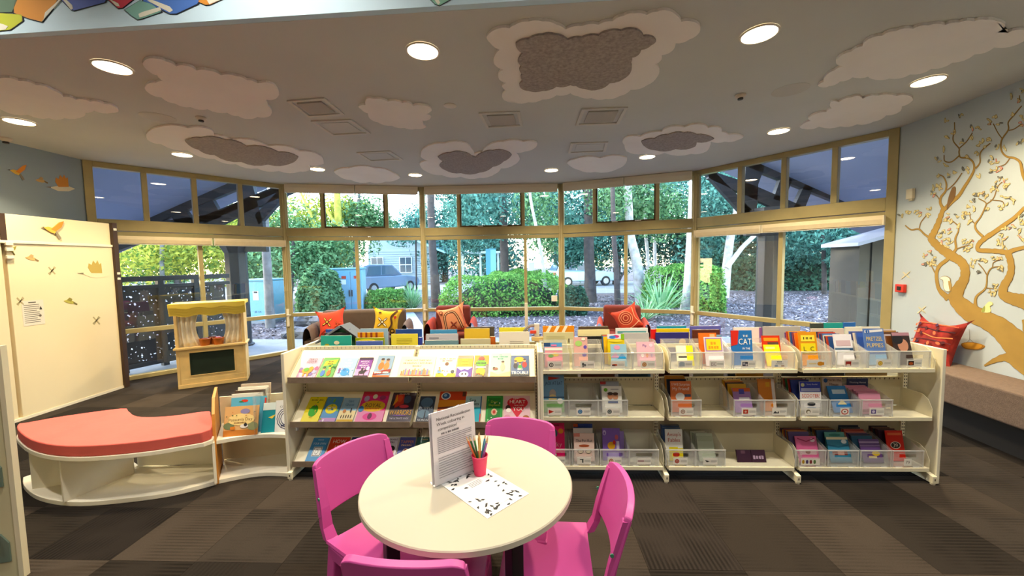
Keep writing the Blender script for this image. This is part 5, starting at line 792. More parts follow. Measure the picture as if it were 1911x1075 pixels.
binned(1455, 1, 2, BN % 'middle'+'sixth from left, with a black mountain card', card([('p', [(.06, .25), (.2, .6), (.34, .35), (.46, .6), (.46, .25)], '#3a3a3c')], 4), [(-22, 709, .12, '#f0981c', 'plain bright orange book tilted in the sixth middle bin', [('r', .8, 0, .98, 1, '#f0e4dc'), ('r', .45, .75, .7, .9, '#f4b848')], .08, 12)])
binned(1516, 1, 0, BN % 'middle'+'seventh from left, with a brown worm card', card([('e', .24, .5, .16, .3, '#8a8064'), ('e', .26, .42, .1, .2, '#f7f4ea')], 2), [(-2, 713, .145, '#f4f2ee', 'blue and white scooter reader in the seventh middle bin', [('r', 0, .68, 1, 1, '#3f4cb8'), ('e', .14, .9, .09, .06, '#e8e8c0'), ('t', 'Story Reader', .6, .92, .045, .6, '#f4f4fa'), ('r', .05, .7, .95, .8, '#c8ccf0'), ('t', 'SCOOTER!', .5, .56, .12, .85, '#e0705a'), ('e', .5, .3, .2, .06, '#2a2a30'), ('r', .3, .1, .7, .2, '#8aa0c0')], .04, 8)], (9, .06, .195, .225, .215, ['#2c3c88', '#a8382c', '#e8e4dc', '#2f7a48', '#5a3430', '#c8503a', '#d8c8b8', '#3a2a34'], 'thin spine-out reader packed behind the scooter reader', -.035, .13))
binned(1577, 1, 1, BN % 'middle'+'eighth from left, with a red ring card', (.06, [('e', .5, .5, .42, .42, '#c8402c'), ('e', .5, .5, .3, .3, '#f7f0e8'), ('e', .5, .5, .1, .1, '#2a2020')]), [(-12, 703, .14, '#e8d0c0', 'pinkish beige mouse reader at the back of the eighth middle bin', [('e', .16, .88, .1, .07, '#3a6ab0'), ('t', 'Merlin the', .6, .9, .08, .7, '#7a4a34'), ('t', 'Mouse', .58, .76, .08, .5, '#7a4a34')], .14, 6), (-4, 725, .13, '#3f88cc', 'bright blue reader sloping in the eighth middle bin', [('r', .2, .7, .9, .86, '#d8e8f4'), ('p', [(.3, .3), (.8, .3), (.6, .5)], '#f0e4b0')], .05, 26)])
binned(1637, 1, 2, BN % 'middle'+'ninth from left, full of pink booklets', card([('r', .1, .2, .44, .8, '#6a5a98'), ('e', .27, .5, .1, .2, '#e8e0f0')], 2), [(-22, 705, .15, '#2c3a70', 'navy book with brown horses at the back of the ninth middle bin', [('t', 'Working Horses', .5, .86, .07, .8, '#e8ecf4'), ('e', .45, .5, .3, .14, '#7a4030'), ('e', .72, .56, .12, .1, '#8a4a34'), ('e', .25, .58, .14, .1, '#c8d0d8')], .19, 2)], (7, .03, .15, .15, .16, ['#f0a8c0', '#e898b4'], 'plain pink booklet packed in the ninth middle bin', 0, .15, '#f4b8cc'))
# bottom shelf
binned(1042, 2, 0, BN % 'bottom'+'far left, partly behind the pink chair', card(ic('#5a5a5a'), 3), [(-6, 791, .14, '#e82c70', 'hot pink book with a round teal face in the far left bottom bin', [('e', .35, .72, .28, .14, '#3a6a68'), ('e', .8, .78, .14, .07, '#e89a3c'), ('t', 'PINK', .6, .94, .05, .5, '#8a1438'), ('t', 'Lucky', .5, .42, .12, .7, '#f8b8c8'), ('e', .15, .2, .1, .06, '#f4e8ec')], .07, 8)])
binned(1090, 2, 1, BN % 'bottom'+'second from left, with a black hook card', card([('p', [(.2, .75), (.45, .75), (.45, .2), (.36, .2), (.36, .65), (.2, .65)], '#2a3a34')], 2), [(0, 810, .15, '#f2d8cc', 'pale pink book with black title and spectacles in a bottom bin', [('r', 0, .88, .3, 1, '#e8988a'), ('t', 'The Pet Rat', .5, .74, .1, .8, '#1c1818'), ('e', .5, .56, .26, .05, '#a8583a'), ('e', .32, .36, .15, .08, '#4a3a30'), ('e', .32, .36, .12, .06, '#f0e0c0'), ('e', .7, .36, .15, .08, '#4a3a30'), ('e', .7, .36, .12, .06, '#f0e0c0')], .04, 10), (-2, 792, .145, '#3c58b8', 'royal blue book behind the spectacles book in a bottom bin', [('r', 0, .9, .24, 1, '#d8683c'), ('t', 'SHARKS', .5, .8, .05, .7, '#14183c')], .12, 8), (-2, 800, .145, '#e4e0d8', 'white-topped book between the spectacles book and the blue book', None, .09, 8)])
binned(1147, 2, 2, BN % 'bottom'+'third from left, with a brown bear card', card(ic('#c88a68', '#f0d8c8'), 2), [(-6, 801, .13, '#8a6ac0', 'purple book with a yellow tent and red star in a bottom bin', [('e', .12, .86, .1, .08, '#d8c8ec'), ('e', .12, .84, .05, .04, '#8a6ac0'), ('e', .5, .46, .22, .12, '#f0b858'), ('e', .8, .72, .1, .08, '#c86a78'), ('e', .66, .56, .08, .07, '#d8402c'), ('r', .78, .3, .94, .6, '#e0d8f0'), ('r', .3, 0, .9, .26, '#c8b8e8')], .06, 10), (4, 806, .11, '#a890d8', 'second purple copy behind the tent and star book', None, .1, 10)])
binned(1202, 2, 3, BN % 'bottom'+'fourth from left, empty', card([('r', .06, .4, .5, .6, '#b08a8c')], 2), [])
binned(1270, 2, 0, BN % 'bottom'+'fifth from left, with a red face card', card(ic('#b83c2c', '#e8b0a0'), 3), [(-12, 802, .125, '#f0f0ec', 'white book with red fable title over yellow in a bottom bin', [('t', "Aesop's", .5, .84, .12, .8, '#c0402c'), ('t', 'Fables', .5, .66, .12, .7, '#c0402c'), ('r', .2, 0, 1, .4, '#efe02c'), ('e', .6, .2, .2, .08, '#c83c24'), ('r', .2, .34, .7, .44, '#e8d83c')], .06, 8)], (4, .09, .16, .225, .22, ['#4a6aa0', '#5a7ab0', '#34507c'], 'blue book packed behind the white fable book', -.03, .13))
binned(1326, 2, 1, BN % 'bottom'+'sixth from left, with a black bird card', card([('p', [(.1, .7), (.25, .35), (.46, .5), (.3, .6)], '#2a2a2c')], 4), [(-6, 815, .12, '#c4ccb8', 'pale grey-green booklet leaning in the sixth bottom bin', [('r', .1, .75, .9, .8, '#a8b09c')], .05, 24)], (4, .07, .15, .17, .17, ['#b8c0a8', '#d0d4c4'], 'pale grey-green booklet packed in the sixth bottom bin', .01, .11))
for k, (u, lab, txt_) in enumerate([(1388, 'dark purple book lying flat, left end, on the bottom shelf', None), (1415, 'dark purple book lying flat, right end, on the bottom shelf', 'BOOK')]):
    p = S(u, 840, .08); o = book(SM @ frame((p.x, .06, ZS[2]+.0), (1, 0, 0), (0, math.sin(rad(20)), math.cos(rad(20))), (0, -math.cos(rad(20)), math.sin(rad(20)))), .1, .085, .012, '#3c1c34', lab, [('t', txt_, .5, .4, .3, .8, '#c8b0c8')] if txt_ else [('r', .3, .7, .6, .95, '#6a4a5c')])
binned(1513, 2, 0, BN % 'bottom'+'seventh from left, with a row of faces card', (.13, [('e', .12+k*.2, .5, .07, .3, c) for k, c in enumerate(['#c8a03c', '#5a4a78', '#8a3c3c', '#6a8a5a'])]), [(0, 818, .15, '#e87aa8', 'pink book with a round badge in the seventh bottom bin', [('e', .8, .85, .12, .07, '#f4e0e8'), ('p', [(.1, .9), (.5, .78), (.9, .9), (.9, .94), (.5, .82), (.1, .94)], '#a82c5c'), ('r', .1, .3, .9, .5, '#e8c0c8'), ('e', .5, .4, .12, .07, '#8a3c34')], .04, 18)], (8, .065, .195, .205, .185, ['#5a4a78', '#c8782c', '#3c6a8c', '#a8443c', '#e0a03c'], 'yellow-paged paperback packed behind the pink badge book', -.02, .145, '#e8bc6c'))
binned(1574, 2, 1, BN % 'bottom'+'eighth from left, next to the pink badge book', None, [(2, 820, .15, '#4a90b0', 'teal blue book with a white badge in the eighth bottom bin', [('r', 0, .9, 1, 1, '#f0e4c0'), ('e', .8, .82, .13, .08, '#e8eef0'), ('p', [(0, .72), (.5, .64), (1, .72), (1, .66), (.5, .58), (0, .66)], '#2c6a88'), ('r', .15, .3, .85, .45, '#8a3c34'), ('r', .4, .3, .7, .45, '#e8b0a0')], .04, 20), (-4, 810, .14, '#7ab8b0', 'mint green book behind the teal blue badge book', [('e', .5, .9, .3, .05, '#4a8a80')], .075, 16)], (6, .1, .195, .2, .19, ['#2c4a6a', '#8a5a34', '#c8a058'], 'yellow-paged paperback packed behind the mint green book', -.02, .145, '#e0b878'))
binned(1635, 2, 2, BN % 'bottom'+'ninth from left, with red-topped books behind', None, [(-6, 824, .14, '#6a4a88', 'dark violet book with pale bands in the ninth bottom bin', [('r', 0, .84, 1, .9, '#c8b0d8'), ('r', 0, .7, 1, .75, '#a890c0'), ('e', .7, .4, .2, .1, '#e8c858'), ('r', .3, .2, .7, .3, '#e0d0a0')], .04, 22)], (8, .065, .195, .17, .2, ['#2c5a78', '#1c2c48', '#5a3a6a', '#e0806c', '#c8584a', '#d86a58'], 'coral-topped paperback packed behind the dark violet book', -.02, .145, '#e8a890'))
binned(1695, 2, 3, BN % 'bottom'+'last, beside the right end panel', (.05, [('t', '79', .5, .5, .4, .7, '#5a2c20')]), [(-22, 806, .12, '#e03c2c', 'bright red book with a large round number in the last bottom bin', [('e', .5, .52, .3, .12, '#f4ece0'), ('e', .5, .52, .26, .1, '#1c1414'), ('t', '39', .5, .52, .12, .35, '#f8f0e0'), ('r', .1, .85, .9, .93, '#f07a58')], .07, 12)], (5, .1, .19, .2, .2, ['#3a2438', '#5a2c34', '#2c2438', '#7a3c34'], 'dark-spined paperback packed behind the red numbered book', -.02, .13))
# ---------------------------------------------------------------- books on the rear shelf, seen over the top
REAR = [
 (597, 654, 627, .285, '#4fb0a4', 'teal floral picture book standing at the left of the rear shelf', [('e', .45, .6, .08, .07, '#8a5a3c'), ('e', .52, .78, .09, .06, '#e8e0c8'), ('e', .2, .7, .08, .05, '#c8b85a')]), (604, 652, 622, .33, '#26262c', 'black picture book behind the teal floral one', None), (606, 651, 615, .36, '#34509c', 'blue picture book at the back left of the rear shelf', None),
 (663, 713, 637, .285, '#5a70b8', 'low blue picture book between the teal and yellow books', None), (662, 716, 631, .31, '#98a83c', 'olive and yellow picture book on the rear shelf', [('e', .4, .9, .3, .06, '#e8dc48')]), (666, 714, 621, .34, '#e0a42c', 'amber picture book with dark stripes on the rear shelf', [('r', .1+k*.2, .8, .18+k*.2, 1, '#8a3c1c') for k in range(4)]), (671, 722, 614, .37, '#a8c4dc', 'pale blue picture book behind the amber striped one', None), (713, 724, 620, .39, '#5a3a7a', 'narrow purple picture book left of the yellow page', None),
 (729, 778, 624, .285, '#e6dc74', 'yellow page-backed picture book with printed lines on the rear shelf', [('s', .2, .8, .7, .88, 4, '#b0a850')]), (737, 786, 615, .33, '#2c4c94', 'dark blue picture book behind the yellow one', None), (779, 787, 630, .30, '#2c3ca0', 'narrow bright blue book beside the centre upright', None),
 (792, 855, 636, .285, '#7a9aa8', 'low blue-grey picture book behind the centre of the display', None), (794, 854, 624, .31, '#c4c4d0', 'silver grey picture book on the rear shelf', [('r', .1, .85, .4, .9, '#8a8a98')]), (802, 852, 616, .35, '#5c9ac8', 'sky blue picture book behind the silver grey one', None),
 (859, 915, 633, .285, '#d0ccb0', 'low stone-coloured picture book left of the white page', None), (866, 913, 614, .34, '#e8c868', 'sandy yellow picture book on the rear shelf', None), (914, 924, 629, .31, '#c06a3c', 'narrow rust-spined picture book beside the sandy yellow one', None), (870, 922, 611, .38, '#5a5448', 'dark grey picture book behind the sandy yellow one', None),
 (931, 988, 620, .285, '#e6e2d8', 'white page-backed picture book near the centre panel', [('s', .35, .8, .6, .75, 3, '#a8a49c')]), (931, 983, 612, .33, '#e8e070', 'pale yellow picture book behind the white one', None),
 (1014, 1071, 621, .285, '#ddd8b0', 'khaki page-backed picture book right of the centre panel', [('s', .1, .7, .78, .9, 3, '#b8b48c'), ('r', .82, .7, .86, .82, '#4a4438')]), (1013, 1072, 609, .33, '#f0a030', 'orange and white striped picture book right of the centre panel', [('p', [(k*.25, .7), (k*.25+.1, .7), (k*.25+.3, 1), (k*.25+.2, 1)], '#fbf0dc') for k in range(3)]),
 (1080, 1125, 628, .285, '#1c1a1c', 'low black picture book behind the second bin', [('s', .1, .8, .86, .92, 1, '#c8c8c8')]), (1126, 1144, 630, .285, '#3a8098', 'small teal picture book behind the third bin', None), (1079, 1138, 616, .32, '#f0e6b8', 'cream picture book behind the low black one', None), (1080, 1136, 610, .36, '#5a4a38', 'dark brown picture book behind the cream one', None),
 (1163, 1212, 622, .285, '#c8c8cc', 'grey page-backed picture book behind the fourth bin', None), (1150, 1210, 613, .33, '#e4e8ea', 'white picture book with a teal edge behind the fourth bin', [('r', .05, .86, .95, .92, '#7ab0b8')]),
 (1216, 1226, 615, .30, '#d83434', 'narrow red picture book left of the navy one', None), (1225, 1287, 621, .285, '#2c2c78', 'navy picture book with a small cream figure behind the fifth bin', [('s', .1, .6, .6, .85, 3, '#6a6ab8'), ('e', .8, .72, .1, .1, '#e8c89a')]), (1226, 1288, 614, .33, '#f0d428', 'golden yellow picture book behind the navy one', None), (1228, 1282, 609, .37, '#3a98b8', 'turquoise picture book behind the golden yellow one', None),
 (1294, 1345, 616, .30, '#5a2c1c', 'dark brown picture book behind the sixth bin', None), (1290, 1347, 609, .35, '#6a6ab8', 'violet picture book behind the dark brown one', None), (1330, 1348, 626, .285, '#5a88b0', 'small steel blue picture book behind the sixth bin', None),
 (1371, 1424, 612, .32, '#f2e2e0', 'pale pink picture book behind the seventh bin', [('r', .9, 0, 1, 1, '#8a5a9c')]), (1427, 1496, 610, .30, '#c2c0be', 'wide grey page-backed picture book behind the ninth bin', [('s', .6, .95, .55, .8, 5, '#c89a98')]),
 (1517, 1578, 614, .285, '#eedcd0', 'pale peach picture book behind the tenth bin', [('s', .3, .8, .72, .86, 2, '#8a7a6c')]), (1516, 1540, 604, .34, '#3c4440', 'charcoal picture book behind the pale peach one', None), (1541, 1576, 603, .36, '#3aa8a4', 'turquoise-topped picture book behind the pale peach one', None), (1578, 1600, 602, .38, '#2c68b8', 'blue picture book right of the turquoise-topped one', None), (1581, 1646, 611, .32, '#f0ece0', 'ivory picture book behind the eleventh bin', None)]
for u0, u1, vt, y, col, lab, art in REAR:
    a, e = S(u0, vt, y), S(u1, vt, y); wd = e.x-a.x; h = a.z-.765
    book(SM @ frame(((a.x+e.x)/2, y, .7652), (1, 0, 0), (0, .05, .9987), (0, -.9987, .05)), wd, h, .012 if wd > .06 else .018, col, lab, art, group='picture books on the rear shelf')
GAPB = [(1013, 1021, '#2a2420', 'black'), (1022, 1078, '#c8b894', 'beige'), (1084, 1147, '#8a5448', 'brick red'), (1154, 1214, '#34506c', 'slate blue'), (1229, 1286, '#4a1c18', 'maroon'), (1294, 1350, '#b8b0a0', 'putty'), (1358, 1372, '#1c2438', 'midnight blue'), (1374, 1424, '#c8902c', 'ochre'), (1450, 1515, '#4a4038', 'umber'), (1517, 1575, '#2c2628', 'charcoal'), (1578, 1655, '#c8b088', 'tan')]
for u0, u1, col, nm_ in GAPB:
    a, e = S(u0, 700, .31), S(u1, 700, .31); book(SM @ frame(((a.x+e.x)/2, .30, .4502), (1, 0, 0), (0, .03, .9995), (0, -.9995, .03)), e.x-a.x, .285, .014, col, nm_+' picture book glimpsed in the gap under the top bins', [('s', .3, .7, .86, .92, 2, '#9a9488')], group='picture books glimpsed through the shelf gap')
# toy house and a leaning board on the rear shelf at the left
a = S(640, 612, .42); t = thing('toy_house', 'grey-roofed green toy house on the rear shelf before the sofa', 'toy house', mw=SM @ Matrix.Translation((a.x, .42, .766)))
MB().prism([(-.13, 0), (.15, 0), (.15, .22), (.03, .315), (-.13, .24)], -.05, .06, ax='y').obj('body', M('#2f7a50', .6), t); MB().prism([(-.2, .2), (.0, .335), (.02, .34), (.21, .2), (.2, .185), (.02, .322), (-.2, .185)], -.08, .09, ax='y').obj('roof', M('#6f7680', .6), t, bevel=.003)
MB().prism([(.02, .322), (.21, .185), (.21, .2), (.02, .34)], -.084, -.08, ax='y').obj('barge_board', M('#1c1c1e', .5), t)
a = S(592, 628, .4); book(SM @ frame((a.x-.02, .44, .766), Vector((.86, -.1, .5)).normalized(), Vector((-.5, .1, .86)).normalized(), (0, -1, 0)), .1, .17, .03, '#d8c49a', 'cream thick book slanting at the left end of the rear shelf', None)
# shelf-end clamp arm
a = S(1000, 612, .3); t = thing('clamp_arm', 'small grey bent clamp arm with red lever on the centre panel', 'clamp', mw=SM @ Matrix.Translation((1.862, .34, .955)))
MB().box(-.02, .02, -.02, .02, 0, .15).obj('post', M('#d8d0c0', .4), t, bevel=.003); MB().tube(catmull([(-.01, 0, .13), (-.04, 0, .135), (-.08, 0, .115), (-.11, 0, .07)], 4), .012, 8).obj('arm', M('#9a9690', .35, .6), t, smooth=True); MB().box(-.055, -.005, -.035, -.02, .075, .1).obj('lever', M('#d0402c', .4), t, bevel=.004); MB().box(-.045, .05, -.03, .03, .015, .045).obj('clamp_jaw', M('#c8a86a', .4), t, bevel=.004)
# ================================================================ LEFT SIDE
# folding board doors on the left wall, painted birds
BOARD = M('#ecdcb8', .3, noise=(2, .02)); BROWN = M('#3b281d', .5, noise=(6, .15))
LF = frame((LX+.001, 0, 0), (0, 1, 0), (0, 0, 1), (1, 0, 0))   # x along the wall (+y), y up, z into the room
BX = -5.30
BFm = frame((BX, 0, 0), (0, 1, 0), (0, 0, 1), (1, 0, 0))
def lw(u, v, off=None): d = ray(u, v); p = EYEV+d*((LX if off is None else BX+off)/d.x); return (p.y, p.z)
wd = thing('wall_board', 'tall cream folding board doors with painted birds on the left wall', 'wall board', mw=BFm)
y_r = lw(206, 420, .05)[0]; y_l = lw(8, 400, .05)[0]; MB().box(3.2, y_r, 0, 2.188, LX-BX+.001, -.001).obj('cupboard_body', M('#d8ccb0', .5), wd)
b = MB().box(3.2, y_l-.05, 0, 2.19, 0, .05).obj('door_leaf', BOARD, wd, bevel=.004)
MB().box(y_l-.02, y_r-.01, .03, 1.885, .005, .055).obj('door_leaf', BOARD, wd, bevel=.004); MB().box(y_l-.02, y_r-.01, 1.91, 2.19, .0, .045).obj('top_panel', BOARD, wd, bevel=.004)
MB().box(y_l-.3, y_r-.0, 1.882, 1.912, .0, .066).obj('rail', M('#f0e6cf', .4), wd, bevel=.003); MB().box(y_l-.3, y_r, 0, .03, .0, .062).obj('bottom_rail', M('#f0e6cf', .4), wd)
MB().box(y_r-.01, y_r+.05, 0, 2.2, -.1, .085).obj('edge_post', BROWN, wd, bevel=.004); MB().box(y_l-.05, y_l+.0, 1.912, 2.19, 0, .055).obj('edge_post', BROWN, wd)
for z in (1.72, 1.8, 1.86): MB().box(y_l-.03, y_l+.03, z, z+.035, .055, .075).obj('latch', M('#e4dccb', .4), wd, bevel=.003)
for z in (1.45, 1.52, 2.1): MB().box(y_r+.0, y_r+.04, z, z+.03, .075, .088).obj('hook', M('#e4dccb', .4), wd, bevel=.003)
q = [lw(u, v, .055) for u, v in ((42, 562), (80, 560), (83, 604), (44, 608))]
nt_ = thing('paper_notice', 'small printed paper notice stuck on the cream board doors', 'notice', mw=BFm @ Matrix.Translation((min(a for a, _ in q), min(b_ for _, b_ in q), .056))); NW, NH = max(a for a, _ in q)-min(a for a, _ in q), max(b_ for _, b_ in q)-min(b_ for _, b_ in q)
MB().box(0, NW, 0, NH, 0, .0006).obj('sheet', P('#ece6da'), nt_); deco(nt_, NW, NH, [('s', .08, .8, .08, .86, 10, '#6a6258'), ('r', .3, .9, .65, .94, '#3a342c'), ('p', [(.78, .6), (.92, .6), (.85, .75)], '#3a342c'), ('e', .8, .36, .06, .05, '#7a7064')], art='print', txt='print_text')
def bird(cx, cy, s, cols, flip, kind):
    """painted flying bird, returns polygons in px offsets"""
    f = -1 if flip else 1; body, wing, tail = cols
    if kind == 0: sh = [([(-.9, .25), (-.5, .35), (.0, .2), (.25, -.1), (.1, -.3), (-.3, -.15)], body), ([(-.25, .1), (.55, .75), (.95, .85), (.75, .3), (.2, -.1)], wing), ([(.15, -.2), (.3, -.1), (.75, -.75), (.5, -.85)], tail), ([(-.9, .25), (-1.15, .3), (-.88, .34)], '#3a2c20')]
    elif kind == 1: sh = [([(-1, .02), (-.3, -.28), (.5, -.3), (1, -.1), (.5, .1), (-.4, .12)], body), ([(-.3, .05), (-.55, .45), (-.5, .78), (-.28, .66), (-.18, .98), (.02, .76), (.14, 1.0), (.28, .7), (.42, .8), (.5, .05)], wing), ([(-1.35, .05), (-.9, .08), (-.9, -.04)], tail)]
    else: sh = [([(-.8, .1), (-.2, .3), (.5, .05), (.8, -.25), (.2, -.3), (-.4, -.15)], body), ([(-.4, .2), (.0, .55), (.35, .35), (.2, .0)], wing), ([(.5, .0), (1.05, -.3), (.95, -.45), (.5, -.2)], tail)]
    return [([(cx+f*a*s, cy-b_*s) for a, b_ in p], c) for p, c in sh]
BC = [('#e0b64a', '#e08c30', '#8a8270'), ('#e8dcc0', '#d08a3a', '#8a8270'), ('#cfa86a', '#b89a6a', '#8a7450'), ('#b0a848', '#8a8238', '#6a6430'), ('#e8dcb8', '#b8a050', '#7a7258')]
for nm_, offs, lst in [('bird_mural', .0, [(33, 322, 17, 0, 0, 0), (76, 337, 13, 2, 0, 2), (116, 350, 24, 1, 0, 1)])]:
    mu = thing('bird_mural', 'three painted orange and grey birds on the blue wall above the board', 'mural', mw=LF)
    for cx, cy, s, ci, fl, kd in lst:
        p_ = MB(); cs = []
        for k, (pp, c) in enumerate(bird(cx, cy, s, BC[ci], fl, kd)):
            cs.append(c); p_.prism([lw(*a) for a in pp], 0, .0015+.0006*k, k)
        p_.obj('painted_bird', [M(c, .8) for c in cs], mu)
for cx, cy, s, ci, fl, kd in [(100, 430, 20, 0, 0, 0), (58, 482, 14, 2, 0, 2), (178, 511, 25, 4, 0, 1), (130, 563, 14, 3, 0, 2), (21, 468, 10, 3, 0, 0)]:
    p_ = MB(); cs = []
    for k, (pp, c) in enumerate(bird(cx, cy, s, BC[ci], fl, kd)): cs.append(c); p_.prism([lw(a, b_, .056) for a, b_ in pp], .05, .0572+.0006*k, k)
    p_.obj('painted_bird', [M(c, .8) for c in cs], wd)
for cx, cy in ((97, 505), (180, 598), (38, 562)):
    p_ = MB()
    for a in (.6, 2.2, .9): p_.prism([lw(cx+9*math.cos(a+d_), cy-9*math.sin(a+d_), .056) for d_ in (0, .25, math.pi, math.pi+.25)], .05, .0572)
    p_.obj('painted_dragonfly', M('#b8ac84', .8), wd)
# red-cushioned curved bench with open shelves
def plan(pts): return [tuple(onz(u, v, z)[:2]) for u, v, z in pts]
rear = [(52, 788, .44), (120, 776, .44), (226, 762, .44), (239, 766, .44), (251, 775, .44), (276, 778, .44), (327, 775, .44), (385, 767, .44), (393, 772, .44)]
front = [(394, 820, .365), (330, 834, .365), (265, 844, .365), (172, 852, .365), (106, 851, .365), (60, 840, .365), (35, 820, .365), (36, 800, .40)]
OUT = plan(rear)+plan(front); cxb = sum(a for a, _ in OUT)/len(OUT); cyb = sum(b_ for _, b_ in OUT)/len(OUT)
bn = thing('cushioned_bench', 'white curved bench with a red cushion and open shelf below', 'bench', (cxb, cyb, 0)); O2 = [(a-cxb, b_-cyb) for a, b_ in OUT]
RED = M('#cf5b53', .75, noise=(5, .06), bump=(30, .12)); WHT = M('#f0ead8', .35, noise=(3, .02))
def outl(k): return [(a*k, b_*k) for a, b_ in O2]
MB().prism(catmull(outl(1.0), 3, True), .365, .44).obj('cushion', RED, bn, bevel=.022, seg=4, smooth=True)
MB().prism(catmull(outl(1.015), 3, True), .335, .364).obj('top_slab', WHT, bn, bevel=.003)
bot = catmull(plan([(404, 905, 0), (318, 927, 0), (212, 941, 0), (132, 945, 0), (74, 935, 0), (46, 915, 0), (44, 898, 0)]), 4); bo2 = [(a-cxb, b_-cyb) for a, b_ in bot]
rr = [O2[8], O2[6], O2[4], O2[2], O2[0]]; MB().prism(bo2+[(a, b_) for a, b_ in rr[::-1]], 0, .032).obj('bottom_slab', WHT, bn, bevel=.003)
def panel(a, b_, z0=.03, z1=.336, th=.018, nm='divider', mt=WHT):
    a, b_ = Vector((*a, 0)), Vector((*b_, 0)); d = (b_-a).normalized(); n_ = Vector((-d.y, d.x, 0))*th/2; MB().prism([(a+n_)[:2], (b_+n_)[:2], (b_-n_)[:2], (a-n_)[:2]], z0, z1).obj(nm, mt, bn, bevel=.002)
L2 = lambda u, v, z=.0: tuple((onz(u, v, z)-Vector((cxb, cyb, 0)))[:2])
panel(L2(118, 938, .03), (L2(118, 938, .03)[0]+.12, L2(118, 938, .03)[1]+.36)); panel(L2(403, 903, .03), O2[8], nm='end_panel'); panel((L2(118, 938, .03)[0]+.12, L2(118, 938, .03)[1]+.36), O2[3], nm='rear_panel')
panel((L2(118, 938, .03)[0]+.12, L2(118, 938, .03)[1]+.36), L2(60, 895, .1), nm='rear_panel'); panel(O2[4], O2[8], .03, .2, nm='rear_rail')
# curved picture-book case beside the display shelving
WOOD = M('#c98a3a', .45, noise=(7, .12)); 
f0, f1 = onz(409, 903, 0), Vector((-1.715, 2.83, 0)); dd = (f1-f0).normalized(); CW = (f1-f0).length; cs_ = thing('picture_book_case', 'low curved cream bookcase with an orange timber side beside the bench', 'bookcase', mw=frame(f0, dd, (-dd.y, dd.x, 0), (0, 0, 1)))
def arc(inset, dep, n_=8): return [(CW*k/n_, inset*math.sin(math.pi*k/n_)) for k in range(n_+1)]+[(CW, dep), (-.14, dep)]
MB().prism(arc(.05, .34), 0, .03).obj('base_shelf', WHT, cs_, bevel=.002); MB().prism(arc(.05, .34), .30, .33).obj('upper_shelf', WHT, cs_, bevel=.002)
MB().prism([(-.14, .33), (CW, .33), (CW, .345), (-.14, .345)], 0, .55).obj('back_panel', M('#e4d9b8', .5), cs_)
MB().prism([(0, 0), (0, .33), (.03, .52), (.12, .62), (.35, .64), (.35, 0)], -.02, .0, ax='x').obj('timber_side', WOOD, cs_, bevel=.003).rotation_euler = (0, 0, rad(24)); MB().prism([(0, 0), (0, .33), (.05, .5), (.35, .52), (.35, 0)], CW, CW+.016, ax='x').obj('side_panel', WHT, cs_, bevel=.003)
MB().box(CW*.5, CW*.505, .04, .32, .33, .62).obj('acrylic_divider', ACRYL, cs_)
csm = cs_.matrix_world.copy()
def casebook(x, y, w_, h, col, lab, art, ln=12, t=.008, rz=0):
    up = Vector((0, math.sin(rad(ln)), math.cos(rad(ln)))); nn = Vector((0, -math.cos(rad(ln)), math.sin(rad(ln)))); f = frame((x, y, .331), (1, 0, 0), up, nn) @ Matrix.Rotation(rz, 4, 'Y'); return book(frame(f0, dd, (-dd.y, dd.x, 0), (0, 0, 1)) @ f, w_, h, t, col, lab, art, group='picture books in the low curved case')
casebook(.135, .05, .235, .215, '#e8bc8c', 'large peach picture book with animals at the front of the curved case', [('r', 0, 0, 1, .2, '#c8844c'), ('e', .15, .35, .16, .12, '#7a8a6a'), ('e', .85, .3, .16, .14, '#9aa07a'), ('e', .5, .55, .4, .2, '#f4dca4'), ('e', .6, .82, .14, .09, '#9a94c0'), ('t', "Possum's Day", .48, .55, .1, .7, '#8a6a4c'), ('t', 'ADVENTURE', .48, .44, .05, .5, '#a8845c'), ('e', .6, .32, .12, .07, '#e8e4e0'), ('e', .64, .36, .05, .06, '#2a2a30'), ('r', .2, .22, .34, .32, '#d88a4c')]+blobs_(6, ['#6a7a5a', '#d89a6a'], 31, .6, .95, .03), 16)
casebook(.16, .10, .25, .265, '#78bcdc', 'sky blue picture book with red flowers behind the peach one', [('e', .38, .9, .1, .04, '#d84a3c'), ('e', .28, .88, .06, .02, '#4a8a4a'), ('r', .95, .1, 1, .95, '#d84a3c')], 14)
for k, (c, n_) in enumerate((('#e4e0d8', 'white'), ('#5a4c44', 'dark brown'), ('#f0ece0', 'ivory'), ('#c8b8a8', 'fawn'))): casebook(.13, .15+.045*k, .22, .28+.012*k, c, n_+' picture book in the stack behind the sky blue one', None, 10, .016)
casebook(.34, .07, .14, .22, '#3f98a8', 'teal picture book with white birds beside the acrylic divider', [('p', [(.2, .8), (.5, .9), (.45, .75)], '#e8f0f0'), ('p', [(.3, .5), (.7, .6), (.5, .45)], '#f0d878'), ('r', 0, .75, 1, 1, '#dce8e8')], 20)
casebook(.455, .06, .17, .235, '#eceef2', 'white picture book with dark blue swirls and an orange cat', sum([[('e', .5, .42, r, r*.8, '#2c3468'), ('e', .5, .42, r-.03, r*.8-.025, '#eceef2')] for r in (.44, .36, .28)], [])+[('e', .5, .46, .12, .08, '#e08a34'), ('e', .5, .55, .05, .04, '#e08a34'), ('t', 'CONFIDENT', .5, .8, .06, .9, '#1c2448'), ('e', .6, .92, .16, .05, '#2c4a98'), ('t', 'little cat', .45, .2, .06, .5, '#2c3468')], 14)
casebook(.47, .15, .15, .285, '#f2ead2', 'cream picture book with faint title at the back of the curved case', [('t', 'Not Far', .5, .72, .05, .6, '#6a6458')], 10); casebook(.48, .2, .13, .31, '#c8684c', 'terracotta picture book at the very back of the curved case', None, 8)
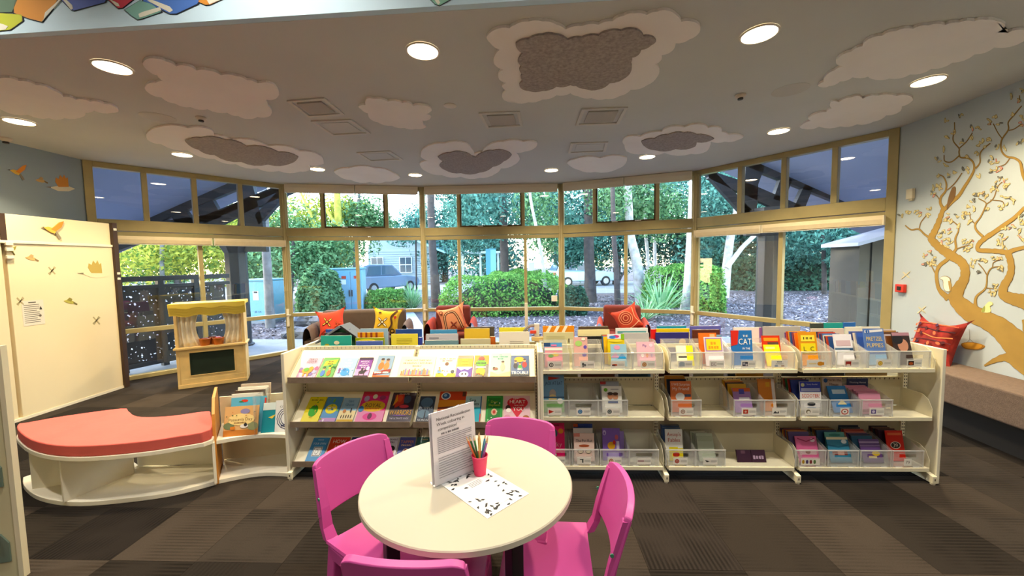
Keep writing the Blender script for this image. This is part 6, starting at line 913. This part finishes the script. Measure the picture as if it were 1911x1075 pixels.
# puppet theatre
g0, g1 = onz(333, 727, 0), onz(462, 710, 0); td = (g1-g0).normalized(); TWd = (g1-g0).length; th = thing('puppet_theatre', 'wooden puppet theatre with a yellow scalloped awning and green chalkboard', 'puppet theatre', mw=frame(g0, td, (-td.y, td.x, 0), (0, 0, 1)))
PINE = M('#efcd8c', .5, noise=(6, .1)); YEL = M('#f2d858', .5, noise=(5, .04))
for a, e in ((0, .03), (TWd-.03, TWd)): MB().box(a, e, 0, .3, 0, 1.08).obj('side_post', PINE, th, bevel=.003)
MB().box(.03, TWd-.03, .005, .03, .05, .12).obj('bottom_board', PINE, th, bevel=.003); MB().box(.0, TWd, -.005, .3, .0, .05).obj('plinth', PINE, th, bevel=.003)
MB().box(.03, .13, .006, .03, .12, .52).obj('front_stile', PINE, th); MB().box(TWd-.13, TWd-.03, .006, .03, .12, .52).obj('front_stile', PINE, th); MB().box(.13, TWd-.13, .006, .03, .12, .16).obj('front_rail', PINE, th); MB().box(.13, TWd-.13, .006, .03, .47, .52).obj('front_rail', PINE, th)
MB().box(.13, TWd-.13, .018, .028, .16, .47).obj('chalkboard', M('#12261c', .7, noise=(8, .15)), th)
for a in ((.125, .135, .16, .47), (TWd-.135, TWd-.125, .16, .47), (.125, TWd-.125, .155, .163), (.125, TWd-.125, .467, .475)): MB().box(a[0], a[1], -.001, .02, a[2], a[3]).obj('board_moulding', PINE, th)
MB().box(-.02, TWd+.02, -.03, .3, .52, .545).obj('stage_ledge', PINE, th, bevel=.003)
for k in range(4):
    z0 = 1.13-k*.035; nW = 36; pts = [(-.03+(TWd+.06)*i/nW, z0-.06+.012*math.sin(2*math.pi*3*i/nW+.8)) for i in range(nW+1)]
    MB().prism(pts+[(TWd+.03, z0), (-.03, z0)], -.085+.012*k, -.075+.012*k, ax='y').obj('awning_layer', YEL, th)
MB().box(-.03, TWd+.03, -.05, .3, 1.09, 1.13).obj('awning_top', YEL, th, bevel=.003)
CURT = M('#f8efdd', .9, noise=(12, .1))
for s in (0, 1):
    def cf(a, b_, s=s):
        wq = .24*(1-.25*math.sin(math.pi*(1-b_))*(1 if b_ > .2 else .8)); x = .035+a*wq if s == 0 else TWd-.035-a*wq; return (x, .05+.018*math.sin(a*22+b_*1.5), .55+.5*b_)
    MB().grid(cf, 40, 8, thick=.003).obj('curtain', CURT, th, smooth='all')
thm = frame(g0, td, (-td.y, td.x, 0), (0, 0, 1))
for k, (x, y, lab) in enumerate(((.30, .06, 'left terracotta toy pot on the theatre ledge'), (.38, .16, 'rear terracotta toy pot on the theatre ledge'), (.45, .05, 'right terracotta toy pot with red top on the theatre ledge'))):
    t = thing('toy_pot', lab, 'toy pot', mw=thm @ Matrix.Translation((x, y, .546)), group='toy pots on the puppet theatre'); MB().lathe([(.052, 0), (.06, .06), (.064, .085), (.058, .085), (.05, .02), (.001, .02)], 18, cap=False).obj('bowl', M('#b8641c', .4, noise=(6, .1)), t, smooth=True); MB().lathe([(.06, .08), (.068, .082), (.068, .092), (.06, .094)], 18, cap=False).obj('rim', M('#c8701f', .4), t, smooth=True)
    MB().lathe([(.001, .1), (.03, .1), (.045, .085), (.001, .08)], 12, cap=False).obj('filling', M('#c8301c' if k == 2 else '#8a3c18', .4), t, smooth=True)
# near shelf end at the left frame edge
ne = Vector((-2.575, 1.925, 0)); ns = thing('near_bookcase', 'cream bookcase end at the left edge with grey-green bookends', 'bookcase', mw=frame(ne, (-1, -.25, 0), (-.24, .97, 0), (0, 0, 1)))
NSM = M('#d8d0a8', .45, noise=(3, .03)); MB().box(0, .9, -.012, .012, 0, 1.22).obj('end_panel', NSM, ns, bevel=.004); MB().box(-.004, .016, -.016, .016, 0, 1.222).obj('edge_strip', M('#efe6c6', .4), ns)
for z in (.1, .5, .9): MB().box(.12, .9, -.3, -.013, z-.02, z).obj('shelf', M('#a8795a', .6), ns, bevel=.003); MB().prism([(.02+.05*0+.02, z), (.04, z+.1), (.07, z+.15), (.12, z+.17), (.6, z+.17), (.6, z)], -.02, -.013, ax='y').obj('bookend', M('#6f8478', .4), ns)
# ================================================================ TABLE AND CHAIRS
TBZ = .7; tc_ = Vector((-.1967, 1.558, TBZ)); tb = thing('round_table', 'round cream table with black legs among the pink chairs', 'table', (tc_.x, tc_.y, 0)); tb.scale = (1, .95, 1)
_l, _r = onz(664, 938, TBZ), onz(1072, 915, TBZ); TR = .431
MB().lathe([(.001, TBZ), (TR-.004, TBZ), (TR, TBZ-.004), (TR, TBZ-.022), (TR-.003, TBZ-.025), (.001, TBZ-.025)], 72, cap=False).obj('tabletop', M('#b8b1a0', .32, noise=(2, .015)), tb, smooth=True)
MB().lathe([(TR+.0006, TBZ-.004), (TR+.0006, TBZ-.022)], 72, cap=False).obj('edge_band', M('#c9c4b4', .4), tb, smooth=True)
BLK = M('#121214', .4)
for k in range(4):
    a = rad(215+90*k); MB().box(-.025, .025, -.025, .025, 0, TBZ-.026).obj('leg', BLK, tb, bevel=.004).matrix_local = Matrix.Translation((.33*math.cos(a), .33*math.sin(a), 0)) @ Matrix.Rotation(a, 4, 'Z')
q = MB(); q.box(-.33, .33, -.02, .02, TBZ-.06, TBZ-.026); o = q.obj('apron_bar', BLK, tb); o.rotation_euler = (0, 0, rad(35)); q = MB(); q.box(-.33, .33, -.02, .02, TBZ-.06, TBZ-.026); o = q.obj('apron_bar', BLK, tb); o.rotation_euler = (0, 0, rad(125))
PINK = M('#c64e9a', .42, noise=(4, .03))
def make_chair():
    t = thing('plastic_chair', 'x', 'chair'); W2 = .2
    # faces -y is behind: the sitter looks to +y; backrest at y=-.2
    def seat(a, b_): x = (a*2-1)*W2*(1-.06*b_); y = -.17+.36*b_; return (x, y, .41-.018*(1-(2*a-1)**2)*math.sin(math.pi*min(1, b_*1.1))-.03*max(0, b_-.8)/.2*max(0, b_-.8)/.2+.012*(2*a-1)**4)
    MB().grid(seat, 18, 16, thick=.012).obj('seat', PINK, t, smooth=True)
    def back(a, b_):
        x = (a*2-1)*(W2-.004-.012*b_); z = .505+.225*b_+.012*(1-(2*a-1)**2)*b_; rnd = max(0, abs(2*a-1)-.86)/.14
        return (x, -.205-.065*b_-.035*(1-(2*a-1)**2), z-(.012 if b_ > .9 else 0)*rnd)
    MB().grid(back, 20, 10, thick=-.026).obj('backrest', PINK, t, smooth=True, bevel=.004)
    for s in (-1, 1):
        # broad side post from the seat corner up to the back, leaving an open slot between
        p = [(s*.198, -.12, .40), (s*.2, -.17, .415), (s*.2, -.195, .46), (s*.197, -.212, .54), (s*.194, -.235, .62), (s*.19, -.26, .7)]
        m_ = MB(); wds = [.05, .05, .045, .04, .034, .026]
        for i in range(len(p)-1):
            (x0, y0, z0), (x1, y1, z1) = p[i], p[i+1]; w0, w1 = wds[i], wds[i+1]
            m_.add([(x0, y0, z0), (x0-s*w0, y0-.004, z0), (x0-s*w0, y0-.03, z0), (x0, y0-.03, z0), (x1, y1, z1), (x1-s*w1, y1-.004, z1), (x1-s*w1, y1-.03, z1), (x1, y1-.03, z1)], [(0, 1, 5, 4), (1, 2, 6, 5), (2, 3, 7, 6), (3, 0, 4, 7)]+([(0, 3, 2, 1)] if i == 0 else [])+([(4, 5, 6, 7)] if i == len(p)-2 else []))
        m_.obj('back_post', PINK, t, smooth=True)
        m_ = MB(); m_.M = Matrix.Translation((s*.2005, -.222, .585)) @ Matrix.Rotation(rad(90), 4, 'Y'); m_.lathe([(.007, -.002), (.007, .002)], 10); m_.obj('bolt_cap', M('#3f8a6c', .5), t)
        for fy, fz in ((.15, 1), (-.14, -1)):
            MB().add([(s*.196, fy-.03, .405), (s*.196, fy+.03, .405), (s*.15, fy+.03, .4), (s*.15, fy-.03, .4), (s*.205, fy+fz*.06-.022, 0), (s*.205, fy+fz*.06+.022, 0), (s*.17, fy+fz*.06+.022, 0), (s*.17, fy+fz*.06-.022, 0)], [(0, 1, 2, 3), (4, 5, 6, 7), (0, 1, 5, 4), (1, 2, 6, 5), (2, 3, 7, 6), (3, 0, 4, 7)]).obj('leg', PINK, t, bevel=.006)
        MB().add([(s*.2, -.15, .405), (s*.2, .16, .395), (s*.17, .16, .39), (s*.17, -.15, .4), (s*.198, -.14, .345), (s*.198, .15, .345), (s*.175, .15, .345), (s*.175, -.14, .345)], [(0, 1, 2, 3), (4, 5, 6, 7), (0, 1, 5, 4), (1, 2, 6, 5), (2, 3, 7, 6), (3, 0, 4, 7)]).obj('side_rail', PINK, t, bevel=.006)
    return t
ch0 = make_chair()
CH = [((-.772, 1.80), (.80, -.60), 'pink plastic chair left of the round table'), ((.03, 2.05), (-.20, -.98), 'pink plastic chair behind the round table, only its back showing'), ((.398, 1.46), (-.98, .10), 'pink plastic chair right of the round table, turned side-on'), ((-.338, 1.105), (.08, .99), 'pink plastic chair nearest the camera, cut by the bottom edge')]
for k, ((bx_, by_), fd, lab) in enumerate(CH):
    c_ = ch0 if k == 0 else copy_tree(ch0); d = Vector((*fd, 0)).normalized(); ang = math.atan2(d.y, d.x)-math.pi/2
    c_.location = Vector((bx_, by_, 0))+d*.27; c_.rotation_euler = (0, 0, ang); tag(c_, lab, 'chair', 'pink plastic chairs round the table')
# sign holder, sheet, cup of pencils
TZ = TBZ+.0008
p0, p1 = onz(819, 907, TZ), onz(884, 879, TZ); sd_ = (p1-p0).normalized(); mid = (p0+p1)/2; SWd = .205; sn = Vector((sd_.y, -sd_.x, 0)); upv = (Vector((0, 0, 1))-sn*.05).normalized()
sh_ = thing('sign_holder', 'clear acrylic stand holding a printed competition notice on the table', 'sign holder', mw=frame(mid+Vector((0, 0, .003)), sd_, upv, sd_.cross(upv)))
MB().box(-SWd/2, SWd/2, 0, .3, -.004, -.002).box(-SWd/2-.002, SWd/2+.002, 0, .1, .0045, .0065).box(-SWd/2, SWd/2, -.002, .002, -.05, .02).obj('acrylic_stand', ACRYL, sh_)
MB().box(-SWd/2, SWd/2, .001, .297, -.001, .0012).obj('printed_sheet', P('#f1edf2'), sh_); MB().box(-SWd/2-.006, SWd/2-.01, .004, .294, -.012, -.008).obj('spare_sheets', P('#e8e6f0'), sh_)
deco(sh_, SWd, .297, [('t', 'National Reconciliation', .5, .9, .042, .86, '#24222c'), ('t', 'Week colouring in', .42, .83, .042, .7, '#24222c'), ('t', 'competition!', .34, .76, .042, .52, '#24222c'), ('t', 'Win a $$$ voucher'.replace('$', 'S'), .4, .69, .026, .6, '#4a4854'), ('s', .1, .9, .42, .66, 9, '#8a8894'), ('s', .1, .92, .08, .38, 9, '#94929c')], mat4=Matrix.Translation((-SWd/2, 0, .0012)), art='body_print', txt='heading_text')
q = [onz(u, v, TZ) for u, v in ((822, 906), (888, 879), (988, 913), (920, 960))]; pc = sum(q, Vector())/4; ax_ = ((q[1]-q[0])+(q[2]-q[3])).normalized(); ay_ = Vector((ax_.y, -ax_.x, 0))
cst = thing('colouring_sheet', 'white colouring competition sheet lying on the round table', 'paper', mw=frame(pc+Vector((0, 0, .0004)), ax_, -ay_, (0, 0, 1))); MB().box(-.105, .105, -.1485, .1485, 0, .0006).obj('sheet', P('#f6f6f4'), cst)
gg = random.Random(4); sp = [('t', 'HAVE CHANGE', .5, .1, .02, .45, '#2a2a2a'), ('s', .35, .65, .62, .74, 4, '#6a6a6a')]
for k in range(64):
    a = gg.uniform(0, 6.28); side = k % 4; x, y = [(gg.uniform(.04, .3), gg.uniform(.05, .95)), (gg.uniform(.7, .96), gg.uniform(.05, .95)), (gg.uniform(.1, .9), gg.uniform(.02, .2)), (gg.uniform(.1, .9), gg.uniform(.86, .97))][side]
    sp += [('p', [(x+.05*math.cos(a+j*1.256)*(1 if j % 2 else .4), y+.035*math.sin(a+j*1.256)*(1 if j % 2 else .5)) for j in range(5)], '#26262a')]
deco(cst, .21, .297, sp, mat4=Matrix.Translation((-.105, -.1485, .0006)), art='line_drawing', txt='sheet_text', dz=.00002, z0=.0002)
cp = onz(896, 884, TZ+.0012); cu_ = thing('pencil_cup', 'hot pink plastic cup holding pencils on the colouring sheet', 'cup', (cp.x, cp.y, TZ+.0014)); MB().lathe([(.001, 0), (.025, 0), (.028, .03), (.034, .082), (.0325, .082), (.0265, .03), (.0235, .003), (.001, .003)], 24, cap=False).obj('cup_body', M('#e8285e', .35), cu_, smooth=True); MB().lathe([(.0335, .08), (.0355, .082), (.0335, .084)], 24, cap=False).obj('rim', M('#f04a78', .35), cu_, smooth=True)
for k, (a, ln, tl, col, nm_) in enumerate([(2.9, .165, .32, '#2f6a3c', 'dark green'), (2.5, .16, .25, '#3a8a4a', 'mid green'), (3.3, .175, .36, '#e06a3c', 'orange-red'), (2.0, .17, .1, '#a8642c', 'brown'), (1.5, .18, .04, '#e8b860', 'natural wood'), (.9, .15, .08, '#f0d020', 'bright yellow'), (.3, .172, .2, '#3a98c8', 'sky blue'), (6.1, .17, .26, '#1f6a5c', 'deep teal'), (5.8, .168, .3, '#a05ab0', 'violet'), (4.7, .13, .05, '#e8c838', 'golden')]):
    d = Vector((math.cos(a)*math.sin(tl), math.sin(a)*math.sin(tl), math.cos(tl))); b0 = Vector((cp.x-.006*math.cos(a), cp.y-.006*math.sin(a), TZ+.006)); zx = Vector((0, 0, 1)).rotation_difference(d).to_matrix().to_4x4(); zx.translation = b0
    t = thing('pencil', nm_+' pencil standing in the pink cup', 'pencil', mw=zx, group='pencils in the pink cup'); MB().lathe([(.0042, 0), (.0042, ln-.022)], 6).obj('shaft', M(col, .4), t); MB().lathe([(.0041, ln-.022), (.0014, ln-.005)], 6).obj('sharpened_wood', M('#e0bc8c', .6), t); MB().lathe([(.0014, ln-.005), (.0003, ln)], 6).obj('lead', M(col, .5), t)
# ================================================================ RIGHT WALL
RF = frame(Vector((*RW0, 0))+RWN*.001, RWD, (0, 0, 1), RWN)
RFI = RF.inverted()
def rw(u, v):
    d = ray(u, v); n_ = RF.to_3x3().col[2]; o_ = RF.translation; p = EYEV+d*((o_-EYEV).dot(n_)/d.dot(n_)); q = RFI @ p; return (q.x, q.y)
mt_ = thing('tree_mural', 'painted gold gum tree mural with leaves and birds on the right wall', 'mural', mw=RF)
K = 3.585; A_ = lambda x, y: (1670+x/K, 150+y/K); B_ = lambda x, y: (1670+x/K, 440+y/K)
STK = [('B', [(1330, 1130, 330), (1200, 1030, 300), (1080, 940, 280), (960, 850, 250), (864, 770, 215), (780, 690, 165), (700, 615, 140), (600, 560, 115), (500, 510, 120), (420, 440, 95), (395, 395, 80)]), ('B', [(400, 420, 95), (430, 350, 78), (465, 290, 62), (470, 220, 60), (440, 170, 58), (390, 140, 58), (330, 100, 58), (280, 60, 52), (245, 20, 45), (262, -20, 40), (290, -80, 36), (310, -140, 30), (325, -180, 26)]),
 ('A', [(325, 860, 20), (305, 820, 16), (310, 780, 12), (340, 740, 10), (345, 690, 8), (325, 645, 5), (290, 630, 3)]), ('A', [(330, 865, 24), (380, 815, 22), (430, 770, 20), (465, 715, 18), (500, 660, 15), (530, 600, 12), (525, 550, 9), (490, 520, 8), (440, 515, 6), (430, 480, 6), (430, 455, 5), (390, 400, 4), (400, 330, 3), (400, 280, 3)]), ('A', [(540, 590, 8), (570, 550, 6), (575, 480, 5), (640, 420, 3)]), ('A', [(430, 505, 5), (380, 545, 4), (335, 540, 4), (330, 500, 3)]), ('A', [(430, 455, 4), (480, 410, 3), (520, 350, 3)]),
 ('A', [(250, 1065, 16), (200, 1030, 10), (160, 995, 8), (110, 1000, 6), (70, 970, 4)]), ('A', [(165, 990, 4), (175, 950, 3), (210, 905, 3)]), ('A', [(350, 735, 4), (400, 690, 4), (450, 620, 3)]), ('A', [(300, 800, 4), (280, 770, 3), (255, 760, 3)]),
 ('B', [(360, 420, 44), (305, 370, 26), (285, 320, 22), (280, 250, 20), (300, 200, 22), (350, 160, 22), (390, 115, 18), (410, 85, 14), (405, 20, 10), (425, -30, 6), (420, -70, 5), (370, -110, 3)]), ('B', [(410, 90, 5), (450, 75, 4), (500, 60, 3)]), ('B', [(270, 250, 5), (250, 210, 4), (230, 170, 3)]),
 ('B', [(960, 480, 120), (864, 440, 95), (800, 425, 80), (730, 395, 65), (730, 340, 55), (765, 280, 50), (780, 220, 44), (770, 150, 44), (750, 110, 40)]), ('B', [(755, 115, 34), (700, 105, 30), (620, 100, 28), (560, 95, 26), (560, 60, 28), (600, 20, 30), (660, -20, 28), (730, -70, 26), (800, -120, 24), (870, -190, 20)]), ('B', [(755, 115, 34), (800, 95, 26), (880, 75, 20)]), ('A', [(590, 1045, 16), (545, 1000, 12), (540, 960, 10), (570, 920, 7), (600, 860, 6), (610, 820, 5), (560, 790, 3)]), ('A', [(610, 830, 4), (660, 790, 4), (690, 710, 3), (720, 680, 3)]), ('A', [(640, 800, 3), (720, 810, 3), (730, 850, 3)]), ('A', [(545, 965, 4), (510, 930, 3), (500, 880, 3)]),
 ('A', [(870, 660, 22), (855, 620, 20), (840, 550, 16), (800, 520, 12), (750, 510, 10), (715, 470, 8), (715, 400, 7), (760, 330, 6), (760, 280, 5), (800, 230, 4), (850, 170, 3)]), ('A', [(720, 390, 4), (690, 350, 3), (660, 290, 3)]), ('A', [(770, 520, 4), (740, 560, 3), (690, 580, 3)]), ('A', [(760, 335, 3), (800, 325, 3), (850, 290, 3)]), ('A', [(835, 150, 3), (835, 100, 3)]),
 ('B', [(540, 480, 24), (545, 410, 14), (600, 360, 10), (615, 320, 8), (620, 260, 7), (650, 215, 5), (720, 205, 3)]), ('B', [(615, 260, 4), (590, 220, 3), (560, 185, 3)]), ('B', [(615, 350, 4), (660, 355, 3)]), ('B', [(655, 215, 3), (660, 180, 3), (700, 160, 3)]), ('B', [(600, 870, 10), (680, 830, 34), (760, 815, 60), (864, 860, 120), (960, 900, 150)]), ('B', [(864, 560, 24), (880, 640, 40)]), ('B', [(1180, 900, 200), (1120, 700, 140), (1040, 560, 120), (960, 490, 110)]), ('B', [(1150, 780, 110), (1220, 600, 80), (1200, 420, 60), (1260, 250, 44), (1240, 80, 30), (1300, -80, 20), (1290, -220, 10)]), ('B', [(870, 75, 20), (940, 20, 14), (960, -80, 10), (1010, -160, 5)]), ('A', [(868, 655, 22), (930, 760, 26), (1010, 860, 34), (1090, 1000, 44), (1190, 1200, 60)])]
def stroke(mb, sp_, pts, extra, z):
    T_ = A_ if sp_ == 'A' else B_; q = catmull(pts, 5); q = [(*T_(x, y), w_/K) for x, y, w_ in q]; top, bt = [], []
    for i, (x, y, w_) in enumerate(q):
        x0, y0, _ = q[max(0, i-1)]; x1, y1, _ = q[min(len(q)-1, i+1)]; L_ = math.hypot(x1-x0, y1-y0) or 1; nx, ny = -(y1-y0)/L_, (x1-x0)/L_; hw = w_/2+extra+(.6*math.sin(i*2.1) if w_ > 8 else 0)
        top.append((*rw(x+nx*hw, y+ny*hw), z)); bt.append((*rw(x-nx*hw, y-ny*hw), z))
    n_ = len(top); mb.add(top+bt, [(i, i+1, n_+i+1, n_+i) for i in range(n_-1)])
ol, gd = MB(), MB()
for sp_, pts in STK: stroke(ol, sp_, pts, .55, .0012)
for k, (sp_, pts) in enumerate(STK): stroke(gd, sp_, pts, -.2, .0022+.00001*k)
ol.obj('painted_outline', M('#86683c', .8), mt_, fix=False); gd.obj('painted_branches', M('#a5833a', .8, noise=(5, .1)), mt_, fix=False)
TIPS = [('A', p) for p in [(1000, 880), (1020, 860), (970, 930), (1290, 790), (1320, 830), (1280, 850), (1250, 930), (940, 700), (980, 760), (340, 270), (440, 240), (400, 350), (355, 385), (330, 460), (290, 530), (340, 575), (515, 320), (560, 325), (515, 395), (450, 410), (580, 410), (635, 400), (560, 425), (550, 485), (605, 455), (490, 500), (290, 630), (350, 635), (405, 625), (455, 585), (490, 600), (565, 640), (270, 710), (300, 700), (310, 725), (260, 760), (250, 740), (40, 900), (95, 880), (140, 880), (165, 895), (235, 860), (230, 900), (360, 905), (410, 900), (380, 950), (430, 970), (350, 940), (330, 1010), (365, 1010), (310, 1035), (495, 855), (530, 860), (465, 890), (490, 900), (465, 920), (500, 950), (540, 770), (570, 770), (520, 800), (620, 780), (600, 760), (700, 660), (740, 660), (680, 690), (750, 690), (745, 720), (650, 740), (675, 720), (730, 780), (770, 785), (740, 830), (700, 850), (785, 805), (620, 865), (640, 260), (670, 250), (630, 290), (700, 290), (685, 450), (735, 455), (660, 520), (690, 540), (640, 550), (650, 610), (720, 590), (680, 600), (785, 225), (850, 250), (845, 290), (790, 110), (850, 70), (825, 140), (830, 430), (855, 395), (840, 910), (850, 950), (735, 990), (770, 980), (800, 980), (830, 1005), (720, 1030)]]+[('B', p) for p in [(205, 130), (240, 115), (260, 155), (205, 185), (235, 185), (265, 185), (320, 40), (360, 30), (350, 65), (370, 50), (460, 35), (490, 40), (520, 30), (510, 70), (470, 85), (485, 95), (530, 165), (520, 195), (575, 150), (605, 160), (570, 240), (650, 145), (700, 150), (715, 160), (705, 225), (730, 215), (700, 40), (740, 20), (710, 60), (735, 75), (830, 15), (670, 335), (680, 355), (645, 380), (665, 380), (855, 30)]]
gg = random.Random(9); lfc = [('#a88c40', '#d4c894')]*14+[('#a8503c', '#d8a08c')]*1+[('#4c4c48', '#7a7a72')]*2; lo, li = {}, {}
for sp_, (x, y) in TIPS:
    T_ = A_ if sp_ == 'A' else B_
    for k in range(3):
        cx, cy = T_(x+gg.uniform(-14, 14), y+gg.uniform(-14, 14)); a = gg.uniform(0, 3.14); c1_, c2_ = gg.choice(lfc); L_, Wd_ = gg.uniform(3.2, 4.6), gg.uniform(1.5, 2.1)
        for D, c, s, z in ((lo, c1_, 1, .003), (li, c2_, .72, .0036)):
            mb = D.setdefault(c, MB()); mb.poly([(*rw(cx+(L_*s*math.cos(t_)*math.cos(a)-Wd_*s*math.sin(t_)*math.sin(a)), cy+(L_*s*math.cos(t_)*math.sin(a)+Wd_*s*math.sin(t_)*math.cos(a))), z) for t_ in [2*math.pi*j/8 for j in range(8)]])
for D in (lo, li):
    for c, mb in D.items(): mb.obj('painted_leaves', M(c, .8), mt_, fix=False, kind='stuff')
def wpoly(T_, pts, c, z, nm): MB().prism([rw(*T_(*p)) for p in catmull(pts, 3, True)], 0, z).obj(nm, M(c, .8), mt_)
wpoly(B_, [(300, 285), (335, 268), (372, 285), (376, 330), (378, 375), (340, 372), (325, 340), (322, 300)], '#8a7a58', .003, 'painted_bird'); wpoly(B_, [(303, 284), (335, 272), (368, 288), (370, 340), (368, 370), (342, 368), (328, 340), (326, 298)], '#efe6d0', .004, 'painted_bird'); wpoly(B_, [(360, 305), (375, 310), (382, 350), (372, 372)], '#b09050', .005, 'painted_wing')
wpoly(A_, [(385, 720), (405, 712), (408, 745), (400, 790), (370, 830), (352, 865), (350, 840), (362, 780)], '#7a5a34', .004, 'painted_bird'); wpoly(B_, [(582, 510), (600, 475), (630, 442), (650, 445), (656, 460), (638, 475), (642, 512)], '#e8dc98', .004, 'painted_bird'); wpoly(B_, [(584, 508), (590, 485), (606, 470), (604, 508)], '#9aa048', .005, 'painted_wing')
wpoly(B_, [(448, 720), (520, 712), (590, 730), (600, 745), (560, 762), (470, 755)], '#a8741c', .003, 'painted_dish'); wpoly(B_, [(455, 722), (520, 716), (585, 732), (560, 756), (475, 750)], '#dca030', .004, 'painted_dish')
for pts in ([(500, 625), (502, 690), (480, 715)], [(502, 690), (530, 715)]):
    mb = MB(); stroke(mb, 'B', [(x, y, 2.2) for x, y in pts], .0, .003); mb.obj('painted_string', M('#6a5a3c', .8), mt_, fix=False)
for x, y in ((75, 262), (180, 495)):
    mb = MB()
    for dx, dy in ((30, -25), (28, 22), (-30, 25), (-20, -20)): stroke(mb, 'B', [(x, y, 6), (x+dx*.5, y+dy*.5, 8), (x+dx, y+dy, 3)], 0, .003)
    mb.obj('painted_dragonfly', M('#d8cca0', .8), mt_, fix=False)
# wall fittings
x, y = rw(1684, 538); t = thing('fire_call_point', 'red square fire alarm call point on the mural wall', 'alarm', mw=RF @ Matrix.Translation((x, y, 0))); MB().box(-.055, .055, -.045, .045, 0, .035).obj('case', M('#d0301c', .4), t, bevel=.006); MB().box(-.025, .025, -.022, .022, .035, .038).obj('press_glass', M('#2a1814', .3), t)
x, y = rw(1702, 362); t = thing('wall_sensor', 'small cream sensor box on the wall beside the window', 'sensor', mw=RF @ Matrix.Translation((x, y, 0))); MB().box(-.04, .04, -.055, .055, 0, .03).obj('case', M('#e8dcbc', .45), t, bevel=.006); MB().box(-.015, .03, -.075, -.055, 0, .02).obj('cable_entry', M('#c8bc9c', .45), t)
# upholstered bench along the mural wall, red cushion
SEAT = M('#6a584c', .95, noise=(40, .14), bump=(160, .35)); a0, a1 = rw(1700, 640)[0], 5.2
bw = thing('upholstered_bench', 'long brown upholstered bench running along the mural wall', 'bench', mw=RF); MB().box(.3, 5.2, .285, .555, .003, .43).obj('seat_pad', SEAT, bw, bevel=.02, seg=3); MB().box(.35, 5.2, .002, .285, .003, .28).obj('recessed_base', M('#1c1816', .9), bw)
c_ = (RF @ Vector((rw(1757, 640)[0]+.1, .745, .15))); cz = RWN*.96+Vector((0, 0, .28)); cz.normalize(); cxv = -RWD; cyv = cz.cross(cxv).normalized(); mwc = frame(c_, cxv, cyv, cz)
g_ = random.Random(3); pillow('cushion', 'dark red and orange batik cushion standing on the brown bench', .44, .15, M('#8c2018', .9, noise=(14, .4)), mwc, sum([[('l', [(-.45, -.4+k*.13), (-.15, -.36+k*.13+g_.uniform(-.05, .05)), (.15, -.4+k*.13), (.45, -.37+k*.13+g_.uniform(-.05, .05))], .022, c)] for k, c in enumerate(['#e0603c', '#3c1420', '#e8824c', '#5a1a24', '#e0603c', '#3c1420', '#d84a34'])], [])+[('e', g_.uniform(-.38, .38), g_.uniform(-.38, .38), .045, .03, g_.uniform(0, 3), g_.choice(['#3c1c3c', '#c8643c', '#4a141c'])) for _ in range(22)], .25, conc=.26)
